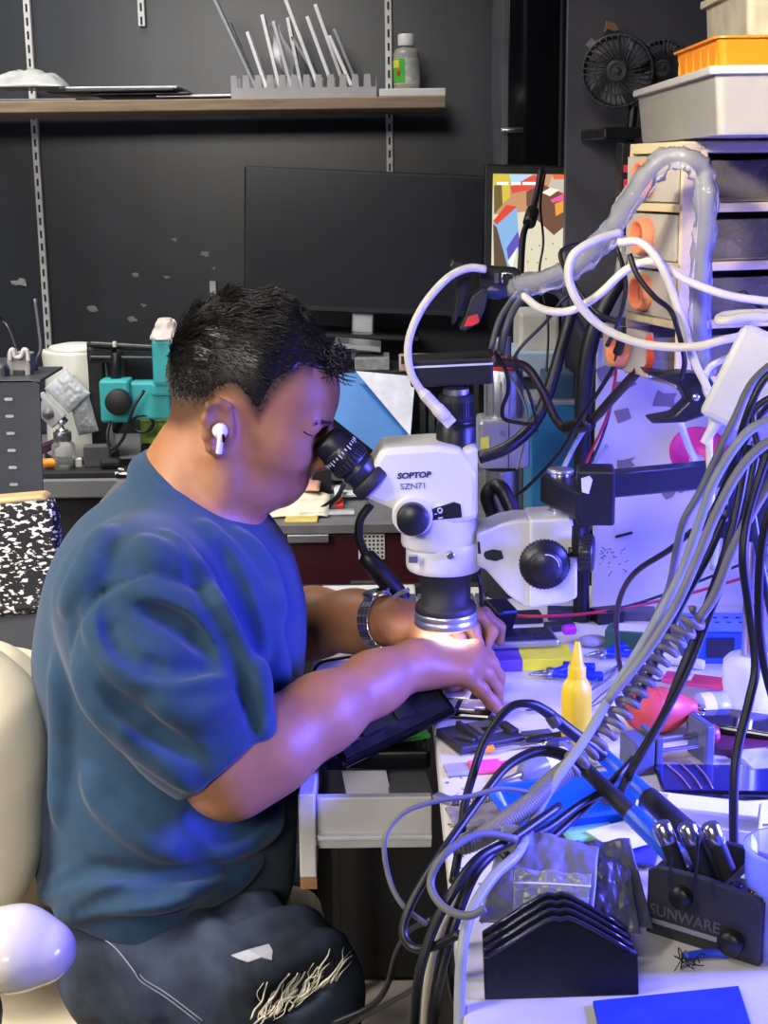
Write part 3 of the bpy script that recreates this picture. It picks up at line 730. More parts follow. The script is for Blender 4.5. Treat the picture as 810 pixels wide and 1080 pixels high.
# ---- hair: a cropped cap plus combed strands
HF = Field(tuple(H(165, 450)+np.array((0, -.11, 0))), tuple(H(385, 285)+np.array((0, .11, 0))), .003)
ic = H(266, 399)
def hairfn(x, y, z):
    X = np.stack([x, y, z], -1); uu, vv = prof(X.reshape(-1, 3)); uu = uu.reshape(x.shape); vv = vv.reshape(x.shape)
    line = np.interp(uu, HX, HY); edge = (vv-line)/940.0
    dx, dy, dz = x-ic[0], y-ic[1], z-ic[2]
    top = sm(-edge, .0, .085)
    rx, ry, rz = .0895+.003*top, .0745+.005*top, .0915+.003*top
    k0 = np.sqrt((dx/rx)**2+(dy/ry)**2+(dz/rz)**2); e = (k0-1)*.09
    e2 = (np.sqrt(((x-H(322, 408)[0])/(.041+.008*top))**2+(dy/.063)**2+((z-H(322, 408)[2])/(.048+.006*top))**2)-1)*.05
    h_ = np.maximum(.02-np.abs(e-e2), 0)/.02; e = np.minimum(e, e2)-h_*h_*.005
    return np.maximum(e, edge)
HF.op(HF.lo, HF.lo+HF.h*HF.n, hairfn, .002)
hv, hf = HF.mesh(1)
hair = np_mesh('hair', hv, hf, hairm, man)
tri = hv[hf]; cen = tri.mean(1); nr = np.cross(tri[:, 2]-tri[:, 0], tri[:, 3]-tri[:, 1]); ar = np.linalg.norm(nr, axis=1)+1e-12; nr /= ar[:, None]
cu, cv = prof(cen); ed = np.interp(cu, HX, HY)-cv
ok = (np.einsum('ij,ij->i', nr, cen-ic) > 0) & (ed > 1.5)
rng = np.random.default_rng(5); ids = rng.choice(np.where(ok)[0], 9000, p=ar[ok]/ar[ok].sum())
hs = MB()
for i in ids:
    p = V(cen[i]+rng.normal(0, .001, 3)); n_ = V(nr[i]); t = min(1, max(0, ed[i]/105))**1.4; 
    Ln = .004+.022*t; fwd = V((1, 0, -.25)); fwd = (fwd-n_*fwd.dot(n_)); 
    if fwd.length > 1e-3: fwd.normalize()
    if cu[i] > 325: Ln *= .8
    j = V(rng.normal(0, .35, 3)); w0 = NZ.noise_vector(p*55)
    dirn = (n_*(.22+.30*rng.random())+fwd*(.5+.9*t)+V((0, 0, -.5))*(1-t)+j*.6+w0*.9*t).normalized()
    c1 = p-n_*.002; c2 = p+dirn*Ln*.5; c3 = p+(dirn*.6+fwd*.45-n_*.12*t+w0*.5*t).normalized()*Ln
    q = [c1, c2, c3]; r0 = .00055+.0003*t; x = dirn.orthogonal().normalized(); y = dirn.cross(x); vs = []
    for k_, (c_, r_) in enumerate(zip(q, (r0, r0*.9, r0*.25))):
        for a in range(3): vs.append(c_+x*(r_*math.cos(2.094*a))+y*(r_*math.sin(2.094*a)))
    hs.add(vs, [[3*k_+a, 3*k_+(a+1) % 3, 3*k_+3+(a+1) % 3, 3*k_+3+a] for k_ in (0, 1) for a in range(3)], True)
# curled fringe locks
for i in range(220):
    s = rng.uniform(-1, 1); a = H(rng.uniform(330, 357), rng.uniform(362, 392), s*.045); Ln = rng.uniform(.010, .024); ph = rng.uniform(0, 6)
    q = []
    for k_ in range(6):
        t = k_/5; q.append(V(a+np.array((Ln*t*.8+.004*math.sin(ph+4*t), s*.006*t+.003*math.sin(ph*2+5*t), -Ln*.55*t*t-.003*math.cos(ph+5*t)))))
    hs.tube(q, lambda t: .0011*(1-.7*t), n=4, res=2)
hs.build('hair_strands', hairm, hair)
# brows and lashes, laid on the skin of the near side and mirrored to the far side
def both(p): return V(p), V((p[0], 2*YH-p[1], p[2]))
bw = MB(); lw = MB()
for i in range(150):
    t = rng.random()**1.3; a_, b_ = 351-20*t+rng.normal(0, .6), 446+1.5*t-1.2*math.sin(PI*t)+rng.normal(0, 1.1)
    p = surf(B, a_, b_, 1.45); q_ = surf(B, a_-3.2, b_+.3-1.2*(1-t), 1.45)
    if p is None or q_ is None or abs(p[1]-q_[1]) > .02: continue
    for P0, Q0 in zip(both(p), both(q_)):
        s_ = -1 if P0.y < YH else 1; bw.tube([P0, (P0+Q0)/2+V((0, s_*.0004, 0)), Q0+V((0, s_*.0003, 0))], lambda q: .0004*(1-.6*q), n=3, res=2)
ls = [surf(B, a_, b_, 1.45) for a_, b_ in ((319, 454), (322, 456.5), (325, 458), (328, 459), (331, 459.5), (334, 459))]
ls = [p for p in ls if p is not None]
for k_ in (0, 1): lw.tube([both(p)[k_] for p in ls], lambda q: .0009+.0006*q, n=5, res=3)
bw.build('eyebrows', hairm, man)['kind'] = 'stuff'; lw.build('eyelashes', hairm, man)['kind'] = 'stuff'
# ---- earbud and watch, worn but loose things of their own
t = empty('earbud', tuple(H(241, 462, -.092)), 'white wireless earbud in the man\'s ear', 'earbud')
MB().ell(H(241, 440, -.0885), (.0085, .0075, .0085)).build('body', white, t)
MB().cyl(H(243, 440, -.095), H(240.5, 462, -.094), .0036, .0034, 14, bev=.001).build('stem', white, t)
MB().box(H(245.5, 446, -.0985), (.0028, .002, .009), bev=.0009).build('sensor', blkg, t)
wc, wa = V(Q(402, 655, 1.694)), (V(Q(412, 654, 1.685))-V(Q(375, 655, 1.725))).normalized()
t = empty('wristwatch', wc, 'silver steel bracelet wristwatch on the man\'s left wrist', 'watch')
ex = wa.cross(V((0, 0, 1))).normalized(); ez = ex.cross(wa)
ml = MB(); nl = 22; RW = .0325
for i in range(nl):
    a = 2*PI*i/nl
    if i in (5, 6): continue
    c_ = wc+ex*(RW*math.cos(a))+ez*(RW*1.02*math.sin(a)); R_ = MX((wa, -ex*math.sin(a)+ez*math.cos(a), ex*math.cos(a)+ez*math.sin(a))).transposed()
    for s, w_ in ((-.0062, .0048), (0, .0066), (.0062, .0048)): ml.box(c_+wa*s, (w_, .0085, .003), R_, bev=.0007)
ml.build('bracelet', chrome, t)
a = 2*PI*5.5/nl; cn = ex*math.cos(a)+ez*math.sin(a); cc = wc+cn*RW
MB().lathe([(.015, -.002), (.0175, 0), (.0175, .005), (.016, .0065)], cc, cn).build('case', chrome, t)
MB().lathe([(.0145, .0063), (.0145, .0069)], cc, cn).build('dial', mat('dark dial', '1b2230', .15), t)
# ------------------------------------------------------------------ stereo microscope and its boom stand
SY = 1.60
XZ = MX(((1, 0, 0), (0, 0, -1), (0, 1, 0)))        # local x,y -> world x,z ; local z -> world -y
def fpr(mb, px, Y, dep, bev=0, back=0):
    """outline given in pixels at depth Y (front face), dep metres deep"""
    q = [P(a, b, Y) for a, b in px]; return mb.prism([(p.x, p.z) for p in q], dep, (0, Y+dep+back, 0), XZ, bev)
enam = mat('white scope enamel', 'd6d5d2', .35, var=.04, scale=14)
enamw = mat('worn white scope enamel', 'cfcfce', .4, var=.1, scale=25)
sc = empty('stereo_microscope', P(469, 660, SY), 'white stereo microscope with black lens barrels between the man and the boom stand', 'microscope')
h = MB(); fpr(h, [(372, 521), (403, 474), (462, 470), (487, 474), (504, 500), (504, 549), (470, 556), (437, 553), (417, 540)], SY-.043, .086, .007)
head = h.build('head', enam, sc)
b = MB(); ax0 = P(463, 575, SY); ax1 = P(463, 520, SY); b.cyl(ax0, ax1, .0435, .0435, 40, bev=.004); b.build('zoom_body', enam, sc)
b = MB(); fpr(b, [(487, 474), (504, 470), (504, 549), (480, 549)], SY-.036, .072, .006); b.build('tube_housing', enam, sc)
# lettering on the side of the head
pl = SY-.0434
u = (P(455, 500.0, pl)-P(418, 502, pl)).normalized()
text('SOPTOP', .0088, P(436.5, 501.5, pl), axes(u, (0, 0, 1)), mat('ink blue print', '1c2340', .5), head, 'brand_lettering', .0003, shear=.15, sx=1.12, bold=.00035)
text('SZN71', .0098, P(436, 513, pl), axes(u, (0, 0, 1)), mat('grey print', '5a5c66', .5), head, 'model_lettering', .0003, sx=1.05)
# eyepieces
for i, s in enumerate((-1, 1)):
    Y = SY+s*.031; a = P(390, 506, Y); e = P(343, 462, Y); d = (e-a).normalized(); L = (e-a).length
    ep = MB(); ep.lathe([(.0225, -.008), (.0235, -.004), (.0235, .004), (.0215, .006)], a, d, 36)
    pe = ep.build('eyepiece', blkm, sc)
    MB().lathe([(.0195, .004), (.0195, L*.22), (.0207, L*.24), (.0207, L*.30), (.0195, L*.32), (.0195, L*.36)], a, d, 36).build('tube', mat('dark anodised tube', '26272b', .35), pe)
    MB().lathe([(.0212, L*.36), (.0222, L*.39), (.0222, L*.74), (.021, L*.77)], a, d, 36).build('diopter_ring', blk, pe)
    kn = MB()
    R = frame(d)
    for k in range(30):
        t = 2*PI*k/30; c = a+R@V((.0222*math.cos(t), .0222*math.sin(t), L*.46)); kn.box(c, (.0022, .0022, L*.13), MX((R@V((math.cos(t), math.sin(t), 0)), R@V((-math.sin(t), math.cos(t), 0)), d)).transposed())
    kn.build('grip_ribs', blkm, pe)['kind'] = 'stuff'
    tk = MB()
    for k in range(30):
        t = 2*PI*k/30; c = a+R@V((.02225*math.cos(t), .02225*math.sin(t), L*(.66 if k % 3 else .645)))
        tk.box(c, (.0006, .0010, .0035 if k % 3 else .006), MX((R@V((math.cos(t), math.sin(t), 0)), R@V((-math.sin(t), math.cos(t), 0)), d)).transposed())
    tk.build('scale_marks', mat('white scale print', 'd8d8d8', .5), pe)['kind'] = 'stuff'
    MB().lathe([(.0205, L*.77), (.0205, L*.93), (.0185, L*1.0), (.014, L*1.0), (.013, L*.95)], a, d, 36).build('eyecup', rubber, pe)
# zoom knobs
for s in (-1, 1):
    y0 = SY+s*.043; n = V((0, s, 0)); c = P(435, 545, SY-.05); c = V((c.x, y0, c.z))
    k = MB().lathe([(.0225, -.004), (.0225, .006), (.021, .009)], c, n, 36).build('zoom_boss', enam, sc)
    MB().lathe([(.0175, .009), (.0178, .011), (.0178, .024), (.0165, .026), (0, .026)], c, n, 36).build('zoom_knob', blk, k)
lp = MB(); fpr(lp, [(452, 549.5), (452, 539), (458, 536), (479, 529.5), (486, 532), (487.5, 546)], SY-.0445, .003, .0008); q = lp.build('scale_plate', blk, head)
pm = MB()
for x0, y0 in ((458, 542), (463, 541)): fpr(pm, [(x0, y0+1), (x0, y0), (x0+3, y0-.6), (x0+3, y0+.4)], SY-.0449, .0006)
c = P(464, 538.3, SY-.0448); pm.lathe([(.0030, 0), (.0030, .0005), (.0020, .0005), (.0020, 0)], c, (0, -1, 0), 20)
fpr(pm, [(462, 547.5), (462, 546), (467, 545.2), (467, 546.7)], SY-.0449, .0006)
pm.build('plate_marks', _M['white scale print'], q)['kind'] = 'stuff'
# camera tube and camera
ta, tb = P(481, 471, SY), P(481, 412, SY)
MB().lathe([(.0225, 0), (.0225, .024), (.0215, .026), (.0200, .027), (.0200, .030)], ta, (0, 0, 1), 40).build('camera_tube', blk, sc)
kn = MB().lathe([(.0188, .030), (.0198, .032), (.0198, .056), (.0185, .060)], ta, (0, 0, 1), 40).build('focus_ring', blkm, sc)
kb = MB()
for k in range(36):
    t = 2*PI*k/36; kb.box(ta+V((.0199*math.cos(t), .0199*math.sin(t), .044)), (.0016, .0016, .016), (0, 0, t))
kb.build('ribs', blk, kn)['kind'] = 'stuff'
MB().cyl(ta+V((0, 0, .060)), ta+V((0, 0, .066)), .0145, n=32).build('lens_mount', alu, sc)
cl_, cr_ = P(432, 391, SY), P(518, 387, SY); ctr = (cl_+cr_)/2; R = axes(cr_-cl_, (0, 1, 0)); 
MB().box(ctr, ((cr_-cl_).length, .060, .030), R, bev=.003).build('camera', mat('camera black', '1a1b1f', .4), sc)
MB().box(ctr+R.col[2]*.0075*(1 if R.col[2].z > 0 else -1), ((cr_-cl_).length+.0006, .0606, .0022), R).build('camera_trim', white, sc)
# ring clamp, objective and ring light
ra = P(468, 599, SY)
MB().lathe([(.041, 0), (.0425, .002), (.0435, .006), (.0435, .030), (.042, .034)], ra, (0, 0, 1), 44).build('ring_clamp', enamw, sc)
sc_ = P(475, 585, SY-.045); MB().cyl(sc_+V((0, .006, 0)), sc_-V((0, .006, 0)), .0045, n=16, bev=.001).build('clamp_screw', chrome, sc)
pb = MB(); fpr(pb, [(431, 586), (441, 586), (441, 594), (431, 594)], SY-.0415, .004, .001); pb.build('screw_hole_plate', steel, sc)
oa = P(470, 646, SY)
MB().lathe([(.0345, 0), (.0355, .002), (.0355, .009), (.0335, .012), (.0285, .0145), (.0295, .040), (.032, .050), (.032, .054)], oa, (0, 0, 1), 44).build('objective', blkm, sc)
rl = MB().lathe([(.022, -.014), (.0345, -.014), (.0365, -.012), (.0365, -.006), (.0355, -.005), (.0355, -.003), (.0365, -.002), (.0365, .002), (.0345, .004)], oa, (0, 0, 1), 48).build('ring_light', alu, sc)
MB().lathe([(.023, -.0146), (.033, -.0146)], oa, (0, 0, 1), 40, cap=False).build('led_ring', mat('lit white led', 'ffffff', .4, emis='f4f4ff', estr=6), rl)
# focus arm
fa = MB(); fpr(fa, [(503, 563), (530, 552), (548, 549), (560, 549), (560, 641), (556, 642), (536, 628), (512, 601), (503, 598)], SY-.028, .056, .003); arm = fa.build('focus_arm', enamw, sc)
fa = MB(); fpr(fa, [(559, 549), (604, 546.5), (609, 585), (609, 631), (598, 636), (559, 642)], SY-.034, .068, .003); blockp = fa.build('focus_block', enamw, sc)
rc = MB(); fpr(rc, [(511, 582), (520, 579.5), (529, 581), (531, 589), (523, 592), (513, 590), (510, 586)], SY-.0287, .002); rc.build('recess', blkm, arm)
sl = MB(); fpr(sl, [(503.5, 572), (506, 571), (507, 584), (504, 584)], SY-.0286, .002); sl.build('slot', blkm, arm)
kc = P(573, 592, SY-.045); n = V((0, -1, 0))
fk = MB().lathe([(.0145, -.014), (.0145, .004), (.0265, .006), (.0275, .008), (.0275, .017), (.0262, .019), (.019, .0195), (.019, .024), (.0178, .026), (0, .0262)], kc, n, 44).build('focus_knob', blk, sc)
kb = MB()
for k in range(40):
    t = 2*PI*k/40; kb.box(kc+V((.0276*math.cos(t), -.0125, .0276*math.sin(t))), (.0014, .009, .0014), (0, -t, 0))
kb.build('ribs', blkm, fk)['kind'] = 'stuff'
am = MB()
for k in range(7):
    t = math.radians(10+k*13); am.box(kc+V((.0145*math.cos(t), -.0263, .0145*math.sin(t))), (.0010, .0006, .0036), (0, -t, 0))
am.build('direction_arrow', _M['white scale print'], fk)
kc2 = V((kc.x, SY+.034, kc.z)); MB().lathe([(.0145, 0), (.0265, .006), (.0275, .018), (.019, .0195), (.0178, .026)], kc2, (0, 1, 0), 40).build('focus_knob', blk, sc)
# --- boom stand
st = empty('boom_stand', PZ(797, 742), 'black boom arm stand with silver column carrying the microscope', 'stand')
BY = SY-.02
p0, p1 = P(590, 556, BY+.03), P(583, 497, BY+.03)
MB().cyl(V((p0.x, p0.y, p0.z-.04)), V((p0.x, p0.y, p1.z)), .0125, n=28, bev=.001).build('drop_post', chrome, st)
pc = V((p0.x, p0.y, p1.z))
MB().lathe([(.0150, -.001), (.0155, .001), (.0135, .003), (0, .003)], pc, (0, 0, 1), 28).build('post_cap', alu, st)
cl = MB(); a_, b_ = pc+V((-.002, 0, -.014)), P(617, 530, BY-.035); a_.z -= .0; dv = b_-a_; dv.z = 0
cl.box(((a_.x+b_.x)/2, (a_.y+b_.y)/2, (a_.z+b_.z)/2-.004), (dv.length+.03, .034, .034), math.atan2(dv.y, dv.x), bev=.004); cl.build('clamp_arm', blk, st)
c, d = fb(611, 497, 651, 555, BY-.055, .045); MB().box(c, d, (0, 0, -.1), bev=.003).build('boom_clamp', blk, st)
tp = MB(); fpr(tp, [(613, 505), (622, 502), (625, 506), (621, 521), (614, 519)], BY-.0585, .002); tp.build('torn_label', mat('torn white label', 'cfcfd2', .7), st)
ba, bb = P(612, 513, BY-.033), P(792, 496, BY+.0); R = axes(bb-ba, (0, 1, 0))
MB().box((ba+bb)/2, ((bb-ba).length, .030, .027), R, bev=.003).build('boom_bar', blk, st)
k0 = P(611, 583, BY-.03); MB().lathe([(.006, -.012), (.006, 0), (.0195, .0005), (.0205, .002), (.0205, .014), (.019, .016), (0, .016)], k0, (1, -.25, 0), 32).build('clamp_knob', blk, st)
kb = MB(); R = frame((1, -.25, 0))
for k in range(28):
    t = 2*PI*k/28; kb.box(k0+R@V((.0205*math.cos(t), .0205*math.sin(t), .008)), (.0018, .0018, .012), R)
kb.build('knob_ribs', blkm, st)['kind'] = 'stuff'
MB().cyl(k0+V((-.002, 0, 0)), k0+V((-.002, 0, .030)), .007, n=16).build('knob_stem', blk, st)
cx = P(797, 600, 1.60); 
MB().cyl((cx.x, 1.60, TZ), (cx.x, 1.60, 1.06), .0125, n=28).build('column', chrome, st)
MB().cyl((cx.x, 1.60, P(797, 568, 1.6).z), (cx.x, 1.60, P(797, 482, 1.6).z), .0225, n=32, bev=.003).build('column_collar', blk, st)
MB().lathe([(.03, 0), (.032, .003), (.032, .05), (.027, .056), (.014, .058)], (cx.x, 1.6, TZ), (0, 0, 1), 36).build('column_foot', white, st)
kc = P(765, 548, 1.585); MB().lathe([(.006, -.02), (.006, 0), (.017, 0), (.018, .002), (.018, .016), (.016, .018), (0, .018)], kc, (-.35, -1, 0), 30).build('collar_knob', blk, st)
# ------------------------------------------------------------------ the white bench
EX = PZ(470, 900).x                                     # left edge of the bench
def at(px, py, lift=0): p = PZ(px, py, TZ); return V((p.x, p.y, TZ+lift))
benchm = mat('grimy white bench top', 'd3d0c8', .42, scale=7, col2='b9b3a5', lo=.25, hi=.5, bump=.08, bscale=60)
EX = .054
bt = empty('workbench', (.6, 1.4, 0), 'white workbench the microscope stands on, cluttered with tools', 'workbench')
MB().box(((EX+1.30)/2, (.70+2.10)/2, TZ-.014), (1.30-EX, 1.40, .028), bev=.004).build('worktop', benchm, bt)
MB().box(((EX+1.30)/2+.01, 1.45, .36), (1.30-EX-.03, 1.28, .715)).build('cabinet_base', blkm, bt)
random.seed(5)
gm = mat('brown grime', '7d6f62', .7, var=.4, scale=120); g = MB()
for i in range(70):
    y = random.uniform(1.05, 1.42); x = EX+.004+abs(random.gauss(0, .022)); r = random.uniform(.0006, .003); k = 7
    g.prism([(r*random.uniform(.4, 1.4)*math.cos(2*PI*j/k), r*random.uniform(.4, 1.4)*math.sin(2*PI*j/k)) for j in range(k)], .0003, (x, y, TZ))
g.build('grime_specks', gm, bt)['kind'] = 'stuff'
# drawer pulled out towards the man
dx0, dx1, dy0, dy1, dz0, dz1 = -.078, EX-.006, 1.455, 1.78, .640, .700
dr = empty('pulled_drawer', ((dx0+dx1)/2, (dy0+dy1)/2, dz0), 'white drawer pulled out of the bench towards the man, full of scraps', 'drawer')
db = MB(); db.box(((dx0+dx1)/2, dy0+.006, (dz0+dz1)/2), (dx1-dx0, .012, dz1-dz0), bev=.0015); db.build('side', whitep, dr)
db = MB(); db.box(((dx0+dx1)/2, dy0-.004, dz0+.016), (dx1-dx0, .010, .005), bev=.001); db.build('runner', white, dr)
db = MB(); db.box(((dx0+dx1)/2, dy1-.006, (dz0+dz1)/2), (dx1-dx0, .012, dz1-dz0), bev=.0015); db.build('side', whitep, dr)
db = MB(); db.box(((dx0+dx1)/2, (dy0+dy1)/2, dz0+.012), (dx1-dx0, dy1-dy0-.01, .006)); db.build('bottom', mgrey, dr)
db = MB(); db.box((dx0-.009, (dy0+dy1)/2-.006, .665), (.018, dy1-dy0+.03, .098), bev=.002); fp = db.build('front_panel', whitep, dr)
MB().box((dx0-.009, dy0-.012, .609), (.0182, .014, .014)).build('chipped_corner', wood, fp)
# small things in the drawer
p = V((-.035, 1.50, .672))
MB().box((-.022, 1.515, .682), (.052, .055, .0012), (.5, .1, .25)).build('paper_note', paper, None, 'small white square of paper lying in the pulled-out drawer', 'paper')
MB().box((.022, 1.56, .675), (.05, .12, .012), (0, .05, .1), bev=.002).build('phone_case', mgrey, None, 'flat grey case lying in the pulled-out drawer', 'case')
# black tray of phone bits above the drawer
TRY = 1.56
ty = empty('parts_tray', (-.01, 1.60, .705), 'shiny black shallow tray resting over the open drawer', 'tray')
tr = MB(); tr.box((-.012, 1.60, .709), (.118, .16, .006), bev=.002); tr.build('base', blkg, ty)
tr = MB()
for a, b, c_, d_ in ((-.012, 1.521, .118, .008), (-.012, 1.679, .118, .008)): tr = MB(); tr.box((a, b, .716), (c_, d_, .022), bev=.003); tr.build('wall', blkg, ty)
for a in (-.069, .045): tr = MB(); tr.box((a, 1.60, .716), (.008, .16, .022), bev=.003); tr.build('wall', blkg, ty)
MB().box((.010, 1.585, .729), (.062, .085, .005), (0, -.06, .25), bev=.0015).build('green_packet', mat('green packet', '2e8f3e', .35, var=.2, scale=60), None, 'green packet lying in the black tray over the drawer', 'packet')
MB().box((-.040, 1.575, .733), (.05, .06, .003), (.1, .15, -.3), bev=.001).build('paper_scrap', paper, None, 'white scrap of card lying in the black tray under the dark phone', 'paper')
# dark phone body held slanting at the bench edge
a, b = P(352, 792, 1.50), P(470, 735, 1.555); b.z = max(b.z, .772); R = axes(b-a, V((0, .85, .5)))
ph = empty('opened_phone', (a+b)/2, 'opened dark phone shell slanting over the bench edge under the right hand', 'phone', None, None)
MB().box((a+b)/2, ((b-a).length, .052, .012), R, bev=.004).build('shell', blkg, ph)
MB().box((a+b)/2+R.col[2]*.0064, ((b-a).length-.012, .042, .001), R, bev=.0004).build('inner_frame', mat('dark phone inside', '24262b', .3, var=.3, scale=90), ph)
for t_, w_, m_ in ((.15, .018, 'steel'), (.35, .03, 'blk'), (.62, .02, 'blk')):
    MB().box(a+(b-a)*t_+R.col[2]*.0075+R.col[1]*.006, (w_, .024, .003), R, bev=.0006).build('module', steel if m_ == 'steel' else blkm, ph)
# phone board under the lens
def lying(name, px, py, size, yaw, m, label, cat, lift=0, bev=.002, group=None, tilt=(0, 0)):
    c = at(px, py); return MB().box((c.x, c.y, TZ+lift+size[2]/2), size, (tilt[0], tilt[1], yaw), bev=min(bev, min(size)*.45)).build(name, m, None, label, cat, group)
c = at(492, 740); t = empty('phone_board', (c.x, c.y, TZ), 'opened phone with bright silver shields under the microscope lens', 'phone', None, -.22)
MB().box((0, 0, .004), (.075, .12, .008), bev=.003).build('frame', blkg, t, world=False)
for x, y, w, d in ((-.018, -.035, .022, .03), (.008, -.032, .018, .034), (-.012, .012, .034, .05), (.022, -.01, .012, .06), (.02, .04, .014, .02), (-.02, .046, .024, .014)):
    MB().box((x, y, .0088), (w, d, .0016), bev=.0005).build('shield', mat('bright tin shield', 'd4d6d6', .3, .6), t, world=False)
# battery holder cradle
c = at(506, 781); t = empty('repair_jig', (c.x, c.y, TZ), 'black flat repair jig with raised rails at the bench edge', 'jig', None, .42)
jm = mat('charcoal moulded plastic', '2a2b31', .5, var=.1)
MB().box((0, 0, .005), (.078, .062, .010), bev=.0015).build('base', jm, t, world=False)
MB().box((0, 0, .0007), (.080, .064, .0014), bev=.0005).build('edge_strip', mat('dull silver strip', '9a9aa0', .4, .5), t, world=False)
for x in (-.012, .030): MB().box((x, .004, .0125), (.006, .052, .005), bev=.001).build('rail', jm, t, world=False)
MB().box((.011, .006, .0112), (.026, .036, .0024), bev=.0006).build('slide_plate', mat('grey slide plate', '55565e', .4), t, world=False)
MB().box((.011, -.002, .0128), (.016, .012, .0012), bev=.0004).build('window', blkg, t, world=False)
MB().box((-.024, -.014, .012), (.006, .022, .004), (0, 0, .5), bev=.001).build('lever', jm, t, world=False)
MB().box((.036, -.004, .0115), (.006, .03, .004), bev=.001).build('end_stop', jm, t, world=False)
# yellow bottle
c = at(607, 783); t = empty('squeeze_bottle', (c.x, c.y, TZ), 'yellow nozzle squeeze bottle standing upright on the bench', 'bottle')
ym = mat('yellow bottle plastic', 'e3c21c', .4, var=.04)
MB().lathe([(.0155, 0), (.0165, .002), (.0165, .058), (.0160, .064), (.0130, .071), (.0108, .0735), (.0105, .075)], n=36).build('body', ym, t, world=False)
MB().lathe([(.0098, .0735), (.0098, .087), (.0088, .089)], n=30).build('collar', ym, t, world=False)
MB().lathe([(.0078, .089), (.0072, .091), (.0030, .1155), (.0022, .116), (.0, .116)], n=26).build('nozzle', ym, t, world=False)
MB().cyl((0, 0, .1155), (0, 0, .1195), .0006, n=8).build('needle', steel, t, world=False)
# tools and scraps between jig and bottle
lying('heat_sink_scrap', 566, 774, (.034, .012, .003), .25, mat('slate plastic', '565a72', .5), 'flat slate-grey plastic scrap left of the yellow bottle', 'scrap')
def screwdriver(pa, pb, hm, label, tipm=chrome, name='screwdriver'):
    a, b = at(*pa, .006), at(*pb, .006); d = (b-a).normalized(); L = (b-a).length
    t = empty(name, V((a.x, a.y, TZ)), label, name.replace('_', ' '))
    MB().lathe([(.004, 0), (.0062, .003), (.0062, L*.40), (.0040, L*.46)], a, d, 18).build('handle', hm, t)
    MB().lathe([(.0035, L*.46), (.0022, L*.5), (.0022, L*.9), (.0008, L)], a, d, 14).build('shaft', tipm, t)
    return t
t = screwdriver((594, 782), (506, 797), blk, 'dark blue screwdriver with orange collar lying below the black jig')
a, b = at(520, 795, .006), at(507, 797, .006); MB().cyl(a, b, .0045, .003, 14).build('collar', orange, t)
screwdriver((600, 788), (546, 792), mat('navy handle', '2a2f56', .4), 'short navy screwdriver lying nearer the yellow bottle')
c = at(500, 813); t = empty('pink_scraper', (c.x, c.y, TZ), 'pink handled scraper with clear blade lying at the bench edge', 'scraper', None, .15)
pk = mat('hot pink plastic', 'f0508c', .4)
MB().box((.012, 0, .004), (.034, .026, .006), bev=.0015).build('grip', pk, t, world=False)
MB().box((-.018, 0, .003), (.026, .027, .004), bev=.001).build('blade', mat('grey translucent blade', '9c9aa2', .3), t, world=False)
MB().box((.06, .010, .004), (.07, .005, .004), (0, 0, .16), bev=.001).build('rod', pk, t, world=False)
def syringe(pa, pb, r, label, bm, extra=None):
    a, b = at(*pa, r), at(*pb, r); d = (b-a).normalized(); L = (b-a).length
    t = empty('syringe', V((a.x, a.y, TZ)), label, 'syringe')
    MB().lathe([(r*.5, 0), (r, .003), (r, L*.62), (r*.55, L*.68)], a, d, 24).build('barrel', bm, t)
    MB().lathe([(r*.3, L*.68), (r*.22, L*.98), (0, L)], a, d, 16).build('nozzle', steel, t)
    MB().lathe([(r*1.02, L*.12), (r*1.02, L*.40)], a, d, 24, cap=False).build('label', white, t)
    MB().box(a-d*.001, (r*3.4, .003, r*1.4), axes(d.cross(V((0, 0, 1))), d)).build('flange', bm, t)
syringe((604, 806), (522, 838), .0115, 'fat slate-blue flux syringe with white label beside the pink scraper', mat('slate syringe', '6d7088', .35))
a = at(500, 852, .006); b = at(530, 838, .006)
sp = MB(); d = (b-a).normalized(); R = frame(d); L = (b-a).length
sp.tube([a+R@V((.0055*math.cos(t), .0055*math.sin(t), L*t/(2*PI*9))) for t in np.linspace(0, 2*PI*9, 110)], .0008, n=5, raw=True); sp.build('wire_spring', steel, None, 'small steel coil spring lying on the grimy bench edge', 'spring')
lying('solder_tip', 470, 846, (.012, .028, .006), .8, steel, 'small steel soldering tip on the grimy bench edge', 'tip')
lying('dirty_foil', 512, 862, (.07, .05, .004), .2, mat('dirty silver foil', '8d8794', .35, .3, var=.35, scale=60, bump=.6, bscale=50), 'grimy silver foil sheet lying left of the blue basin', 'foil')
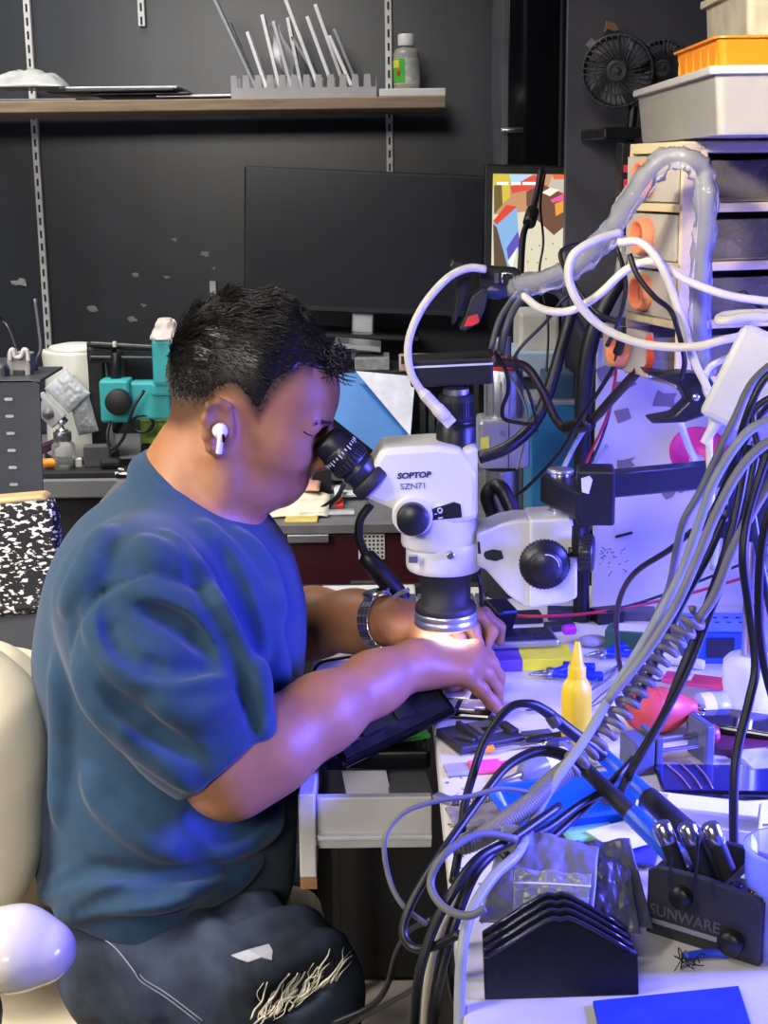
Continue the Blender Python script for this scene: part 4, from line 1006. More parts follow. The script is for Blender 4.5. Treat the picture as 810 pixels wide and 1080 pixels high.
# blue basin
c = at(598, 862); t = empty('blue_basin', (c.x, c.y, TZ), 'bright blue shallow plastic basin half under the soldering handles', 'basin', None, .25)
bl = mat('bright blue plastic', '0a55d6', .35, var=.05)
def rr(w, d, r, n=6):
    q = []
    for cx, cy, a0 in ((w/2-r, d/2-r, 0), (-w/2+r, d/2-r, 90), (-w/2+r, -d/2+r, 180), (w/2-r, -d/2+r, 270)):
        for i in range(n+1): a = math.radians(a0+90*i/n); q.append((cx+r*math.cos(a), cy+r*math.sin(a)))
    return q
def dish(mb, w, d, h, r, th=.0018, flare=.008, rim=.004):
    """open tray with flared walls and a rolled rim, base at z 0"""
    lv = [(w-2*flare, d-2*flare, 0), (w, d, h), (w+2*rim, d+2*rim, h), (w+2*rim, d+2*rim, h-th), (w+.001, d+.001, h-th)]
    inn = [(w-2*th, d-2*th, h), (w-2*flare-2*th, d-2*flare-2*th, th)]
    rings = [rr(a, b, r) for a, b, _ in lv]; zs_ = [z for *_, z in lv]
    # outer shell from base up to rim, then inner wall down to floor
    order = [(rr(w-2*flare, d-2*flare, r), 0), (rr(w, d, r), h-th), (rr(w+2*rim, d+2*rim, r+rim), h-th), (rr(w+2*rim, d+2*rim, r+rim), h), (rr(w-2*th, d-2*th, r), h), (rr(w-2*flare-2*th, d-2*flare-2*th, r), th)]
    n = len(order[0][0]); vs = []; fs = []
    for ring, z in order: vs += [(x, y, z) for x, y in ring]
    for k in range(len(order)-1):
        for i in range(n): j = (i+1) % n; fs.append([k*n+i, k*n+j, (k+1)*n+j, (k+1)*n+i])
    fs.append(list(range(n))[::-1]); fs.append([(len(order)-1)*n+i for i in range(n)])
    mb.add(vs, fs); return mb
dish(MB(), .135, .085, .022, .012).build('basin_body', bl, t, world=False)
# ------------------------------------------------------------------ right hand part of the bench
def frame_box(origin, xdir):
    x = V(xdir).normalized(); return MX((x, V((0, 0, 1)).cross(x), V((0, 0, 1)))).transposed()
# soldering handle holder with lettering
A, Bp = at(688, 985), at(793, 1018); x = (Bp-A).normalized(); yaw = math.atan2(x.y, x.x); W = (Bp-A).length+.012
hl = empty('iron_holder', (A+Bp)/2, 'black heavy soldering handle holder with knobs at the right foreground', 'tool holder', None, yaw)
hm = mat('charcoal holder plastic', '2c2c33', .5, var=.1, bump=.1, bscale=300)
HH = .062; D = .075
prof_ = [(-W/2, 0), (W/2, 0), (W/2, HH*.86), (W*.40, HH*.93), (0, HH), (-W*.42, HH*.98), (-W/2, HH*.90)]
MB().prism(prof_, .006, (0, .006, 0), XZ, .0012).build('front_panel', hm, hl, world=False)
MB().prism(prof_, .006, (0, D, 0), XZ, .0012).build('back_panel', hm, hl, world=False)
for s in (-1, 1): MB().box((s*(W/2-.004), D/2, HH*.43), (.008, D-.01, HH*.86), bev=.001).build('end_panel', hm, hl, world=False)
MB().box((W*.30, D/2, HH*.84), (W*.36, D-.012, .008), bev=.001).build('top_deck', hm, hl, world=False)
MB().box((0, D/2, .004), (W-.012, D-.012, .008)).build('floor_plate', blkm, hl, world=False)
def hknob(px, py, r, dz):
    p = PZ(px, py, TZ+dz); I = mw(hl).inverted(); q = I@p
    # slide along the view ray onto the front panel
    d = (I.to_3x3()@(p-CAMP)); q = q-d*(q.y/d.y)
    k = MB().lathe([(r*.9, -.001), (r, .001), (r, r*.75), (r*.86, r*.95), (0, r)], q, (0, -1, 0), 28).build('knob', blk, hl, world=False)
    for a in range(12):
        t = 2*PI*a/12
    return k
hknob(720, 944, .0095, .05); hknob(773, 992, .0105, .02)
tb = MX.Translation((-W*.02, 0, 0))
o_ = mw(hl)@V((-W*.155, -.0004, HH*.36)); X_ = (mw(hl).to_3x3()@V((1, 0, 0)))
text('SUNWARE', .0135, o_, axes(X_, (0, 0, 1)), mat('grey embossed lettering', '53545e', .5), hl, 'embossed_lettering', .0004, sx=.95, bold=.0002)
MB().box((-W*.155, 0, HH*.20), (W*.60, .0012, .0042), bev=.0003).build('grey_stripe', mat('grey stripe', '8b8d9c', .5), hl, world=False)
MB().box((W*.33, D*.62, HH*.84+.0045), (.022, .038, .0012), (0, 0, -.1)).build('sticker', mat('white blue sticker', 'cfe3e6', .5, col2='8aa5b5', lo=.35, hi=.4, scale=180), hl, world=False)
for s in (.22, .38): MB().lathe([(.0052, 0), (.0052, .003), (.002, .003)], (W*s, .014, HH*.88), n=20).build('socket', blkg, hl, world=False)
# the spare tips standing in the holder
I = mw(hl)
for i, (dx, dy) in enumerate(((-.028, .020), (-.010, .030), (.006, .040))):
    b0 = I@V((dx+.012, dy+.008, .012)); tp = I@V((dx-.022, dy+.004, HH+.026)); d = (tp-b0).normalized(); L = (tp-b0).length
    t = empty('spare_handle', b0, ['left-hand black spare iron handle with steel collar in the holder', 'middle black spare iron handle with steel collar in the holder', 'right-hand black spare iron handle with steel collar in the holder'][i], 'iron handle', 'spare handles in the black holder')
    MB().lathe([(.006, 0), (.0072, .003), (.0072, L*.78)], b0, d, 20).build('grip', blkm, t)
    MB().lathe([(.0078, L*.78), (.0082, L*.8), (.0082, L*.97), (.006, L)], b0, d, 20).build('collar', chrome, t)
for px, py, px2, py2, lab in ((733, 940, 744, 878, 'thin black probe standing in the holder deck, right one'), (706, 935, 708, 905, 'short black probe standing in the holder deck, left one')):
    c = PZ(px, py, TZ+HH*.9); MB().cyl(c, c+V((.002, .006, .045 if px > 720 else .022)), .0014, n=10).build('probe_pin', blk, None, lab, 'probe')
# soldering irons lying over the holder
def iron(pts, seg, label, tail):
    """seg: (fraction0, fraction1, radius, material, part)"""
    t = empty('soldering_iron', V((pts[-1].x, pts[-1].y, TZ)), label, 'soldering iron'); a, b = pts[0], pts[-1]; d = b-a
    for f0, f1, r0, r1, m_, nm in seg:
        MB().lathe([(r0*.94, 0), (r0, .0015), (r1, (d*(f1-f0)).length-.0015), (r1*.94, (d*(f1-f0)).length)], a+d*f0, d, 24).build(nm, m_, t)
    return t
bluegrip = mat('blue iron handle', '1d56d8', .35)
i1 = (P(634, 795, 1.27), P(754, 905, 1.15)); i2 = (P(606, 800, 1.20), P(728, 918, 1.10))
iron(i1, [(0, .45, .0075, .0085, bluegrip, 'handle'), (.42, .86, .0098, .0115, blkm, 'grip_sleeve'), (.86, 1, .0095, .009, chrome, 'collar')], 'blue and black soldering iron resting in the holder, farther of two', None)
iron(i2, [(0, .52, .0062, .0082, blkm, 'cord_sleeve'), (.50, .90, .0088, .0098, bluegrip, 'handle'), (.90, 1, .0105, .0105, chrome, 'collar')], 'blue handled soldering iron with black sleeve, nearer of two', None)
# stack of black folded stands with grey bags on top
def hut(yoff, zoff, W, Lr, hgt, lab, k):
    pass
A, Bq = at(515, 1062), at(672, 1052)
FY0 = (A.y+Bq.y)/2; cx_ = (A.x+Bq.x)/2; Wd = (Bq.x-A.x)+.004
ridge = .040; side = .072
gb = mat('dark glossy tray plastic', '1c1d26', .22, var=.08)
for i in range(4):
    y = FY0+.006+i*.0125
    t = empty('folded_tray', (cx_, y, TZ), ['glossy black peaked tray nearest the camera at the bottom edge', 'second glossy black peaked tray in the stack at the bottom edge', 'third glossy black peaked tray in the stack at the bottom edge', 'rearmost glossy black peaked tray, touching the grey bags'][i], 'tray', 'peaked black trays stacked on edge', (math.radians(-14), 0, math.radians(2)))
    w = Wd-.001*i; pk_ = [(-w/2, 0), (w/2, 0), (w/2, .032), (.012, .0590), (0, .0600), (-.012, .0590), (-w/2, .032)]
    MB().prism(pk_, .0045, (0, .0045, 0), XZ, .001).build('panel', gb, t, world=False)
    tt = [(-w/2+.002, .032), (-.012, .0582), (0, .0592), (.012, .0582), (w/2-.002, .032)]
    MB().tube([(x, -.0005, z) for x, z in tt], .0018, n=8, res=3).build('rim', mat('tray rim', '2b2d3a', .18), t, world=False)
# grey antistatic bags draped behind/over the trays
def bagsheet(name, corners, m_, label, amp=.004, seed=0, th=.0009):
    c = [V(q) for q in corners]
    def fn(u, v):
        p = c[0]*(1-u)*(1-v)+c[1]*u*(1-v)+c[2]*u*v+c[3]*(1-u)*v
        e = min(1, 6*u, 6*(1-u))*.7+.3
        return p+V((0, -.4, 1))*amp*e*(NZ.noise(V((u*5+seed, v*4, seed)))+.5*NZ.noise(V((u*13, v*11+seed, seed*2))))
    mb = MB(); mb.sheet(fn, 34, 26, th); return mb.build(name, m_, None, label, 'bag', 'grey antistatic bags on the black trays')
esd = mat('grey antistatic film', '74747d', .42, 0, var=.12, scale=12, bump=.35, bscale=45)
esd2 = mat('dark antistatic film', '484955', .36, 0, var=.15, scale=14, bump=.35, bscale=45)
YB = FY0+.062
bagsheet('antistatic_bag', (P(505, 972, YB-.006), P(625, 975, YB-.010), P(632, 893, YB+.050), P(530, 868, YB+.055)), esd, 'large grey antistatic bag leaning left behind the black trays', .004, 1)
bagsheet('antistatic_bag', (P(600, 975, YB+.004), P(676, 985, YB+.000), P(664, 914, YB+.050), P(612, 890, YB+.055)), esd2, 'darker antistatic bag leaning right, its torn corner sticking out', .004, 5)
bagsheet('antistatic_bag', (P(612, 968, YB+.016), P(690, 980, YB+.014), P(664, 884, YB+.075), P(580, 890, YB+.08)), esd2, 'blue-grey antistatic bag rearmost, showing its upper right corner', .004, 9)
bagsheet('antistatic_bag', (P(541, 962, YB-.002), P(620, 957, YB-.002), P(624, 922, YB+.014), P(541, 915, YB+.016)), mat('zip bag film', '8c8e99', .3, 0, bump=.5, bscale=50), 'small zip bag with white seal line in front of the larger bags', .003, 3)
z0, z1 = P(541, 931, YB+.006), P(623, 935, YB+.004); MB().tube([z0, (z0+z1)/2+V((0, -.001, .001)), z1], .0011, n=6).build('seal_line', white, bpy.data.objects['antistatic_bag.003'])
# black phone / blue mat at the bottom edge
c0, c1, c2, c3 = at(625, 1060), at(779, 1044), at(800, 1110), at(640, 1130)
MB().slab([c0, c1, c2, c3], .004, .001, flip=(c1-c0).cross(c3-c0).z < 0).build('blue_pad', mat('blue rubber pad', '2a3fb0', .5), None, 'flat blue pad lying at the bottom edge of the bench', 'pad')
# nail clipper scrap in front of holder
a, b = at(722, 1014, .004), at(768, 1011, .004)
t = empty('solder_tweezer', (a+b)/2, 'small blue and silver nipper lying in front of the black holder', 'nipper')
MB().tube([a, (a+b)/2+V((0, .003, 0)), b], .0035, n=10).build('handle', mat('blue vinyl', '2a48d8', .4), t)
MB().tube([b, b+V((.012, .004, 0)), b+V((.02, .002, 0))], lambda q: .003*(1-.7*q), n=10).build('jaw', steel, t)
wm = MB()
random.seed(2)
for i in range(12):
    p = at(717+random.uniform(-8, 16), 1016+random.uniform(-6, 8), .001); wm.tube([p, p+V((random.uniform(-.008, .008), random.uniform(-.004, .006), .006)), p+V((random.uniform(-.012, .012), random.uniform(-.006, .006), .001))], .0005, n=4, res=4)
wm.build('wire_scraps', rubber, None, 'tangle of thin dark wire scraps in front of the holder', 'wire', kind='stuff')
# clear beaker at the right edge
c = at(826, 1000); t = empty('beaker', c, 'clear glass beaker cut by the right edge of the picture', 'beaker')
MB().lathe([(.030, 0), (.0315, .003), (.0335, .085), (.0350, .087), (.0350, .089), (.0320, .089), (.030, .006)], n=40, cap=False).build('glass_wall', mat('bluish clear glass', 'c6d0f4', .08, alpha=.4), t, world=False)
# vise / clamp
c = at(706, 806); vz = empty('bench_vise', c, 'small grey two-jaw clamp with steel rods beside the red rubber bulb', 'clamp', None, .28)
vm = mat('blue-grey clamp body', '59606f', .42, .2, var=.1)
MB().box((-.038, 0, .018), (.022, .040, .036), bev=.002).build('fixed_jaw', vm, vz, world=False)
MB().box((-.022, 0, .020), (.007, .042, .040), bev=.001).build('jaw_face', vm, vz, world=False)
MB().box((.036, 0, .024), (.010, .042, .044), bev=.002).build('sliding_jaw', vm, vz, world=False)
for y in (-.012, .012): MB().cyl((-.025, y, .022), (.034, y, .022), .0024, n=12).build('guide_rod', chrome, vz, world=False)
MB().cyl((-.025, 0, .030), (.05, 0, .030), .003, n=12).build('screw', steel, vz, world=False)
MB().lathe([(.0095, 0), (.0105, .002), (.0105, .010), (.009, .012)], (.042, 0, .028), (1, 0, 0), 24).build('knob', mat('dark red knob', '8c1f33', .4), vz, world=False)
# red bulb
c = at(700, 772); rb = empty('rubber_bulb', c, 'red rubber air bulb lying behind the grey clamp', 'bulb')
a, b = V((c.x-.045, c.y-.004, TZ+.026)), V((c.x+.036, c.y+.012, TZ+.024)); d = b-a; L = d.length
rm = mat('red rubber', 'd24a38', .42, var=.06)
MB().lathe([(0, 0), (.009, .001), (.016, .006), (.022, .014), (.0255, .025), (.0262, .036), (.025, .048), (.021, .06), (.015, .07), (.011, .076), (.0095, L)], a, d, 40).build('bulb', rm, rb)
MB().lathe([(.02628, .034), (.0266, .0355), (.02628, .037)], a, d, 40, cap=False).build('mould_seam', rm, rb)
MB().lathe([(.0098, L-.008), (.0104, L-.006), (.0104, L), (.006, L+.001)], a, d, 24).build('neck_ring', rm, rb)
# clear jar with label, pink strip, black phone
c = at(745, 764); a = c+V((-.012, 0, .018)); t = empty('clear_jar', c, 'clear plastic jar with printed label lying behind the red bulb', 'jar')
d = V((1, .2, 0))
MB().lathe([(.012, 0), (.018, .003), (.018, .034), (.016, .036)], a, d, 32).build('jar_body', mat('blue-white clear plastic', 'cfd6f4', .2, alpha=.5), t)
MB().lathe([(.0184, .004), (.0184, .018)], a, d, 32, cap=False).build('label', mat('cream printed label', 'd9cfbd', .5, col2='6a4a3a', lo=.38, hi=.42, scale=160), t)
a, b = at(700, 727, .010), at(790, 742, .014); R = axes(b-a, (0, 1, .15))
t = empty('pink_strip', (a+b)/2, 'long pink plastic strip with white square label behind the red bulb', 'strip')
MB().box((a+b)/2+V((0, 0, .006)), ((b-a).length, .022, .006), R, bev=.001).build('strip_body', mat('pink strip', 'd8437f', .45), t)
MB().box(a+(b-a)*.26+V((0, 0, .0093)), (.016, .014, .0008), R).build('blank_label', paper, t)
def phone(px, py, size, yaw, label, bm, glassm, cams=False, lift=0, tilt=(0, 0)):
    c = at(px, py, lift); t = empty('phone', c, label, 'phone', None, (tilt[0], tilt[1], yaw))
    MB().box((0, 0, size[2]/2), size, bev=.0028).build('body', bm, t, world=False)
    MB().box((0, 0, size[2]+.0002), (size[0]-.004, size[1]-.004, .0008), bev=.0003).build('glass_panel', glassm, t, world=False)
    if cams:
        for q in ((-.4, .25), (-.4, -.05)):
            MB().lathe([(.0052, 0), (.0052, .0016), (.0035, .002), (0, .002)], (size[0]*q[0], size[1]*q[1], size[2]), n=22).build('camera_lens', chrome, t, world=False)
    return t
phone(782, 778, (.115, .058, .009), -.35, 'black phone with camera rings lying right of the grey clamp', blkg, gloss, True, .012, (0, .05))
MB().box(tuple(at(782, 792, .006)), (.08, .05, .012), -.35, bev=.002).build('dark_pouch', mat('dark red pouch', '5a2030', .5), None, 'dark red pouch under the black phone with camera rings', 'pouch')
t = phone(765, 832, (.135, .068, .008), -.06, 'broken black phone with three orange wires across it', blkg, mat('blue-black glass', '141a4a', .12), False, .004)
for k in range(3):
    MB().tube([(-.040+k*.011, -.030, .0098), (-.046+k*.013, 0, .0100), (-.056+k*.015, .031, .0098)], .0007, n=5).build('bare_wire', mat('bare copper wire', 'd59a78', .3, .5), t, world=False)
MB().box((.052, 0, .0088), (.0016, .055, .0006)).build('white_line', white, t, world=False)
lying('card_scrap', 752, 805, (.040, .035, .001), .3, paper, 'white card scrap with red print between clamp and broken phone', 'card', .001)
lying('red_tab', 738, 800, (.014, .008, .002), -.4, redp, 'small red plastic tab beside the grey clamp', 'tab')
lying('foil_packet', 800, 812, (.04, .05, .005), .2, mat('silver foil packet', 'b8bcc8', .25, .4, bump=.6, bscale=50), 'crinkled silver packet at the right edge behind the broken phone', 'packet', .009)
# white carton with blue blister, below the broken phone
c = at(735, 878); t = empty('phone_box', c, 'white open phone box with blue blister bits, under the soldering irons', 'box', None, -.30)
MB().box((0, 0, .002), (.115, .066, .004)).build('base', paper, t, world=False)
for s, nm in ((-1, 'y'), (1, 'y')): MB().box((0, s*.033, .011), (.115, .002, .022)).build('wall', paper, t, world=False)
for s in (-1, 1): MB().box((s*.0575, 0, .011), (.002, .068, .022)).build('wall', paper, t, world=False)
MB().box((.012, .018, .021), (.085, .026, .002), (.08, 0, 0)).build('flap', paper, t, world=False)
bb_ = MB()
random.seed(9)
for i in range(16): bb_.ell((-.012+random.uniform(-.03, .03), -.010+random.uniform(-.014, .012), .016+random.uniform(-.003, .003)), (.006, .004, .003), (0, 0, random.uniform(0, 3)), 10, 6)
bb_.build('blister_bits', mat('blue blister', '3a4ab8', .25), None, 'heap of blue blister bits in the white phone box', 'bits', kind='stuff')
lying('green_dish', 622, 884, (.05, .03, .006), .3, mat('mint green plastic', '8fd6a8', .4), 'mint green plastic dish poking out behind the blue basin', 'dish', .003)
lying('white_card', 655, 893, (.045, .05, .0012), .5, paper, 'white card lying between the basin and the soldering irons', 'card', .010)
lying('dark_pcb', 664, 905, (.05, .04, .004), -.3, mat('dark blue circuit board', '3a3f7a', .4, var=.3, scale=150), 'dark blue circuit board lying under the soldering irons', 'circuit board', .002)
# phone chassis on the yellow and purple box
c = at(555, 700); t = empty('tool_box', c, 'flat yellow and purple carton lying behind the yellow bottle', 'box', None, .04)
MB().box((.024, 0, .008), (.066, .06, .016), bev=.001).build('yellow_half', mat('yellow carton', 'd9d428', .5), t, world=False)
MB().box((-.030, 0, .008), (.042, .0602, .0158), bev=.001).build('purple_half', mat('purple carton', '5a3f9a', .5), t, world=False)
MB().box((.046, -.0306, .008), (.008, .001, .009)).build('printed_square', mat('navy print', '2a2a66', .5), t, world=False)
c = at(545, 690); t = empty('phone_chassis', (c.x-.004, c.y, TZ+.0165), 'silver edged phone chassis lying on the yellow and purple carton', 'phone', None, .10)
MB().box((0, 0, .005), (.108, .058, .010), bev=.003).build('metal_frame', alu, t, world=False)
MB().box((0, 0, .0105), (.100, .051, .001), bev=.0004).build('inside', mat('dark blue phone inside', '23253a', .4, var=.5, scale=80), t, world=False)
for x, y, w, d in ((.03, .008, .03, .02), (-.02, .0, .045, .03), (.036, -.014, .02, .012)): MB().box((x, y, .0115), (w, d, .0014), bev=.0004).build('module', blkm, t, world=False)
# pliers
def pliers(px, py, yaw, label, L=.10):
    c = at(px, py); t = empty('pliers', c, label, 'pliers', None, yaw); hm_ = mat('royal blue grip', '1533d6', .35)
    for s in (-1, 1):
        MB().tube([(-L*.55, s*.016, .006), (-L*.3, s*.016, .008), (-L*.05, s*.006, .008), (L*.04, s*.001, .008)], lambda q: .0058*(1-.35*q), n=12).build('grip', hm_, t, world=False)
        MB().tube([(L*.02, s*.003, .008), (L*.12, -s*.005, .008), (L*.32, -s*.001, .008)], lambda q: .005*(1-.75*q), n=10).build('jaw', steel, t, world=False)
    MB().cyl((L*.06, 0, .002), (L*.06, 0, .014), .005, n=18).build('pivot', steel, t, world=False)
pliers(585, 716, .15+PI, 'royal blue handled pliers lying left of the yellow bottle', .10)
pliers(640, 695, .35+PI, 'royal blue handled pliers behind the yellow bottle, farther right', .10)
MB().box(tuple(at(600, 676, .016)), (.018, .014, .012), .2, bev=.003).build('magenta_cap', mat('magenta plastic', 'c02ad0', .4), None, 'small magenta cap behind the yellow bottle', 'cap')
c = at(625, 682); MB().ell((c.x, c.y, TZ+.008), (.02, .012, .008)).build('putty_lump', mat('grey putty', '8b8ba8', .7, bump=.4, bscale=80), None, 'lump of grey putty behind the yellow bottle', 'putty')
for i, (a, b, lab) in enumerate((((612, 738), (652, 706), 'upper steel tweezers right of the yellow bottle'), ((618, 752), (668, 716), 'lower steel tweezers right of the yellow bottle'))):
    p0, p1 = at(*a, .004), at(*b, .004); n = (p1-p0).cross(V((0, 0, 1))).normalized(); t = empty('tweezers', (p0+p1)/2, lab, 'tweezers')
    for s in (-1, 1): MB().tube([p0+n*s*.0006, (p0+p1)/2+n*s*.006, p1+n*s*.001], lambda q: .0013+.0012*q, n=6, flat=.6).build('arm', chrome, t)
# green card box, white tube, loose papers
c = at(664, 684); t = empty('green_box', c, 'small dark green carton standing behind the tweezers', 'box', None, -.35)
MB().box((0, 0, .014), (.06, .035, .028), bev=.001).build('carton', mat('dark green carton', '2c5a44', .5), t, world=False)
MB().box((.004, .002, .0284), (.05, .03, .0008), (0, 0, .1)).build('top_paper', paper, t, world=False)
a, b = at(668, 694, .007), at(742, 707, .007); t = empty('glue_tube', a, 'long white glue tube lying behind the pink strip', 'tube')
d = b-a; L = d.length; MB().lathe([(.003, 0), (.0045, L*.06), (.0068, L*.12), (.0068, L*.96), (.006, L)], a, d, 24).build('tube_body', white, t)
MB().lathe([(.0022, -.012), (.003, 0)], a, d, 16).build('cap', paper, t)
c = at(742, 690); 
def curl(u, v): return V((c.x+(u-.5)*.05, c.y+(v-.5)*.05, TZ+.012+.028*v*v+.006*math.sin(3*u)))
mbx = MB(); mbx.sheet(curl, 10, 10, .0006); mbx.build('curled_paper', paper, None, 'curled white sheet standing behind the glue tube', 'paper')
random.seed(21)
for i, (px, py, w, d, yaw, k, lab) in enumerate([(650, 712, .05, .03, .5, 'w', 'white slip of paper under the tweezers'), (690, 716, .07, .02, -.2, 'b', 'dark strip lying in front of the glue tube'), (700, 712, .04, .03, .4, 'w', 'white slip half under the glue tube'),
        (640, 800, .05, .04, .3, 'w', 'white slip under the cables left of the grey clamp'), (660, 850, .05, .02, -.5, 'b', 'dark strip between basin and white carton'), (680, 862, .03, .02, .9, 'w', 'small white chip beside the irons'),
        (800, 860, .05, .05, .1, 'w', 'white sheet at the right edge in front of the broken phone'), (560, 752, .012, .006, .3, 'b', 'tiny dark chip on the clear bench top')]):
    lying('loose_slip', px, py, (w, d, .0012), yaw, paper if k == 'w' else mat('slate strip', '3d4066', .4), lab, 'slip', .0005+.0004*i)
# black adapter behind the ring light
a = P(525, 650, 1.80); t = empty('usb_adapter', (a.x, a.y, TZ), 'black cube adapter with blue face behind the man\'s left fingers', 'adapter', None, .55)
zc = max(a.z-TZ, .02); MB().box((0, 0, zc), (.036, .034, .036), (.35, .1, 0), bev=.003).build('case', blk, t, world=False)
MB().box((.004, -.0172, zc+.001), (.022, .001, .022), (.35, .1, 0)).build('face_label', mat('blue face label', '4a5fd0', .3), t, world=False)
# dark clutter row at the back of the bench
for i, (px, py, w, d, h, yaw, m_, lab) in enumerate([(552, 655, .05, .03, .012, .1, blk, 'flat black module under the red wire'), (600, 652, .06, .03, .014, -.1, mat('slate module', '2c2e48', .4), 'slate module right of the flat black one under the red wire'),
        (590, 664, .04, .02, .010, .2, blkm, 'low black block behind the phone chassis'), (640, 655, .04, .03, .018, .3, blk, 'black block against the foot of the lit panel'), (672, 652, .05, .03, .014, -.1, mat('grey module', '4b4d66', .4), 'grey module at the foot of the lit panel'),
        (446, 655, .05, .03, .01, .3, blkm, 'black block hidden behind the left hand')]):
    lying('electronics_module', px, py, (w, d, h), yaw, m_, lab, 'module', 0, .002, 'small modules along the back of the bench')
# blue tray block behind on the right
c = at(752, 706); t = empty('blue_bin', c, 'blue plastic parts bin with perforated lid at the foot of the lit panel', 'bin', None, -.05)
bm_ = mat('mid blue plastic', '2c55c8', .4)
MB().box((.01, .05, .021), (.085, .06, .042), bev=.003).build('bin_body', bm_, t, world=False)
MB().box((.01, .05, .046), (.092, .066, .006), bev=.002).build('lid', mat('pale blue lid', '5f7fe0', .4), t, world=False)
ho = MB(); 
for i in range(5):
    for j in range(2): ho.box((-.02+.015*i, .04+.02*j, .0492), (.006, .005, .0006))
ho.build('lid_holes', mat('dark hole', '1a2040', .6), t, world=False)['kind'] = 'stuff'
MB().box((.012, .0185, .022), (.034, .002, .026)).build('opening', blkm, t, world=False)
# ------------------------------------------------------------------ lit panel, drawer unit, trays
panelm = mat('white backing board', 'd8d6d4', .5, var=.04, scale=6)
x0 = P(627, 520, 1.985).x
MB().box(((x0+1.25)/2, 1.99, (TZ+1.135)/2), (1.25-x0, .012, 1.135-TZ), bev=.001).build('backing_board', panelm, None, 'white backing board glowing violet behind the boom arm', 'board')
scrap = mat('brown tape scrap', '8b7f86', .5, var=.15)
random.seed(8)
for i, (px, py, w, h, a, lab) in enumerate([(660, 405, 24, 11, .3, 'brownish tape scrap on the lit board just under the drawer unit'), (657, 437, 18, 16, .2, 'crumpled tape scrap on the lit board near its left edge'), (702, 421, 22, 18, -.2, 'grey tape scrap on the lit board beside the black clip'),
        (704, 517, 16, 18, .5, 'pinkish tape scrap below the boom bar'), (718, 516, 8, 9, .3, 'small dark tape scrap right of the pinkish one'), (660, 488, 20, 10, .1, 'brown tape scrap resting on the boom bar line'), (640, 392, 20, 16, .4, 'tape scrap at the top left corner of the lit board')]):
    c = P(px, py, 1.983); k = S(1, 2.0); r = random.Random(i); q = [(x_*w*k/2*r.uniform(.7, 1.1), y_*h*k/2*r.uniform(.7, 1.1)) for x_, y_ in ((-1, -1), (.2, -1.1), (1, -.8), (.8, .3), (1, 1), (-.3, .8), (-1, 1))]
    MB().prism(q, .0012, c, MX.Rotation(-a, 3, 'Y')@XZ).build('tape_scrap', scrap, None, lab, 'tape', 'tape scraps on the lit board')
mk = MB()
random.seed(4)
for i in range(26):
    c = P(random.uniform(632, 662), random.uniform(576, 606), 1.9835); mk.tube([c, c+V((random.uniform(-.006, .006), 0, random.uniform(-.004, .004)))], .0005, n=4, raw=True)
mk.build('pen_marks', mat('brown pen', '5a4a6a', .6), bpy.data.objects['backing_board'])['kind'] = 'stuff'
c = P(658, 564, 1.98); MB().tube([c+V((-.012, 0, -.003)), c, c+V((.012, 0, .003))], .002, n=6).build('wire_stub', rubber, None, 'short black wire stub stuck on the lit board', 'wire')
# shelf board carrying the drawers
MB().box(((.345+1.25)/2, 1.80, 1.118), (1.25-.345, .40, .018), bev=.002).build('drawer_shelf', mat('dark shelf board', '2a2b33', .5), None, 'dark shelf board under the cream drawer unit', 'shelf')
for xx, yy in ((.70, 1.62), (1.22, 1.62), (1.22, 1.93)): 
    MB().box((xx, yy, (TZ+1.109)/2), (.03, .03, 1.109-TZ), bev=.002).build('shelf_post', dgrey, None, ['grey post under the drawer shelf, nearest the boom column', 'grey post under the front right end of the drawer shelf', 'grey post under the back right end of the drawer shelf'][[.70, 1.22].index(xx)+(1 if yy > 1.8 else 0)], 'post', 'posts of the drawer shelf') if True else None
# drawer unit
N0 = P(717, 270, 1.57); UA = V((-.27, .96, 0)).normalized(); UB = V((UA.y, -UA.x, 0))     # UA along the front, UB into the unit
Fw, Dp, z0u, z1u = .132, .27, 1.127, P(717, 150, 1.57).z
du = empty('drawer_unit', N0+UA*Fw/2+UB*Dp/2+V((0, 0, z0u-N0.z)), 'cream four-drawer plastic unit with round peach handles, trays on top', 'drawer unit')
RU = MX((UB, UA, V((0, 0, 1)))).transposed()
def U(b, a, z): return V((N0.x, N0.y, 0))+UB*b+UA*a+V((0, 0, z))
def ubox(b0, b1, a0, a1, za, zb, bev=.002): 
    return MB().box(U((b0+b1)/2, (a0+a1)/2, (za+zb)/2), (b1-b0, a1-a0, zb-za), RU, bev=bev)
for a0 in (0, Fw-.006):
    for b0, w in ((.0, .030), (Dp-.03, .03)): ubox(b0, b0+w, a0, a0+.006, z0u, z1u).build('corner_post', cream, du)
pit = (z1u-z0u-.012)/4
for i in range(5):
    zz_ = z0u+.001+i*pit
    ubox(0, Dp, 0, Fw, zz_, zz_+(.010 if i < 4 else .012)).build('shelf_frame', cream, du)
ubox(Dp-.004, Dp, .004, Fw-.004, z0u, z1u).build('back_panel', cream, du)
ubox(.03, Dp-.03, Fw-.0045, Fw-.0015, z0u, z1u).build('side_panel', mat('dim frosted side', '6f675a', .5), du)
peach = mat('peach plastic', 'f0966a', .4, var=.04)
frost2 = mat('frosted drawer plastic', 'd9d3c6', .3, alpha=.55, var=.04)
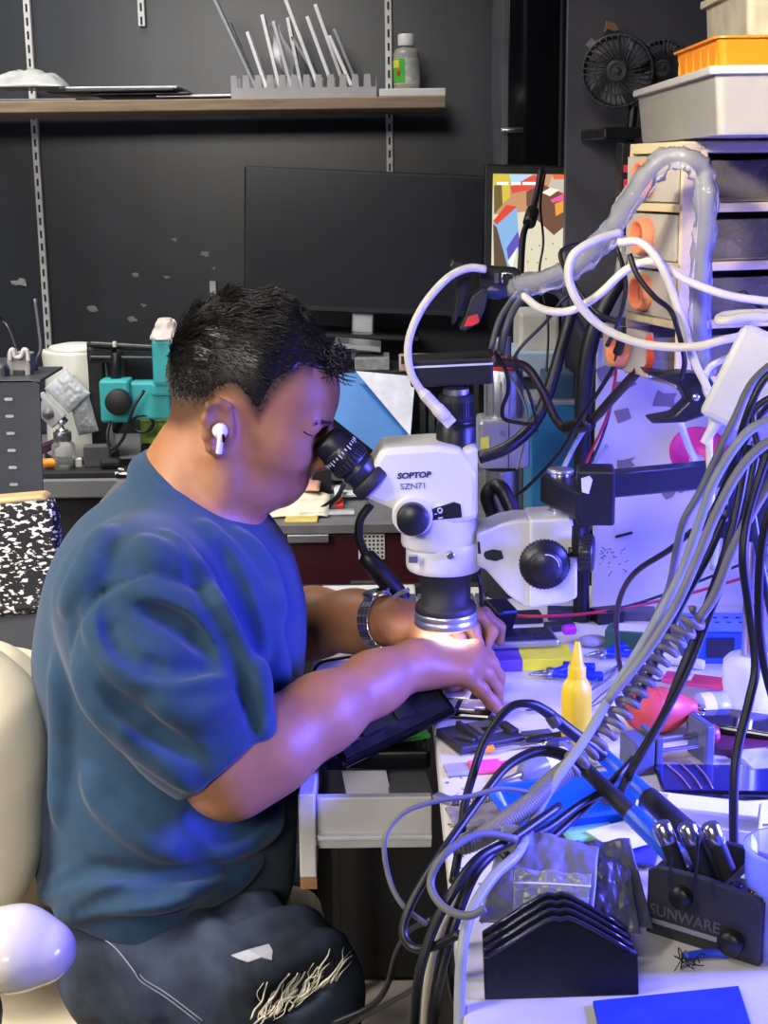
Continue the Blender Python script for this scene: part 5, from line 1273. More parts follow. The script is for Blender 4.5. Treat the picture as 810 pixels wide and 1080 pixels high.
for i in range(4):
    za = z0u+.012+i*pit; zb = za+pit-.013; out = .030 if i == 0 else .004
    dd = empty('drawer', U(-out, Fw/2, za)); dd.parent = du; I_ = mw(du).inverted()
    dd.location = I_@U(-out, Fw/2, za); dd.name = 'drawer'
    fr_ = ubox(-out, -out+.004, .004, Fw-.004, za, zb, .0012).build('drawer_front', frost2, dd)
    for a0 in (.008, Fw-.0095): ubox(-out+.004, Dp*.86, a0, a0+.0015, za, zb-.006, .0004).build('drawer_side', mat('clear drawer side', 'bdb3a4', .2, alpha=.22), dd)
    ubox(-out+.004, Dp*.86, .008, Fw-.008, za, za+.0018, .0004).build('drawer_bottom', frost2, dd)
    kc = U(-out, Fw*.56, (za+zb)/2)
    MB().lathe([(.0205, 0), (.0210, .002), (.0210, .0055), (.0198, .007), (.0196, .0115), (.0185, .0130), (.0160, .0130), (.0148, .0115), (.0140, .002)], kc, -UB, 36, cap=False).build('handle', peach, dd)
    MB().lathe([(.0140, .001), (0, .0012)], kc, -UB, 24, cap=False).build('handle_well', mat('deep peach plastic', 'd86f48', .45), dd)
# things inside the drawers
random.seed(12)
coil = [(3, .10, .05, 'black coiled lead inside the top drawer'), (3, .17, .06, 'second black lead inside the top drawer, farther right'), (2, .10, .05, 'black lead inside the second drawer'), (1, .11, .05, 'dark lead inside the third drawer')]
for lv, b, a, lab in coil:
    za = z0u+.014+lv*pit; q = []
    for k in range(26):
        t = k*.55; r = .018+.008*math.sin(k*1.7); q.append(U(b+.03*math.cos(t)*(1+.3*math.sin(k)), .045+r*math.sin(t), za+.006+.032*abs(math.sin(k*.37))))
    MB().tube(q, .0032, n=7, res=4).build('coiled_lead', rubber, None, lab, 'cable', 'leads kept in the drawers')
for lv, b, w, h, m_, lab in [(3, .155, .05, .026, blkm, 'black plug block inside the top drawer'), (3, .19, .03, .014, white, 'white plug inside the top drawer'), (2, .145, .08, .022, mat('grey tool', '77787c', .5), 'grey tool inside the second drawer'), (2, .05, .02, .018, white, 'white cap inside the second drawer'), (1, .13, .10, .03, mat('dark grey pouch', '4c4c50', .6), 'dark pouch inside the third drawer'), (0, .13, .10, .03, mgrey, 'grey block inside the bottom drawer')]:
    za = z0u+.0145+lv*pit; MB().box(U(b+.03, .05, za+h/2), (w, .05, h), RU, bev=.004).build('stored_part', m_, None, lab, 'part', 'parts kept in the drawers')
# trays on top
def tray(name, x0, x1, y0, y1, z0, z1, m_, label, lid=False, flare=.008, cat='tray', ribs=None, yaw=0):
    t = empty(name, ((x0+x1)/2, (y0+y1)/2, z0), label, cat, None, yaw)
    dish(MB(), x1-x0-.008, y1-y0-.008, z1-z0, .008, .0022, flare, .004).build('tray_body', m_, t, world=False)
    if lid: MB().prism(rr(x1-x0+.004, y1-y0+.004, .010), .008, (0, 0, z1-z0-.004), None, .0012).build('lid', lid, t, world=False)
    if ribs:
        for k in range(ribs):
            yy = -(y1-y0)/2+(y1-y0)*(k+.5)/ribs
            MB().box((-(x1-x0)/2+.004+flare*.5, yy, (z1-z0)*.45), (.003, .002, (z1-z0)*.8)).build('rib', m_, t, world=False)
    return t
frost3 = mat('milky tray plastic', 'ddd9d0', .25, alpha=.5, var=.03)
frlid = mat('milky lid plastic', 'eceae4', .22, alpha=.72, var=.03)
zt = z1u+.004
t = tray('clear_tray', .318, .72, 1.43, 1.87, zt, zt+.060, frost3, 'wide milky clear tray lying on the drawer unit', frlid, .006)
for k in (1, 2, 3):
    MB().box((-.201+.1*k, 0, .030), (.0016, .42, .05)).build('divider', frost3, t, world=False)
MB().box((0, -.10, .03), (.38, .0016, .05)).build('divider', frost3, t, world=False)
zo = zt+.060+.005
tray('orange_basket', .335, .70, 1.50, 1.72, zo, zo+.032, orange, 'orange plastic basket stacked on the milky clear tray', None, .004, 'basket', 6)
zc_ = zo+.033
tray('clear_box', .367, .70, 1.52, 1.725, zc_, zc_+.050, mat('cream clear plastic', 'e6e0c8', .25, alpha=.6), 'clear box with cream tint stacked on the orange basket', mat('cream clear lid', 'ece6d0', .22, alpha=.7), .003, 'box')
zd_ = zc_+.050+.0055
tray('pale_box', .40, .70, 1.56, 1.72, zd_, zd_+.06, mat('pale grey blue plastic', 'c9d2da', .3, alpha=.8), 'pale blue-grey box topmost on the stack of trays', None, .002, 'box')
MB().box((.50, 1.62, zc_+.013), (.14, .08, .022), (0, 0, .2), bev=.004).build('stored_pad', cream, None, 'cream pad seen through the clear box', 'pad')
MB().box((.52, 1.55, zt+.02), (.12, .05, .03), (0, 0, -.3), bev=.004).build('stored_cloth', paper, None, 'white packet seen through the milky clear tray', 'packet')
# fans on the partition
fanm = mat('charcoal fan plastic', '3a3c41', .4)
def fan(c, r, n, label, dep=.045):
    t = empty('clip_fan', c-V((0, 0, r)), label, 'fan'); d = V(n).normalized(); R = frame(d)
    MB().lathe([(r-.004, -dep), (r, -dep+.003), (r, -.002), (r-.003, 0), (r-.005, -.002), (r-.005, -dep+.004)], c, d, 52, cap=False).build('housing', fanm, t)
    g_ = MB()
    for k in range(34):
        a = 2*PI*k/34; p0 = c+R@V((r*.30*math.cos(a), r*.30*math.sin(a), .001)); p1 = c+R@V(((r-.003)*math.cos(a+.28), (r-.003)*math.sin(a+.28), 0)); g_.tube([p0, p1], .0011, n=5, raw=True)
    for rr_ in (.3, .62): g_.tube([c+R@V((r*rr_*math.cos(2*PI*k/40), r*rr_*math.sin(2*PI*k/40), .0005)) for k in range(41)], .0011, n=5, raw=True)
    g_.build('grille', fanm, t)
    MB().lathe([(r*.30, -.004), (r*.31, 0), (r*.28, .004), (r*.20, .0045), (r*.18, .003), (r*.12, .003), (r*.10, .005), (0, .005)], c, d, 36).build('hub', fanm, t)
    for k in range(5):
        a0 = 2*PI*k/5
        def bl_(u, v, a0=a0):
            q = a0+u*.95+v*.3; rad = r*(.22+.68*v); return c+R@V((rad*math.cos(q), rad*math.sin(q), -.026+.018*u))
        mb = MB(); mb.sheet(bl_, 8, 6, .001); mb.build('blade', mat('grey fan blade', '85878b', .35), t)
    return t
FY = 2.44
fan(P(651, 75, FY), S(36, FY)*1.02, (-.25, -1, -.05), 'round black fan with radial grille hanging left of the stacked trays')
fan(P(699, 72, FY+.03), S(29, FY)*1.02, (-.2, -1, -.05), 'second black fan half hidden behind the stacked trays')
a = P(668, 112, FY+.02); b = P(664, 150, FY+.02); MB().cyl(a, b, .008, n=16).build('fan_stem', blk, bpy.data.objects['clip_fan'])
c, d = fb(631, 134, 672, 147, FY-.02, .16); t = MB().box(c, d, (0, 0, .1), bev=.004).build('fan_bracket', blk, None, 'black bracket on the partition under the fans', 'bracket')
c, d = fb(655, 150, 668, 205, 2.2, .05); t = empty('charger_strip', c-V((0, 0, d.z/2)), 'black charger strip with two pink-red lit squares left of the drawer unit', 'charger')
MB().box(c, d, bev=.002).build('case', blk, t)
for y0 in (174, 189): q, w = fb(658, y0, 664, y0+8, 2.197, .004); MB().box(q, w, bev=.0006).build('red_square', mat('pink red square', 'e0344e', .4, emis='e0344e', estr=.25), t)
c, d = fb(652, 205, 668, 330, 2.22, .03); MB().box(c, d, bev=.002).build('charger_pole', blkm, t)
c, d = fb(650, 250, 676, 335, 1.98, .02); t = empty('slotted_bracket', c-V((0, 0, d.z/2)), 'pale grey slotted metal bracket behind the drawer unit', 'bracket')
MB().box(c, d, (0, .12, 0), bev=.0015).build('plate', mat('pale grey metal', 'a9aaa6', .4, .2), t)
sl = MB()
for k in range(5): sl.box(c+V((.012*(k/2-1)*.3, -.0102, d.z*(.38-.19*k))), (.004, .001, .012), (0, .12, 0))
sl.build('slots', blkm, t)
# bit of torn cardboard over the fan
q = MB(); fpr(q, [(637, 34), (640, 22), (648, 24), (653, 31), (648, 33), (642, 30)], 2.57, .006); q.build('torn_cardboard', mat('cardboard', 'a98660', .8), None, 'torn brown cardboard bit stuck on the partition above the fan', 'cardboard')
q = MB(); fpr(q, [(618, 47), (624, 40), (628, 44), (623, 52)], 2.585, .004); q.build('tape_scrap', sc_m, None, 'small white tape scrap on the partition left of the fan', 'tape')
# machine group behind the boom: silver motor, blue box, white machine
MY = 2.06
a = P(531, 445, MY); t = empty('spindle_motor', V((a.x, MY, TZ)), 'silver cylindrical spindle in a clamp block behind the camera', 'motor')
def zpx(y, Y=MY, x=531): return P(x, y, Y).z
MB().cyl((a.x, MY, zpx(446)), (a.x, MY, zpx(389)), .0275, n=36, bev=.002).build('upper_cylinder', alu, t)
g_ = MB()
for k in range(8):
    an = PI+PI*k/7; g_.box((a.x+.0277*math.cos(an), MY+.0277*math.sin(an), zpx(418)), (.003, .0012, .05), (0, 0, an+PI/2))
g_.build('flutes', steel, t)['kind'] = 'stuff'
c, d = fb(505, 443, 559, 495, MY-.035, .07); MB().box(c, d, bev=.006).build('clamp_block', mat('light aluminium', 'a9abb0', .35, .6), t)
MB().box(c+V((.006, -.0352, 0)), (.0012, .001, d.z)).build('split_line', blkm, t)
for yy in (457, 480): p = P(529, yy, MY-.036); MB().cyl(p+V((0, .004, 0)), p-V((0, .002, 0)), .003, n=14).build('bolt', steel, t)
q = MB(); fpr(q, [(507, 462), (516, 460), (516, 473), (507, 474)], MY-.0362, .001); q.build('yellow_sticker', mat('yellow sticker', 'd9d34a', .5), t)
MB().cyl((a.x-.002, MY, zpx(560)), (a.x-.002, MY, zpx(494)), .0255, n=36).build('lower_cylinder', steel, t)
MB().cyl((a.x-.002, MY, TZ), (a.x-.002, MY, zpx(559)), .03, n=30).build('foot', blkm, t)
MB().cyl((a.x, MY, zpx(389)), (a.x, MY, zpx(377)), .022, .021, 30, bev=.002).build('red_collar', redp, t)
for dx in (-.010, .004): MB().cyl((a.x+dx, MY-.006, zpx(379)), (a.x+dx, MY-.006, zpx(355)), .006, n=14, bev=.001).build('hose_fitting', steel, t)
c, d = fb(560, 428, 606, 600, 2.16, .12); zt_ = c.z+d.z/2
t = empty('blue_machine', (c.x, c.y, TZ), 'teal blue steel machine cabinet behind the boom post', 'machine')
MB().box((c.x, c.y, (TZ+zt_)/2), (d.x, d.y, zt_-TZ), bev=.003).build('cabinet', mat('teal blue enamel', '1f6f9f', .4, var=.06), t)
MB().box((c.x, c.y, zt_+.004), (d.x+.006, d.y, .008), bev=.002).build('top_plate', alu, t)
q, w = fb(575, 395, 607, 428, 2.18, .08); MB().box(q, w, bev=.004).build('upper_housing', mat('dark teal plastic', '27465a', .4), t)
q, w = fb(548, 330, 590, 372, 2.42, .12); t = empty('white_machine', (q.x, q.y, TZ), 'off-white machine housing behind the black cable bundle', 'machine')
MB().box(q, w, bev=.006).build('housing', mat('off white enamel', 'b9b7ae', .45), t)
q2, w2 = fb(540, 371, 596, 398, 2.40, .14); MB().box(q2, w2, bev=.004).build('base_tray', mat('blue white tray', '9fb3c9', .4), t)
MB().box((q.x, q.y, (TZ+q2.z-w2.z/2)/2), (.05, .06, q2.z-w2.z/2-TZ), bev=.003).build('pillar', dgrey, t)
q, w = fb(548, 290, 575, 308, 2.5, .02); MB().box(q, w, (0, .2, 0), bev=.002).build('lit_screen', mat('pale blue lit screen', '8fb8e6', .3, emis='8fb8f0', estr=.5), t)
# black flexible gooseneck post left of the lit board
MB().tube([P(655, 292, 1.93), P(640, 318, 1.93), P(623, 360, 1.93), P(615, 420, 1.93), P(614, 500, 1.93), P(613, 600, 1.93), PZ(613, 655)], .0115, n=14, res=10).build('gooseneck', rubber, None, 'thick black flexible post curving up beside the lit board', 'gooseneck')
# clamps
ck = empty('spring_clamp', P(725, 420, 1.50), 'black spring clamp with metal rivet clipped under the drawer shelf', 'clamp')
q = MB(); fpr(q, [(690, 397), (722, 393), (748, 396), (757, 410), (752, 436), (722, 446), (688, 447), (686, 443), (712, 438), (726, 424), (718, 408)], 1.49, .035, .002); q.build('jaw', blk, ck)
q = MB(); fpr(q, [(679, 390), (700, 393), (722, 398), (724, 407), (706, 401), (684, 396)], 1.50, .03, .002); q.build('upper_jaw', blk, ck)
p = P(734, 419, 1.489); MB().lathe([(.0042, -.002), (.0042, .001), (.003, .0022), (0, .0024)], p, (0, -1, 0), 18).build('rivet', chrome, ck)
# red hook tag on the bottom drawer
q = MB(); fpr(q, [(681, 356), (685, 351), (690, 356), (689, 366), (691, 378), (687, 391), (681, 395), (677, 391), (682, 384), (683, 372)], 1.53, .006, .0012); q.build('hook_tag', mat('orange red plastic', 'e0532f', .4), None, 'orange-red hook hanging at the lowest drawer', 'hook')
# white power adapter at right edge
a, b = P(800, 352, 1.36), P(752, 448, 1.36); t = empty('power_adapter', P(780, 440, 1.36), 'white power brick hanging among cables at the right edge', 'adapter')
R = axes(b-a, V((.3, 1, 0))); MB().box((a+b)/2+V((.012, 0, 0)), ((b-a).length, .05, .055), R, bev=.006).build('brick', white, t)
MB().cyl(b+V((.004, 0, .004)), b+(b-a).normalized()*.02, .006, .004, 14).build('strain_relief', white, t)
# pink bowl behind cables on boom
c = P(735, 478, 1.955); t = MB().lathe([(.012, 0), (.03, .008), (.042, .024), (.0405, .024), (.028, .010), (.011, .003)], c-V((0, 0, .012)), (0, -.75, .6), 36, cap=False).build('pink_bowl', mat('hot pink glow plastic', 'f2407a', .35), None, 'hot pink plastic bowl behind the cables at the boom', 'bowl')
# ------------------------------------------------------------------ back counter on the left
def on(px, Y, z): d = ray(px, 400); return V((P(px, 400, Y).x, Y, z))
CY0 = 2.93; CX1 = P(262, 520, CY0).x
ct = empty('back_counter', (-1.2, 3.2, 0), 'long grey counter along the black wall behind the man', 'counter')
MB().box(((-2.15+.55)/2, (CY0+3.48)/2, TZ-.02), (2.70, 3.48-CY0, .04), bev=.004).build('counter_top', mgrey, ct)
MB().box(((-2.15+.55)/2, (CY0+.04+3.48)/2, .36), (2.66, 3.40-CY0, .70)).build('counter_body', blkm, ct)
# kettle
c = on(82, 3.17, TZ); t = empty('electric_kettle', c, 'white plastic electric kettle on the back counter by the wall', 'kettle')
kw = mat('ivory kettle plastic', 'dfe0d4', .35, var=.03)
kb = MB(); n = 44; prof_ = [(.075, 0), (.078, .004), (.074, .03), (.066, .14), (.0615, .185), (.0600, .192)]; vs = []; fs = []
for r, z in prof_:
    for i in range(n):
        a = 2*PI*i/n; q = 1
        x, y = r*math.cos(a), r*math.sin(a)
        if z > .12: x -= max(0, -math.cos(a))**6*.016*(z-.12)/.07
        vs.append((x, y, z))
for j in range(len(prof_)-1):
    for i in range(n): k = (i+1) % n; fs.append([j*n+i, j*n+k, (j+1)*n+k, (j+1)*n+i])
fs.append(list(range(n))[::-1]); fs.append([(len(prof_)-1)*n+i for i in range(n)]); kb.add(vs, fs, True); kb.build('body', kw, t, world=False)
MB().lathe([(.060, .190), (.061, .193), (.056, .199), (.03, .203), (0, .204)], n=40).build('lid', kw, t, world=False)
MB().tube([(.055, 0, .19), (.082, 0, .188), (.098, 0, .16), (.094, 0, .08), (.072, 0, .04)], .010, n=12, flat=1.3).build('handle', blkm, t, world=False)
MB().prism([(x, z) for x, z in rr(.016, .055, .0075)], .002, (.002, -.0685, .125), XZ.copy() @ MX.Rotation(.06, 3, 'X')).build('water_window', mat('grey water window', 'a3a69a', .3), t, world=False)
MB().lathe([(.08, -.012), (.082, -.010), (.082, -.001), (.07, 0)], n=36).build('power_base', blkm, t, world=False); t.location.z += .0125; t.scale = (1, 1, 1.2)
# dial meter with its silver pouch, tilted
Rm = MX.Rotation(math.radians(-42), 3, 'Y')
c = P(50.3, 432.3, 3.02); t = empty('meter', c-V((0, 0, .04)), 'grey dial meter leaning tilted in front of the white kettle', 'meter')
MB().box(c, (.038, .028, .070), Rm, bev=.003).build('case', mat('silver grey case', 'b4b6ba', .45), t)
MB().lathe([(.0125, 0), (.0125, .003), (.003, .004), (.003, .006), (0, .006)], c+Rm@V((-.001, -.014, -.006)), (0, -1, 0), 28).build('dial', mat('mid grey dial', '7b7d80', .5), t)
MB().lathe([(.004, 0), (.004, .002), (0, .002)], c+Rm@V((.008, -.014, .026)), (0, -1, 0), 18).build('socket', blkm, t)
MB().box(c+Rm@V((0, .004, -.030))+V((.012, 0, -.002)), (.012, .02, .012), Rm, bev=.002).build('corner_foot', blkm, t)
def flatpouch(cx, cy, Y, w, h, R_, name, m_, lab):
    c = P(cx, cy, Y)
    def fn(u, v):
        q = V(((u-.5)*w, 0, (v-.5)*h)); e = max(0, 1-(2*abs(u-.5))**4)*max(0, 1-(2*abs(v-.5))**4)
        return c+R_@(q+V((0, -.006*e-.002*NZ.noise(V((u*9, v*9, cx)))*e, 0)))
    mb = MB(); mb.sheet(fn, 24, 26, .012); return mb.build(name, m_, None, lab, 'pouch')
flatpouch(71, 412.5, 3.03, .064, .073, Rm, 'silver_pouch', mat('matt silver sleeve', 'c2c8cc', .4, .1, var=.15, scale=60), 'flat silver sleeve tilted in front of the white kettle')
flatpouch(88, 437, 3.045, .045, .085, MX.Rotation(math.radians(-12), 3, 'Y'), 'bubble_pouch', mat('bubble wrap pouch', 'b6bac0', .3, .1, bump=1, bscale=150), 'bubble-wrap pouch standing right of the tilted silver sleeve')
# glass dispenser bottle
c = on(62, 2.985, TZ); t = empty('dispenser_bottle', c, 'clear glass dispenser bottle with metal pump top on the back counter', 'bottle')
MB().lathe([(.020, .001), (.0225, .004), (.0225, .062), (.019, .068), (.016, .071), (.016, .076)], n=34, cap=False).build('glass_body', glass, t, world=False)
MB().lathe([(.0170, .073), (.0175, .075), (.0175, .090), (.016, .092)], n=30).build('screw_collar', steel, t, world=False)
MB().lathe([(.012, .092), (.012, .096), (.005, .098), (.004, .106), (.0075, .108), (.0075, .114), (0, .117)], n=24).build('pump_top', chrome, t, world=False)
MB().lathe([(.0205, .003), (.0205, .018), (0, .018)], n=30).build('liquid', mat('clear liquid', 'c9ced0', .1, alpha=.3), t, world=False)
t.scale = (1.08, 1.08, 1.0)
# boxes and tray by the bottle
def onb(name, px, Y, w, d, h, yaw, m_, lab, cat, lift=0, bev=.003, group=None):
    c = on(px, Y, TZ+lift+h/2); return MB().box(c, (w, d, h), (0, 0, yaw), bev=min(bev, h*.45)).build(name, m_, None, lab, cat, group)
onb('black_tray', 88, 2.965, .19, .05, .014, 0, blkm, 'black flat tray along the front of the back counter', 'tray')
onb('grey_module', 98, 3.00, .055, .03, .046, .1, mat('dark grey module', '55585c', .45), 'dark grey square module standing beside the glass bottle', 'module', .014)
onb('black_plug', 112, 2.975, .045, .03, .022, .2, blkm, 'black plug block in front of the dark grey module', 'plug', .014, .008)
c = on(48, 2.975, TZ+.026); MB().cyl(c-V((.02, 0, 0)), c+V((.014, 0, .002)), .010, n=20, bev=.003).build('orange_tool', orange, None, 'orange tool handle lying left of the glass bottle', 'tool')
c = on(50, 3.0, TZ+.004); MB().cyl(c-V((.03, .01, 0)), c+V((.02, 0, 0)), .009, n=18, bev=.003).build('black_tool', blkm, None, 'black tool handle under the orange one on the back counter', 'tool', None)
c = on(46, 3.04, TZ+.05); MB().box(c, (.05, .02, .02), (0, -.4, .1), bev=.004).build('purple_tool', mat('purple plastic', '5a2f5a', .4), None, 'dark purple tool behind the glass bottle', 'tool')
onb('white_scraps', 76, 2.99, .02, .012, .02, .4, white, 'small white connector right of the glass bottle', 'connector', .014)
# turquoise microscope at the back
TY = 3.0
t = empty('turquoise_microscope', on(135, TY+.02, TZ), 'turquoise bench microscope with black rods half hidden by the man\'s head', 'microscope')
def tb(x0, y0, x1, y1, Y, d, nm, m_, bev=.006):
    c, s_ = fb(x0, y0, x1, y1, Y, d); return MB().box(c, s_, bev=bev).build(nm, m_, t)
tb(105, 401, 137, 446, TY, .06, 'focus_block', teal); tb(137, 403, 180, 443, TY+.015, .05, 'arm_block', teal)
tb(160, 357, 200, 408, TY-.01, .07, 'head', teal, .010); tb(158, 404, 200, 418, TY, .05, 'head_neck', teal)
q = MB(); p = P(126, 423, TY); q.lathe([(.020, 0), (.027, .002), (.027, .022), (.024, .026), (0, .026)], p, (0, -1, 0), 34); q.build('focus_knob', blkm, t)
c, d = fb(94, 361, 110, 470, TY+.05, .03); c.z = (c.z+d.z/2+TZ)/2; MB().box(c, (d.x, .03, (c.z-TZ)*2), bev=.003).build('column', blk, t)
c, d = fb(91, 366, 120, 383, TY+.045, .04); MB().box(c, d, bev=.006).build('column_clamp', blkm, t)
for y0, y1 in ((363, 368), (377, 378)): MB().cyl(P(96, y0, TY+.04), P(184, y1, TY+.04), .0075 if y0 < 370 else .005, n=16).build('rod', blk, t)
MB().cyl(P(122, 372, TY+.03), P(122, 404, TY+.03), .011, n=20, bev=.002).build('post', blk, t)
p = P(121, 366, TY+.03); MB().lathe([(.004, 0), (.005, .006), (.004, .012)], p, n=14).build('white_pin', white, t)
q = on(140, TY+.03, TZ+.006); MB().box(q, (.17, .12, .012), bev=.003).build('base', blkm, t)
c = P(175, 357, TY+.02)
def tis(u, v):
    a = u*2*PI; r = .034*(1-.55*v)+.006*NZ.noise(V((math.cos(a)*2, math.sin(a)*2, v*3))); return c+V((r*math.cos(a), r*math.sin(a), v*.040+.004*NZ.noise(V((u*9, v*6, 7)))))
mb = MB(); mb.sheet(tis, 30, 8, .0012); mb.build('tissue', mat('pinkish tissue', 'e0d2ca', .8), None, 'crumpled white tissue on top of the turquoise microscope head', 'tissue')
MB().cyl(c+V((0, 0, .032)), c+V((0, 0, .043)), .016, n=20, bev=.004).build('pink_plug', mat('pale pink plastic', 'dcb5a8', .5), None, 'pale pink plug on the tissue above the turquoise microscope', 'plug')
onb('green_yellow_box', 160, 3.10, .06, .03, .052, .1, mat('green yellow packet', 'b5c64a', .45, col2='5f9a3a', scale=40), 'green and yellow packet behind the turquoise microscope arm', 'packet', .045)
onb('packet_stand', 160, 3.10, .06, .04, .044, .1, blkm, 'black block under the green and yellow packet', 'block')
c = on(166, 2.975, TZ); t2 = empty('dropper_bottle', c, 'small white dropper bottle beside the man\'s neck', 'bottle')
MB().lathe([(.011, 0), (.0125, .002), (.0125, .034), (.008, .040), (.007, .044)], n=24).build('body', mat('white translucent bottle', 'd5dbdd', .35, alpha=.8), t2, world=False)
MB().lathe([(.006, .044), (.005, .05), (.0018, .064), (0, .064)], n=16).build('tip', white, t2, world=False); t2.scale = (1.2, 1.2, 1.2)
c = on(132, 2.955, TZ+.003)
def tis2(u, v): return c+V(((u-.5)*.055+.006*NZ.noise(V((u*5, v*5, 0))), (v-.5)*.05, .006+.012*abs(NZ.noise(V((u*6, v*5, 3))))))
mb = MB(); mb.sheet(tis2, 16, 14, .001); mb.build('tissue', mat('white tissue', 'dedbd2', .8), None, 'crumpled white tissue lying at the counter edge below the turquoise microscope', 'tissue')
MB().tube([P(152, 412, TY-.03), P(141, 430, TY-.05), P(130, 462, TY-.04), P(118, 474, TY-.03), P(113, 460, TY-.02), P(116, 445, TY)], .0035, n=8).build('black_lead', rubber, None, 'black lead hanging from the turquoise microscope', 'cable')
q = []
for k in range(24): q.append(P(150+10*math.cos(k*.6)*(1+.1*k/10), 447+9*math.sin(k*.6), 3.0+.002*k))
MB().tube(q, .0028, n=7, res=4).build('coiled_lead', rubber, None, 'coiled dark lead between turquoise block and white dropper bottle', 'cable')
# slotted steel upright and hot-air stand at the far left
c, d = fb(-70, 402, 43, 700, 2.2, .03)
t = empty('slotted_upright', (c.x, 2.21, 0), 'wide dark grey slotted steel upright at the left edge', 'upright')
q = MB(); w = d.x/2
fpr(q, [(-70, 402), (33, 401), (42, 406), (47, 560), (48, 690), (-70, 690)], 2.2, .004, .001); q.build('web', dgrey, t)
MB().box((P(-14, 400, 2.2).x-.20, 2.225, .54), (.06, .03, 1.08), bev=.002).build('lower_leg', dgrey, t)
for i, y in enumerate((421, 439, 457, 475, 493, 511)):
    p = P(9+i*1.1, y, 2.1985); MB().prism(rr(.013, .0045, .0022), .0006, p, XZ).build('slot', mat('bright slot', '9b9b98', .5), t)
flange = fb(-180, 402, 43, 405, 2.2, .16); MB().box(*flange, bev=.001).build('top_flange', dgrey, t)
c, d = fb(7, 372, 32, 402, 2.26, .03); t = empty('clip_stand', c-V((0, 0, d.z/2)), 'grey metal cable clip standing on the slotted upright', 'clip')
MB().box(c, d, (0, .08, 0), bev=.003).build('clip_body', mat('warm grey plastic', '8a8883', .45), t)
q = MB(); q.tube([P(11, 380, 2.255), P(11, 371, 2.255), P(14, 369, 2.255), P(16, 376, 2.255), P(22, 376, 2.255), P(25, 369, 2.255), P(29, 371, 2.255), P(30, 381, 2.255)], .0035, n=8); q.build('hook', mat('pale plastic hook', 'c5c2ba', .4), t)
MB().box(c-V((0, .016, .012)), (.018, .003, .014), bev=.001).build('dark_inset', blkm, t)
MB().tube([P(37, 315, 2.31), P(41, 345, 2.31), P(43, 368, 2.31), P(39, 380, 2.31), P(38, 402, 2.31)], .003, n=8).build('bent_wire', mat('grey wire rod', '6c6f74', .4, .4), None, 'bent grey wire rod rising beside the cable clip', 'wire')
MB().tube([P(-6, 330, 2.36), P(8, 345, 2.36), P(19, 374, 2.27)], .003, n=8).build('black_lead', rubber, None, 'black lead running into the grey cable clip at the far left', 'cable')
c, d = fb(-60, 385, 6, 402, 2.24, .1); MB().box(c, d, bev=.006).build('dark_box', dgrey, None, 'dark grey box behind the cable clip at the left edge', 'box')
# ------------------------------------------------------------------ burgundy desk behind the microscope
DY = 2.53
dk = empty('burgundy_desk', (-.1, 2.75, 0), 'burgundy wooden desk with grey top behind the microscope', 'desk')
burg = mat('burgundy wood', '3c1420', .4, var=.2, scale=8, stretch=(1, 6, 6))
xa, xb = -.55, .42
MB().box(((xa+xb)/2, (DY-.02+2.925)/2, TZ-.009), (xb-xa, 2.925-DY+.02, .018), bev=.002).build('desk_top', mat('grey desk top', '6d6c70', .5), dk)
MB().box(((xa+xb)/2, (DY+2.9)/2+.01, .37), (xb-xa-.02, 2.9-DY-.02, .72)).build('carcass', blkm, dk)
zA, zB = TZ-.022, P(350, 616, DY).z
dw = MB().box((( P(264, 580, DY).x+.10)/2, DY, (zA+zB)/2), (.10-P(264, 580, DY).x, .018, zA-zB), bev=.002).build('drawer', burg, dk)
c, d = fb(303, 564, 347, 573, DY-.022, .010); MB().box(c, d, bev=.002).build('handle', alu, dw)
zC = .45; d2 = MB().box(((P(264, 640, DY).x+.10)/2, DY+.01, (zB-.012+zC)/2), (.10-P(264, 580, DY).x, .018, zB-.012-zC), bev=.002).build('lower_drawer', mat('dark burgundy', '260e16', .45), dk)
c, d = fb(370, 613, 420, 627, DY-.016, .012); MB().box(c, d, bev=.002).build('handle', steel, d2)
c, d = fb(378, 563, 406, 590, DY-.012, .003); t = empty('perforated_card', c-V((0, 0, d.z/2)), 'white perforated plastic card stuck on the burgundy drawer', 'card')
MB().box(c, d, bev=.001).build('card', white, t)
dt = MB()
for i in range(6):
    for j in range(6): dt.lathe([(.0022, 0), (.0022, .0006)], c+V((d.x*(i-2.5)/6.4, -.0018, d.z*(j-2.5)/6.4)), (0, -1, 0), 10)
dt.build('holes', blkm, t)['kind'] = 'stuff'
# clutter on the desk
def onp(name, x0, x1, yb, Y, h, d, m_, lab, cat, lift=0, yaw=0, bev=.002):
    a, b = P(x0, yb, Y), P(x1, yb, Y); return MB().box(((a.x+b.x)/2, Y+d/2, TZ+lift+h/2), (b.x-a.x, d, h), (0, 0, yaw), bev=min(bev, h*.45)).build(name, m_, None, lab, cat)
c = P(305, 540, 2.62); c.z = TZ+.004
def pap(u, v): return c+V(((u-.5)*.15, (v-.5)*.13, .020*(1-u)*v+.010*abs(NZ.noise(V((u*3, v*3, 1))))+.012*v))
mb = MB(); mb.sheet(pap, 14, 12, .0015); mb.build('crumpled_paper', mat('cream paper', 'e2dcc6', .8), None, 'crumpled cream paper on the burgundy desk by the man\'s chin', 'paper')
c2 = P(308, 528, 2.70); c2.z = TZ+.03
def pap2(u, v): return c2+V(((u-.5)*.11, (v-.5)*.08, .022*math.sin(PI*v)*math.sin(PI*u)+.004*NZ.noise(V((u*5, v*5, 1)))))
mb = MB(); mb.sheet(pap2, 14, 12, .0015); mb.build('pink_packet', mat('salmon paper', 'e0a894', .6), None, 'salmon pink packet lying behind the cream paper', 'packet')
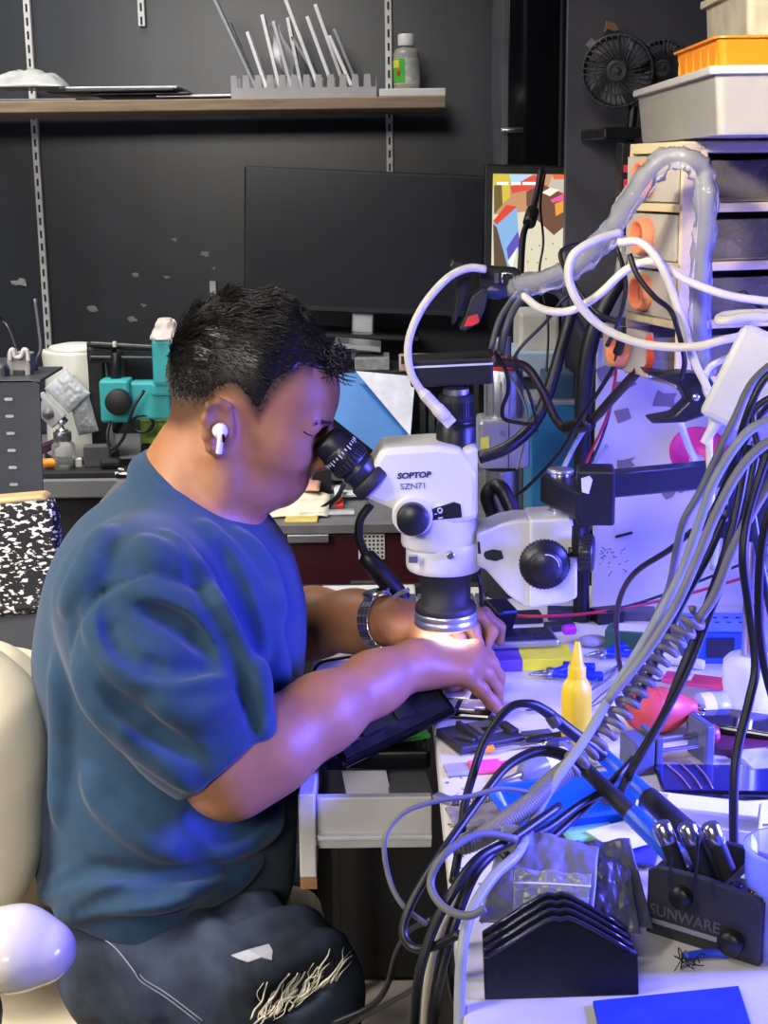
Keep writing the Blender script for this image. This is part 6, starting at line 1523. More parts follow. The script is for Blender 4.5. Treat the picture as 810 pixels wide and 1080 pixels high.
onp('note_pad', 300, 335, 553, DY-.01, .005, .04, mat('yellow tape', 'cdbd6a', .5), 'yellow strip lying on the front edge of the burgundy desk', 'strip')
for i, (x0, x1, Y, h, d, m_, lift, lab) in enumerate([(360, 420, 2.72, .006, .10, mat('grey notebook', '8f9094', .5), 0, 'grey notebook at the bottom of the pile on the burgundy desk'), (352, 418, 2.70, .006, .09, paper, .0065, 'white booklet on the grey notebook on the burgundy desk'),
        (362, 425, 2.74, .03, .06, mat('dark grey box', '63656c', .5), .013, 'dark grey carton on the white booklet on the burgundy desk'), (353, 362, 2.63, .008, .06, redp, 0, 'small red clip beside the white booklet'), (420, 440, 2.66, .045, .06, mat('grey file', '77797f', .5), 0, 'grey file standing right of the booklet pile'), (441, 449, 2.66, .05, .06, white, 0, 'thin white file standing beside the grey file'),
        (330, 350, 2.76, .05, .03, blkm, 0, 'black box behind the crumpled paper on the burgundy desk')]):
    onp('booklet' if i < 2 else 'desk_item', x0, x1, 545, Y, h, d, m_, lab, 'booklet' if i < 2 else 'desk item', lift, .05)
sl = MB(); a = P(338, 548, 2.60); a.z = TZ+.006; MB().tube([a, a+V((.03, .05, .012)), a+V((.04, .12, .02))], .005, n=8).build('black_marker', blk, None, 'black marker lying between papers on the burgundy desk', 'marker')
c = P(345, 553, DY-.0); c.z = TZ+.004; MB().box((P(345, 545, 2.58).x, 2.58, TZ+.006), (.10, .03, .004), .05, bev=.001).build('wrinkled_film', film, None, 'wrinkled clear film on the desk edge in front of the booklets', 'film')
# black shelf riser across the desk with things over it, and the leaning folder
rz_ = P(350, 520, 2.85).z
ri = empty('desk_riser', (-.05, 2.88, TZ), 'dark riser shelf on the back desk behind the man\'s chin', 'riser')
MB().box((.0, 2.90, rz_-.006), (.50, .14, .014), bev=.002).build('riser_top', dgrey, ri)
for x in (-.245, .245): MB().box((x, 2.90, (TZ+rz_-.013)/2), (.012, .14, rz_-.013-TZ), bev=.002).build('riser_leg', dgrey, ri)
MB().lathe([(.02, 0), (.034, .004), (.040, .020), (.036, .020), (.03, .006)], (P(336, 515, 2.86).x, 2.88, rz_+.001), n=30, cap=False).build('white_bowl', white, None, 'white bowl on the riser shelf behind the eyepiece', 'bowl')
fA = [P(352, 397, 3.0), P(438, 398, 3.02), P(432, 498, 2.86), P(300, 470, 2.88)]
MB().slab([P(300, 388, 3.02), P(438, 396, 3.02), P(434, 510, 2.84), P(300, 505, 2.84)], .004, .0008).build('dark_folder', mat('navy black folder', '1e2430', .35), None, 'navy black folder leaning behind the blue and white ones', 'folder')
MB().slab([P(340, 395, 2.985), P(378, 393, 2.99), P(435, 461, 2.885), P(434, 507, 2.825), P(330, 424, 2.94)], .003, .0008).build('blue_folder', mat('mid blue folder', '3b7ac4', .45, var=.1, scale=15), None, 'mid blue folder edge leaning between the man\'s forehead and the microscope', 'folder')
MB().slab([P(375, 391, 2.965), P(438, 397, 2.965), P(433, 460, 2.87)], .002, .0005).build('white_folder', mat('white sheet', 'd9dcec', .7), None, 'white sheet leaning above the blue folder left of the camera tube', 'paper')
FB = 3.0
rp = empty('back_riser', (.05, 3.1, TZ), 'dark riser under the big monitor carrying boxes', 'riser')
zr = P(400, 392, 3.0).z
MB().box((P(420, 392, 3.05).x, 3.12, zr-.008), (.36, .20, .014), bev=.002).build('riser_top', blkm, rp)
for x in (-.165, .165): MB().box((P(420, 392, 3.05).x+x, 3.12, (TZ+zr-.015)/2), (.012, .2, zr-.015-TZ), bev=.002).build('riser_leg', blkm, rp)
c, d = fb(374, 378, 411, 391, 3.02, .10); c.z = zr+d.z/2; MB().box(c, d, bev=.002).build('grey_box', mat('mottled grey box', '8d8f92', .5, var=.3, scale=80), None, 'mottled grey box under the monitor, beside the man\'s fringe', 'box')
c, d = fb(352, 366, 402, 372, 3.04, .12); c.z = zr+.046; MB().box(c, d, (0, .10, 0), bev=.002).build('silver_case', alu, None, 'flat silver case lying tilted on the mottled grey box', 'case')
c, d = fb(421, 372, 462, 386, 3.0, .08); c.z = zr+d.z/2; t = empty('pink_white_box', c-V((0, 0, d.z/2)), 'pink and white small box with dark port under the monitor', 'box')
MB().box(c, d, bev=.003).build('carton', mat('rosy white carton', 'd8b4b8', .4), t); q, w = fb(423, 376, 428, 384, 2.997, .004); MB().box(q, w, bev=.0006).build('dark_port', blkm, t)
c, d = fb(440, 400, 470, 455, 2.96, .06); c.z = TZ+.10
for i in range(3):
    MB().box((P(446+9*i, 420, 2.93).x, 2.96, TZ+.075), (.014, .05, .15), (0, .03*i, 0), bev=.002).build('binder', [blkm, dgrey, mgrey][i], None, ['black binder standing left of the camera tube', 'dark grey binder standing behind the camera tube', 'mid grey binder standing right behind the camera tube'][i], 'binder', 'binders behind the camera tube')
# white side table and keyboard between desk and bench
sd = empty('side_table', (-.02, 2.12, 0), 'white side table behind the bench under the man\'s far arm', 'table')
wx = P(330, 640, 1.9).x
MB().box((-.026, 2.02, TZ-.034), (.148, .36, .02), bev=.003).build('table_top', whitep, sd)
MB().box((-.01, 2.25, .36), (.62, .02, .70)).build('back_panel', blkm, sd)
for x, y in ((-.09, 1.86), (-.09, 2.18)): MB().box((x, y, .353), (.02, .02, .706)).build('leg', blkm, sd)
a, b = P(378, 634, 1.80), P(424, 600, 2.05); a.z = b.z = TZ+.002
MB().box((a+b)/2, ((b-a).length, .022, .03), axes(b-a, (-1, 1, 0)), bev=.003).build('white_rail', whitep, None, 'white slanting rail edge behind the watch', 'rail')
kbm = mat('grey keyboard keys', '4a4c52', .5); c = P(446, 618, 2.0); c.z = TZ+.012
t = empty('keyboard', c-V((0, 0, .034)), 'small dark keyboard lying behind the lens barrel', 'keyboard', None, .0)
MB().box((0, 0, .014), (.20, .10, .018), bev=.003).build('base', mat('white keyboard base', 'c9cad2', .4), t, world=False); ks = MB()
for i in range(11):
    for j in range(5): ks.box((-.085+.017*i, -.036+.018*j, .0255), (.014, .015, .006), bev=.001)
ks.build('keys', kbm, t, world=False)['kind'] = 'stuff'
# clutter by the man's far forearm: small white box, clear bag
bx = P(342, 702, 1.92); MB().box((bx.x+.0, 1.93, TZ-.004), (.026, .05, .04), bev=.002).build('white_carton', white, None, 'small white carton between the man\'s arms', 'carton')
c = P(375, 690, 1.90)
def cbag(u, v): return V((c.x+(u-.5)*.10, c.y+.02*math.sin(3*u), TZ-.02+v*.055+.004*NZ.noise(V((u*7, v*7, 2)))))
mb = MB(); mb.sheet(cbag, 18, 12, .001); mb.build('clear_bag', film, None, 'clear film bag standing between the man\'s arms', 'bag')
MB().tube([P(331, 740, 1.84), P(331, 712, 1.84), P(338, 699, 1.84), P(360, 694, 1.84), P(390, 690, 1.84), P(420, 682, 1.84)], .0022, n=7).build('black_lead', rubber, None, 'thin black lead curving between the man\'s arms', 'cable')
# ------------------------------------------------------------------ chairs
cre = mat('cream leather', 'e0d6bc', .42, var=.08, scale=9, bump=.12, bscale=60)
oc = empty('office_chair', (P(120, 1000, 1.6).x, 1.6, 0), 'cream leather office chair the man sits on, with white armrests', 'chair')
zs_ = .415; sx = P(140, 1060, 1.5).x
def cushion(mb, c, d, rot=None, b=.04): mb.box(c, d, rot, bev=b, seg=4)
mb = MB(); cushion(mb, (sx-.02, 1.58, zs_-.045), (.46, .50, .09)); o = mb.build('seat', cre, oc)
F = Field((-.80, 1.36, .36), (-.30, 1.92, .98), .006)
for yy in (1.50, 1.62, 1.74):
    q_ = [np.array(P(a, b, 1.50)) for a, b in ((-36, 960), (-25, 880), (-24, 800), (-28, 755), (-50, 712))]
    for p in q_: p[1] = yy; p[2] -= (yy-1.50)*.42
    F.path(q_, [.058, .062, .062, .058, .045], .06)
    F.path([p-np.array((.10, 0, 0)) for p in q_], [.058, .062, .062, .058, .045], .08)
F.build('backrest', cre, oc, smooth=4)
ap = [P(-60, 1000, 1.28), P(20, 1000, 1.28), P(52, 1004, 1.28)]
A_ = Field(tuple(np.array(ap[0])-.12), tuple(np.array(ap[2])+.12), .004)
A_.path([np.array(p) for p in ap], [.034, .0345, .026], .02, sq=((0, 1, 0), 1.35)); A_.build('armrest', mat('glossy white armrest', 'b5b0a6', .18, var=.04), oc, smooth=3)
MB().tube([ap[1]+V((-.06, 0, -.03)), ap[1]+V((-.05, .03, -.10)), V((sx-.20, 1.36, zs_-.06))], .018, n=12).build('armrest_post', blkm, oc)
MB().cyl((sx-.02, 1.6, .10), (sx-.02, 1.6, zs_-.085), .028, n=20).build('gas_column', chrome, oc)
for k in range(5):
    a = 2*PI*k/5+.3; e = V((sx-.02+.27*math.cos(a), 1.6+.27*math.sin(a), .065))
    MB().tube([(sx-.02, 1.6, .11), e], lambda q: .022-.007*q, n=10).build('base_leg', blkm, oc)
    MB().lathe([(.02, -.012), (.026, -.010), (.026, .010), (.02, .012)], e-V((0, 0, .038)), (-math.sin(a), math.cos(a), 0), 20).build('caster', blkm, oc)
MB().box((sx-.02, 1.6, zs_-.095), (.2, .2, .02), bev=.004).build('mount_plate', blkm, oc)
# far patterned chair
t = empty('patterned_chair', (P(10, 600, 2.1).x, 2.1, 0), 'dark chair with black and white woven back cover at the left edge', 'chair')
pat = mat('black white woven cloth', 'd6d2c4', .85, col2='121214', lo=.545, hi=.575, scale=140, bump=.4, bscale=300, stretch=(.7, 1, 1.5), detail=3)
F = Field((-1.0, 1.95, .60), (-.40, 2.25, 1.06), .006)
tl_, tr_, bl_, br_ = P(-70, 540, 2.1), P(50, 538, 2.1), P(-70, 640, 2.1), P(58, 628, 2.1)
F.path([np.array(P(-60, 600, 2.1)), np.array(P(36, 592, 2.1))], [.10, .085], .02, sq=((0, 1, 0), .38)); bb_ = F
MB().slab([P(-70, 537, 2.08), P(45, 526, 2.08), P(56, 532, 2.08), P(64, 630, 2.06), P(62, 646, 2.06), P(-70, 658, 2.06)], .05, .012).build('woven_cover', pat, t)
MB().slab([P(-70, 532, 2.085), P(44, 522.5, 2.085), P(50, 528, 2.085), P(-70, 540, 2.085)], .04, .004).build('tan_edge', mat('tan leather edge', 'b49a6a', .5), t)
MB().slab([P(-70, 640, 2.075), P(60, 630, 2.075), P(62, 760, 2.05), P(-70, 780, 2.05)], .04, .012).build('dark_back', mat('dark grey chair cloth', '34363b', .7), t)
MB().box((P(0, 760, 2.1).x, 2.3, .42), (.44, .44, .07), bev=.025, seg=3).build('seat', mat('dark grey chair cloth', '34363b', .7), t)
for x in (-.18, .18):
    for y in (-.18, .18): MB().box((P(0, 760, 2.1).x+x, 2.3+y, .195), (.03, .03, .39), bev=.004).build('leg', blkm, t)
# ------------------------------------------------------------------ cables
# film-wrapped gooseneck
gl = [P(741, 392, 1.52), P(738, 330, 1.50), P(741, 270, 1.49), P(745, 215, 1.48), P(741, 180, 1.48), P(724, 164, 1.48), P(703, 166, 1.49), P(682, 184, 1.50), P(655, 225, 1.52), P(630, 258, 1.54), P(598, 284, 1.56), P(565, 296, 1.58), P(540, 300, 1.60)]
gk = empty('wrapped_gooseneck', gl[0], 'grey gooseneck arm wrapped in crinkled clear film, arching over the drawers', 'gooseneck')
MB().tube(gl, .0072, n=12, res=9).build('hose', mat('grey flexible hose', '6f7079', .45, .3, var=.15, bump=.5, bscale=160), gk)
sp_ = spline(gl, 12)
fl = MB(); vs = []; fs = []; n = 14; N = len(sp_)
x = None
for i in range(N):
    d = (sp_[min(i+1, N-1)]-sp_[max(i-1, 0)]).normalized(); R = frame(d, (0, 1, .3))
    for j in range(n):
        a = 2*PI*j/n; r = .0118+.0055*NZ.noise(V((i*.22, math.cos(a)*1.4, math.sin(a)*1.4)))+.002*NZ.noise(V((i*.8, math.cos(a)*3, math.sin(a)*3)))
        off = R@V((r*math.cos(a), r*math.sin(a), 0)); vs.append(sp_[i]+off+V((0, 0, -.003)))
for i in range(N-1):
    for j in range(n): k = (j+1) % n; fs.append([i*n+j, i*n+k, (i+1)*n+k, (i+1)*n+j])
fl.add(vs, fs, True); fl.build('film_wrap', mat('crinkled clear film', 'eef0f6', .1, alpha=.22, bump=.6, bscale=110), gk)
# phone clamp on its end
ph = empty('phone_clamp', P(515, 300, 1.60), 'black spring phone holder with red pad at the end of the wrapped gooseneck', 'phone holder')
q = MB(); fpr(q, [(474, 281), (478, 274), (492, 277), (497, 287), (490, 318), (481, 340), (477, 344), (481, 312), (480, 296)], 1.59, .030, .002); q.build('outer_jaw', blk, ph)
q = MB(); fpr(q, [(484, 347), (490, 335), (497, 313), (510, 303), (516, 307), (512, 325), (505, 341), (490, 350)], 1.59, .030, .002); q.build('lower_jaw', blkm, ph)
q = MB(); fpr(q, [(489, 345), (494, 334), (504, 331), (506, 340), (498, 344)], 1.588, .012, .001); q.build('red_pad', redp, ph)
c, d = fb(503, 280, 550, 309, 1.59, .028)
q = MB(); fpr(q, [(503, 280), (546, 283), (550, 288), (549, 304), (540, 309), (506, 305)], 1.59, .026, .003); q.build('clamp_body', blk, ph)
q = MB(); fpr(q, [(521, 288), (526, 288), (526, 298), (521, 299)], 1.588, .004, .0006); q.build('bright_bar', chrome, ph)
q = MB(); q.tube([P(530, 299, 1.588), P(530, 288.5, 1.588), P(541, 289.5, 1.588), P(542, 299, 1.588)], .0012, n=6, res=2); q.build('wire_loop', chrome, ph)
q = MB(); q.ell(P(524, 306, 1.60), (.016, .014, .010)); q.build('ball_joint', mat('navy plastic', '232a5a', .35), ph)
# white usb cable with plug
cable('white_cable', [(512, 284, 1.56), (493, 283, 1.555), (470, 295, 1.55), (445, 325, 1.545), (431, 360, 1.54), (433, 392, 1.54), (447, 417, 1.54)], .0044, cwhite, 'thick white cable looping down in front of the camera to its plug')
pa, pb = P(444, 412, 1.54), P(476, 447, 1.535); d = (pb-pa).normalized(); L = (pb-pa).length
t = empty('cable_plug', pa, 'white ribbed plug at the end of the white cable before the camera tube', 'plug')
MB().lathe([(.0046, 0), (.0058, L*.08), (.0066, L*.5), (.0075, L*.55), (.0075, L*.82), (.006, L*.84)], pa, d, 20).build('strain_relief', cwhite, t)
MB().box(pa+d*L*.92, (.0135, .008, L*.2), frame(d, (0, 1, 0)), bev=.001).build('plug_shell', mat('pale plug', 'c9c9cc', .35), t)
rb_ = MB()
for k in range(6): rb_.lathe([(.0064, 0), (.0070, .0008), (.0064, .0016)], pa+d*L*(.12+.055*k), d, 18)
rb_.build('ribs', cwhite, t)['kind'] = 'stuff'
cw, cg, ck_, cl_ = cwhite, cgrey, rubber, clgrey
cable('white_cable', [(655, 245, 1.45), (625, 255, 1.43), (604, 270, 1.42), (600, 295, 1.42), (614, 325, 1.42), (640, 348, 1.42), (680, 363, 1.41), (730, 366, 1.40), (765, 358, 1.40), (800, 352, 1.42)], .0045, cw, 'thick white cable in one wide loop across the lower drawers')
cable('white_cable', [(552, 312, 1.50), (572, 326, 1.48), (600, 328, 1.47), (630, 312, 1.46), (660, 285, 1.45), (690, 276, 1.44), (725, 296, 1.43), (770, 312, 1.42), (830, 320, 1.42)], .0042, cw, 'white cable rising from the wrapped gooseneck to the right edge')
cable('white_cable', [(652, 256, 1.44), (676, 256, 1.43), (697, 280, 1.42), (715, 325, 1.42), (732, 380, 1.42), (746, 410, 1.42), (752, 440, 1.42)], .0042, cw, 'white cable falling diagonally over the third drawer handle')
cable('white_cable', [(830, 336, 1.34), (790, 334, 1.34), (766, 338, 1.34), (758, 338, 1.35), (766, 333, 1.36), (800, 331, 1.36), (830, 332, 1.36)], .0048, cw, 'white cable folded back in a tight bend at the right edge')
cable('white_cable', [(800, 366, 1.5), (776, 374, 1.5), (748, 388, 1.5), (744, 410, 1.48), (752, 430, 1.46), (748, 470, 1.45), (751, 540, 1.42)], .0036, cw, 'white cable dropping behind the spring clamp')
cable('white_cable', [(715, 438, 1.62), (726, 470, 1.62), (744, 508, 1.60), (755, 560, 1.58), (752, 600, 1.55)], .0042, clgrey, 'pale cable dropping below the spring clamp across the lit board')
# black leads among the drawers
cable('black_lead', [(664, 268, 1.41), (672, 290, 1.405), (690, 313, 1.40), (706, 326, 1.40), (714, 345, 1.40), (722, 380, 1.42), (718, 400, 1.43)], .0028, ck_, 'thin black lead falling across the third drawer handle')
cable('black_lead', [(640, 365, 1.55), (652, 340, 1.56), (660, 300, 1.58), (648, 258, 1.60), (628, 255, 1.60), (596, 262, 1.58), (592, 275, 1.55), (606, 300, 1.52), (630, 330, 1.5), (652, 340, 1.49)], .0026, ck_, 'thin black lead looping round the white loop left of the drawers')
cable('black_lead', [(571, 178, 2.55), (566, 205, 2.5), (560, 228, 2.45), (552, 248, 2.4), (549, 290, 2.3), (549, 310, 2.25)], .0055, ck_, 'black lead with ferrite hanging before the security screen')
cable('black_lead', [(575, 182, 2.55), (570, 215, 2.5), (573, 255, 2.4), (569, 290, 2.35), (578, 340, 2.3), (576, 400, 2.2)], .002, ck_, 'hair-thin black lead hanging before the security screen')
p, q = P(562, 222, 2.46), P(558, 236, 2.42); MB().cyl(p, q, .011, n=16, bev=.003).build('ferrite_bead', blk, None, 'black ferrite bead on the lead before the security screen', 'ferrite')
cable('black_lead', [(775, 315, 1.46), (784, 309, 1.45), (795, 318, 1.45), (812, 336, 1.45)], .0025, ck_, 'short black lead arching above the folded white cable at the right edge')
for i, (pts, r, m_, lab) in enumerate([
    ([(505, 483, 1.90), (535, 472, 1.90), (562, 448, 1.92), (578, 415, 1.93), (590, 375, 1.94), (601, 335, 1.95), (606, 318, 1.95)], .0085, ck_, 'thick black hose sweeping up from behind the tube to the gooseneck post'),
    ([(520, 382, 1.85), (538, 383, 1.85), (556, 388, 1.85), (572, 412, 1.84), (585, 440, 1.83), (598, 452, 1.80), (622, 445, 1.75), (648, 418, 1.68), (674, 390, 1.60)], .0058, mat('brownish black hose', '2a1f26', .45), 'brownish black hose from the red collar dipping right to the drawers'),
    ([(598, 452, 1.78), (611, 449, 1.76), (622, 446, 1.74)], .0095, ck_, 'swollen black joint at the dip of the brownish hose'),
    ([(528, 372, 1.95), (534, 345, 1.95), (546, 320, 1.96), (566, 306, 1.97), (588, 308, 2.0), (606, 335, 2.02), (622, 365, 2.05)], .0055, mat('grey ribbed hose', '5a5c60', .5), 'grey hose arching over the white machine'),
    ([(518, 368, 1.94), (528, 335, 1.95), (548, 306, 1.97)], .0042, mat('grey ribbed hose', '5a5c60', .5), 'thinner grey hose beside the silver fittings'),
    ([(600, 312, 1.78), (592, 318, 1.78), (575, 340, 1.78), (548, 368, 1.78), (543, 385, 1.78), (556, 410, 1.78), (565, 440, 1.78), (566, 455, 1.78)], .0022, ck_, 'thin black lead hanging in a slack S before the spindle clamp'),
    ([(521, 370, 1.80), (534, 392, 1.80), (536, 412, 1.80), (530, 430, 1.80), (532, 442, 1.80), (548, 446, 1.80), (562, 448, 1.80)], .0026, ck_, 'black lead looping before the silver spindle'),
    ([(536, 392, 1.99), (552, 422, 1.99), (556, 442, 1.99), (552, 468, 1.99), (545, 495, 1.98)], .0020, cg, 'thin grey lead running down the spindle clamp'),
    ([(652, 366, 1.62), (648, 385, 1.64), (632, 412, 1.68), (610, 445, 1.72), (590, 478, 1.76), (560, 510, 1.80), (543, 524, 1.82)], .0026, ck_, 'long thin black lead slanting from the drawers down past the blue machine'),
    ([(656, 345, 1.60), (655, 360, 1.60), (651, 372, 1.61)], .0052, ck_, 'black connector at the top of the slanting lead'),
    ([(650, 384, 1.70), (648, 405, 1.72), (640, 440, 1.75), (622, 480, 1.78), (612, 504, 1.80)], .0018, mat('red wire', 'c22a3a', .4), 'thin red wire slanting before the black gooseneck post'),
    ([(648, 410, 1.74), (640, 446, 1.76), (628, 478, 1.78), (616, 500, 1.80)], .0018, mat('navy wire', '26305f', .4), 'thin navy wire beside the red one'),
    ([(592, 498, 1.78), (606, 470, 1.80), (618, 450, 1.82)], .0032, clgrey, 'pale grey wire stub rising from the post cap'),
    ([(608, 505, 1.80), (626, 490, 1.82), (640, 470, 1.84)], .0028, clgrey, 'pale grey wire stub right of the black clamp arm'),
    ([(520, 542, 1.72), (514, 524, 1.72), (520, 514, 1.72), (530, 517, 1.71), (543, 545, 1.70), (550, 560, 1.70)], .0095, ck_, 'thick black tube elbow behind the focus arm'),
    ([(503, 605, 1.70), (507, 620, 1.70), (508, 640, 1.74), (512, 645, 1.78)], .0028, ck_, 'black lead dropping from the focus arm to the cube adapter'),
    ([(391, 532, 1.72), (380, 548, 1.72), (379, 568, 1.72), (386, 586, 1.72)], .0055, ck_, 'black ring light lead hanging from the scope head')]):
    cable('lead', pts, r, m_, lab, n=10)
a, b = P(384, 584, 1.72), P(424, 632, 1.74); MB().lathe([(.0055, 0), (.0115, .006), (.0125, .03), (.0125, (b-a).length)], a, b-a, 22).build('strain_boot', rubber, None, 'fat black sleeve of the ring light lead above the watch', 'sleeve')
a, b = P(408, 640, 1.70), P(430, 622, 1.66); MB().tube([a, (a+b)/2+V((0, 0, .004)), b], .003, n=8).build('clear_lead', mat('silvery wire', 'a8acc0', .3, .3), None, 'silvery wire under the black sleeve above the watch', 'cable')
# red and navy test leads along the lit board
cable('lead', [(520, 648, 1.86), (560, 650, 1.84), (610, 648, 1.84), (660, 641, 1.85), (720, 628, 1.88), (786, 609, 1.90), (840, 595, 1.92)], .0022, mat('red wire', 'c22a3a', .4), 'long red wire running right along the foot of the lit board')
cable('lead', [(640, 645, 1.84), (680, 634, 1.86), (730, 616, 1.88), (790, 592, 1.90), (840, 575, 1.92)], .0020, ck_, 'long thin black wire just above the red wire on the lit board')
# right foreground bundle
fg = [
 ([(830, 372, 1.30), (795, 402, 1.29), (776, 440, 1.28), (757, 480, 1.28), (738, 520, 1.28), (722, 548, 1.28), (714, 580, 1.29), (706, 620, 1.32), (690, 655, 1.36), (676, 690, 1.40)], .0040, cg, 'dark grey cable, leftmost of the bundle over the boom bar'),
 ([(830, 410, 1.31), (800, 440, 1.30), (784, 470, 1.30), (770, 505, 1.30), (748, 545, 1.30), (728, 570, 1.30)], .0032, ck_, 'short black cable crossing behind the dark grey one'),
 ([(840, 438, 1.24), (800, 448, 1.24), (776, 470, 1.24), (752, 510, 1.24), (738, 550, 1.24), (720, 600, 1.24), (700, 640, 1.23), (676, 682, 1.22), (650, 724, 1.20), (618, 778, 1.17), (584, 826, 1.14), (560, 868, 1.12)], .0043, cl_, 'long pale blue-grey cable sweeping down past the yellow bottle'),
 ([(840, 452, 1.20), (805, 470, 1.20), (780, 496, 1.20), (756, 540, 1.20), (735, 590, 1.20), (712, 640, 1.20), (680, 690, 1.20), (640, 740, 1.19)], .0043, mat('warm grey cable jacket', '8f9099', .45), 'warm grey cable next to the long pale one'),
 ([(835, 480, 1.22), (805, 520, 1.22), (775, 575, 1.22), (755, 625, 1.22), (738, 652, 1.22)], .0046, mat('beige grey cable jacket', '7d7a76', .5), 'straight beige-grey lead of the coiled cord'),
 ([(765, 545, 1.26), (745, 590, 1.26), (718, 640, 1.27), (700, 680, 1.29), (672, 740, 1.30)], .0034, ck_, 'black cable behind the warm grey one'),
 ([(790, 470, 1.28), (772, 560, 1.26), (742, 650, 1.25), (720, 705, 1.24), (700, 755, 1.22), (670, 805, 1.20), (648, 850, 1.18)], .0044, ck_, 'black cable straight down across the red rubber bulb'),
 ([(800, 470, 1.27), (780, 560, 1.25), (748, 650, 1.24), (724, 710, 1.23), (692, 770, 1.21), (662, 822, 1.19)], .0034, ck_, 'second black cable twinned with the one across the red bulb'),
 ([(812, 470, 1.22), (790, 540, 1.21), (784, 590, 1.20), (790, 640, 1.20), (797, 700, 1.19), (790, 740, 1.18), (778, 790, 1.17), (774, 830, 1.16), (774, 895, 1.15)], .0042, ck_, 'black cable hanging beside the boom column down to the holder'),
 ([(790, 520, 1.24), (800, 580, 1.23), (812, 640, 1.22), (830, 720, 1.2)], .0036, mat('navy cable', '2a3468', .4), 'navy cable hanging right of the boom column'),
 ([(776, 500, 1.30), (768, 560, 1.30), (760, 610, 1.31)], .0036, mat('navy cable', '2a3468', .4), 'short navy cable in the bundle by the boom collar'),
 ([(730, 560, 1.34), (706, 580, 1.36), (672, 602, 1.40), (656, 625, 1.44), (650, 655, 1.48), (652, 690, 1.52), (656, 715, 1.55)], .0030, ck_, 'black cable arching left over the lit board to the tweezers')]
for i, (pts, r, m_, lab) in enumerate(fg): cable('hanging_cable', pts, r, m_, lab, group=None, n=10)
for i, (pts, r, lab) in enumerate([([(840, 412, 1.27), (812, 420, 1.27), (794, 437, 1.27), (800, 470, 1.26), (812, 500, 1.25)], .0034, 'black cable turning at the right edge over the boom collar'), ([(830, 384, 1.26), (806, 400, 1.26), (790, 432, 1.26), (778, 470, 1.27), (770, 500, 1.28), (752, 540, 1.29)], .0036, 'black cable beside the white power brick'),
        ([(830, 500, 1.18), (806, 560, 1.18), (800, 640, 1.18), (806, 700, 1.18), (822, 760, 1.17)], .004, 'black cable nearest the right edge by the white column foot')]):
    cable('hanging_cable', pts, r, ck_, lab)
# coiled cord
ca = spline([P(738, 648, 1.22), P(715, 672, 1.22), P(690, 702, 1.21), (P(660, 745, 1.195)), P(632, 780, 1.18), P(598, 812, 1.16)], 30)
def coil_along(c, turns, r):
    L = [0]; 
    for a, b in zip(c, c[1:]): L.append(L[-1]+(b-a).length)
    out = []; n = turns*12; tot = L[-1]; j = 0
    for i in range(n+1):
        s = tot*i/n
        while j < len(L)-2 and L[j+1] < s: j += 1
        f = (s-L[j])/max(1e-9, L[j+1]-L[j]); p = c[j].lerp(c[j+1], f); d = (c[j+1]-c[j]).normalized(); R = frame(d, (0, 1, .2)); a = 2*PI*turns*i/n
        out.append(p+R@V((r*math.cos(a), r*math.sin(a), 0)))
    return out
cc_ = empty('spiral_lead', ca[0], 'grey spiral cord stretching diagonally past the yellow bottle', 'cord')
MB().tube(coil_along(ca, 16, .0085), .0032, n=8, raw=True).build('spiral', mat('taupe cord', '77746f', .5), cc_)
cb = spline([P(600, 810, 1.16), P(580, 826, 1.145), P(555, 850, 1.12), P(525, 872, 1.10), P(496, 888, 1.09), P(478, 892, 1.09)], 30)
MB().tube(coil_along(cb, 52, .0070), .0022, n=6, raw=True).build('tight_spiral', mat('taupe cord', '77746f', .5), cc_)
MB().tube(cb, .0062, n=10, raw=True).build('cord_core', mat('taupe cord', '77746f', .5), cc_)
# soldering handle leads
cable('iron_lead', [(640, 800, 1.265), (600, 770, 1.25), (575, 750, 1.24), (556, 742, 1.23), (535, 748, 1.22), (512, 780, 1.20), (498, 820, 1.17), (490, 850, 1.13), (486, 885, 1.10), (478, 930, 1.06)], lambda t: .0068-.003*min(1, t*2.6), ck_, 'black soldering iron lead arching left in front of the yellow bottle')
p, q = P(580, 754, 1.242), P(588, 766, 1.24); MB().cyl(p, q, .006, n=14, bev=.002).build('lead_clip', mat('dark grey clip', '4a4a55', .4), None, 'small dark clip under the soldering iron lead', 'clip')
cable('iron_lead', [(610, 806, 1.19), (590, 795, 1.18), (565, 793, 1.17), (535, 808, 1.15), (510, 838, 1.12), (488, 868, 1.09), (462, 905, 1.06), (435, 950, 1.04), (425, 982, 1.03), (436, 1000, 1.02), (458, 998, 1.01), (485, 985, 1.0)], lambda t: .0062-.0026*min(1, t*3), ck_, 'second black soldering lead looping below the bench edge')
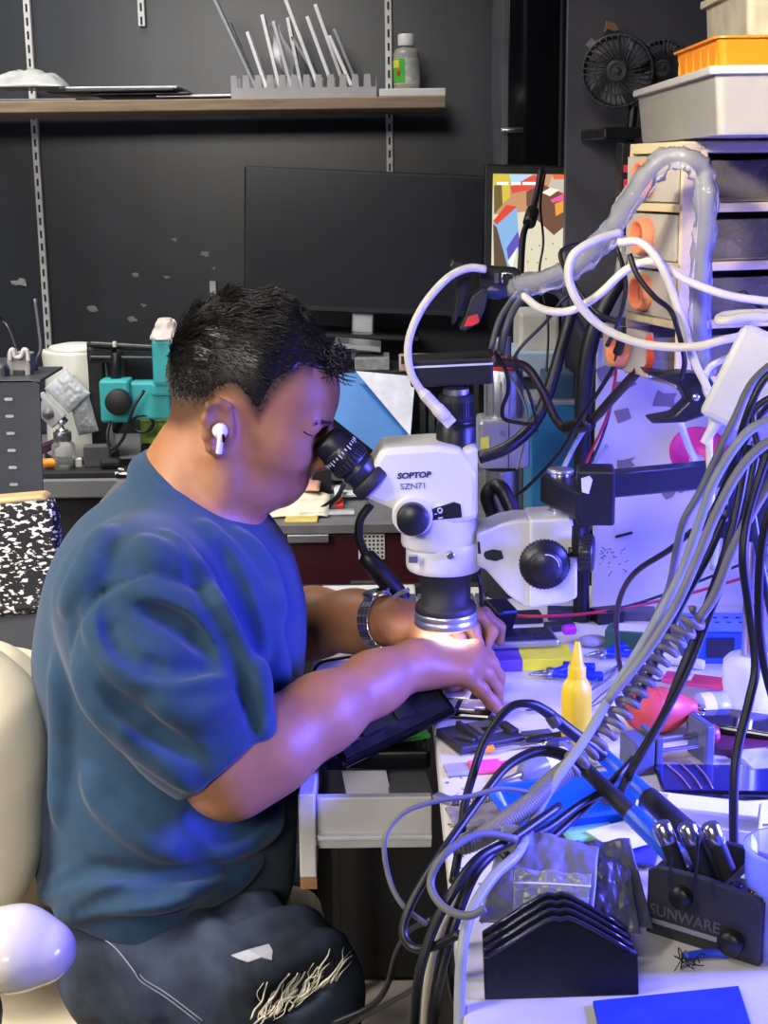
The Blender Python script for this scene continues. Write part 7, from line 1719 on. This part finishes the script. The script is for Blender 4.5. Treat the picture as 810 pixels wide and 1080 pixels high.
for i, (pts, r, m_, lab) in enumerate([
    ([(570, 838, 1.13), (530, 832, 1.12), (495, 840, 1.11), (460, 845, 1.10), (425, 858, 1.09), (406, 885, 1.08), (410, 925, 1.07), (425, 955, 1.06), (450, 975, 1.06)], .0022, cg, 'thin grey lead looping out over the open drawer'),
    ([(560, 868, 1.12), (546, 900, 1.06), (520, 925, 1.03), (497, 962, 1.0), (488, 1000, .98), (485, 1040, .97), (484, 1110, .95)], .0044, cl_, 'pale blue-grey cable falling over the near bench edge'),
    ([(590, 850, 1.12), (540, 885, 1.07), (505, 905, 1.04), (478, 940, 1.02), (455, 985, 1.01), (440, 1040, 1.0), (434, 1110, 1.0)], .0040, ck_, 'black cable hanging below the bench edge, leftmost of the thick ones'),
    ([(520, 898, 1.06), (500, 922, 1.04), (482, 965, 1.02), (468, 1010, 1.01), (458, 1060, 1.0), (454, 1110, 1.0)], .0046, ck_, 'black cable hanging below the bench edge behind the white one'),
    ([(515, 900, 1.08), (482, 950, 1.06), (462, 990, 1.05), (452, 1030, 1.04), (446, 1110, 1.03)], .0036, mat('dirty white cable', 'a9a392', .5), 'dirty white cable hanging below the bench edge'),
    ([(545, 885, 1.06), (505, 880, 1.05), (470, 900, 1.03), (454, 930, 1.02), (466, 955, 1.0), (492, 966, .98), (512, 958, .98)], .0032, cg, 'grey lead curled in a ring at the bench edge'),
    ([(455, 970, 1.12), (432, 982, 1.14), (418, 1005, 1.16), (408, 1040, 1.17), (390, 1062, 1.18), (350, 1080, 1.19)], .0028, ck_, 'thin black lead trailing left towards the man\'s knee'),
    ([(470, 1010, 1.08), (440, 1040, 1.12), (410, 1058, 1.15), (370, 1080, 1.18)], .0024, ck_, 'second thin black lead trailing left near the floor'),
    ([(480, 960, 1.06), (474, 1010, 1.05), (478, 1050, 1.05), (490, 1075, 1.05), (500, 1110, 1.05)], .0030, ck_, 'black lead dangling right under the bench edge'),
    ([(645, 830, 1.18), (610, 850, 1.16), (580, 872, 1.13), (556, 885, 1.10), (530, 905, 1.07)], .0036, ck_, 'black cable crossing the blue basin low'),
    ([(668, 800, 1.22), (640, 830, 1.19), (600, 868, 1.15), (575, 890, 1.12)], .0034, ck_, 'black cable crossing the blue basin diagonally')]):
    cable('bench_cable', pts, r, m_, lab, n=10)
# ------------------------------------------------------------------ light
def area(name, loc, target, sx, sy, power, col, spread=None):
    l = bpy.data.lights.new(name, 'AREA'); l.shape = 'RECTANGLE'; l.size = sx; l.size_y = sy; l.energy = power; l.color = col
    if spread: l.spread = math.radians(spread)
    o = bpy.data.objects.new(name, l); COL.objects.link(o); o.location = loc
    o.rotation_euler = (V(target)-V(loc)).to_track_quat('-Z', 'Y').to_euler(); return o
area('ceiling_lamp', (-1.35, 1.0, 2.65), (-1.0, 1.5, .9), .5, 1.2, 20, (1, .93, .82), 74)
area('front_fill', (-.75, -1.5, 2.2), (-.62, 1.6, .95), 1.0, .4, 4.6, (1, .95, .88), 50)  # added fill light from behind the camera, not a fitting of the room
area('side_fill', (-2.0, .6, 1.9), (-.6, 1.6, .85), .6, .6, 4, (1, .93, .82), 60)  # added fill from the left for the chair and the man's back
area('ceiling_lamp', (-.9, 2.6, 2.7), (-.9, 2.95, 0), 1.2, .3, 14, (1, .96, .92), 110)
area('tray_fill', (-.9, -.2, 2.1), (.47, 1.6, 1.42), .2, .2, 1.0, (1, .91, .76), 21)  # added narrow beam to brighten the stacked trays and drawer unit, no real fitting
BL = (.10, .105, 1)
area('blue_strip_lamp', (.62, 1.80, 1.105), (.50, 1.98, .80), .8, .05, 1.8, BL)
area('blue_work_lamp', (1.08, 1.20, 1.13), (.33, 1.28, .72), .4, .3, 21, BL, 86)
area('ring_lamp', tuple(P(470, 662, SY)), tuple(P(470, 662, SY)-V((0, 0, .2))), .05, .05, .16, (.95, .97, 1)).data.shape = 'DISK'
w = bpy.data.worlds.new('world'); SC.world = w; w.use_nodes = True
w.node_tree.nodes['Background'].inputs[0].default_value = (.5, .52, .58, 1); w.node_tree.nodes['Background'].inputs[1].default_value = .22
vs_ = SC.view_settings; vs_.view_transform = 'Standard'; vs_.look = 'None'; vs_.gamma = 1; vs_.use_curve_mapping = False; vs_.exposure = 0.5
SC.cycles.max_bounces = 8; SC.cycles.transparent_max_bounces = 24
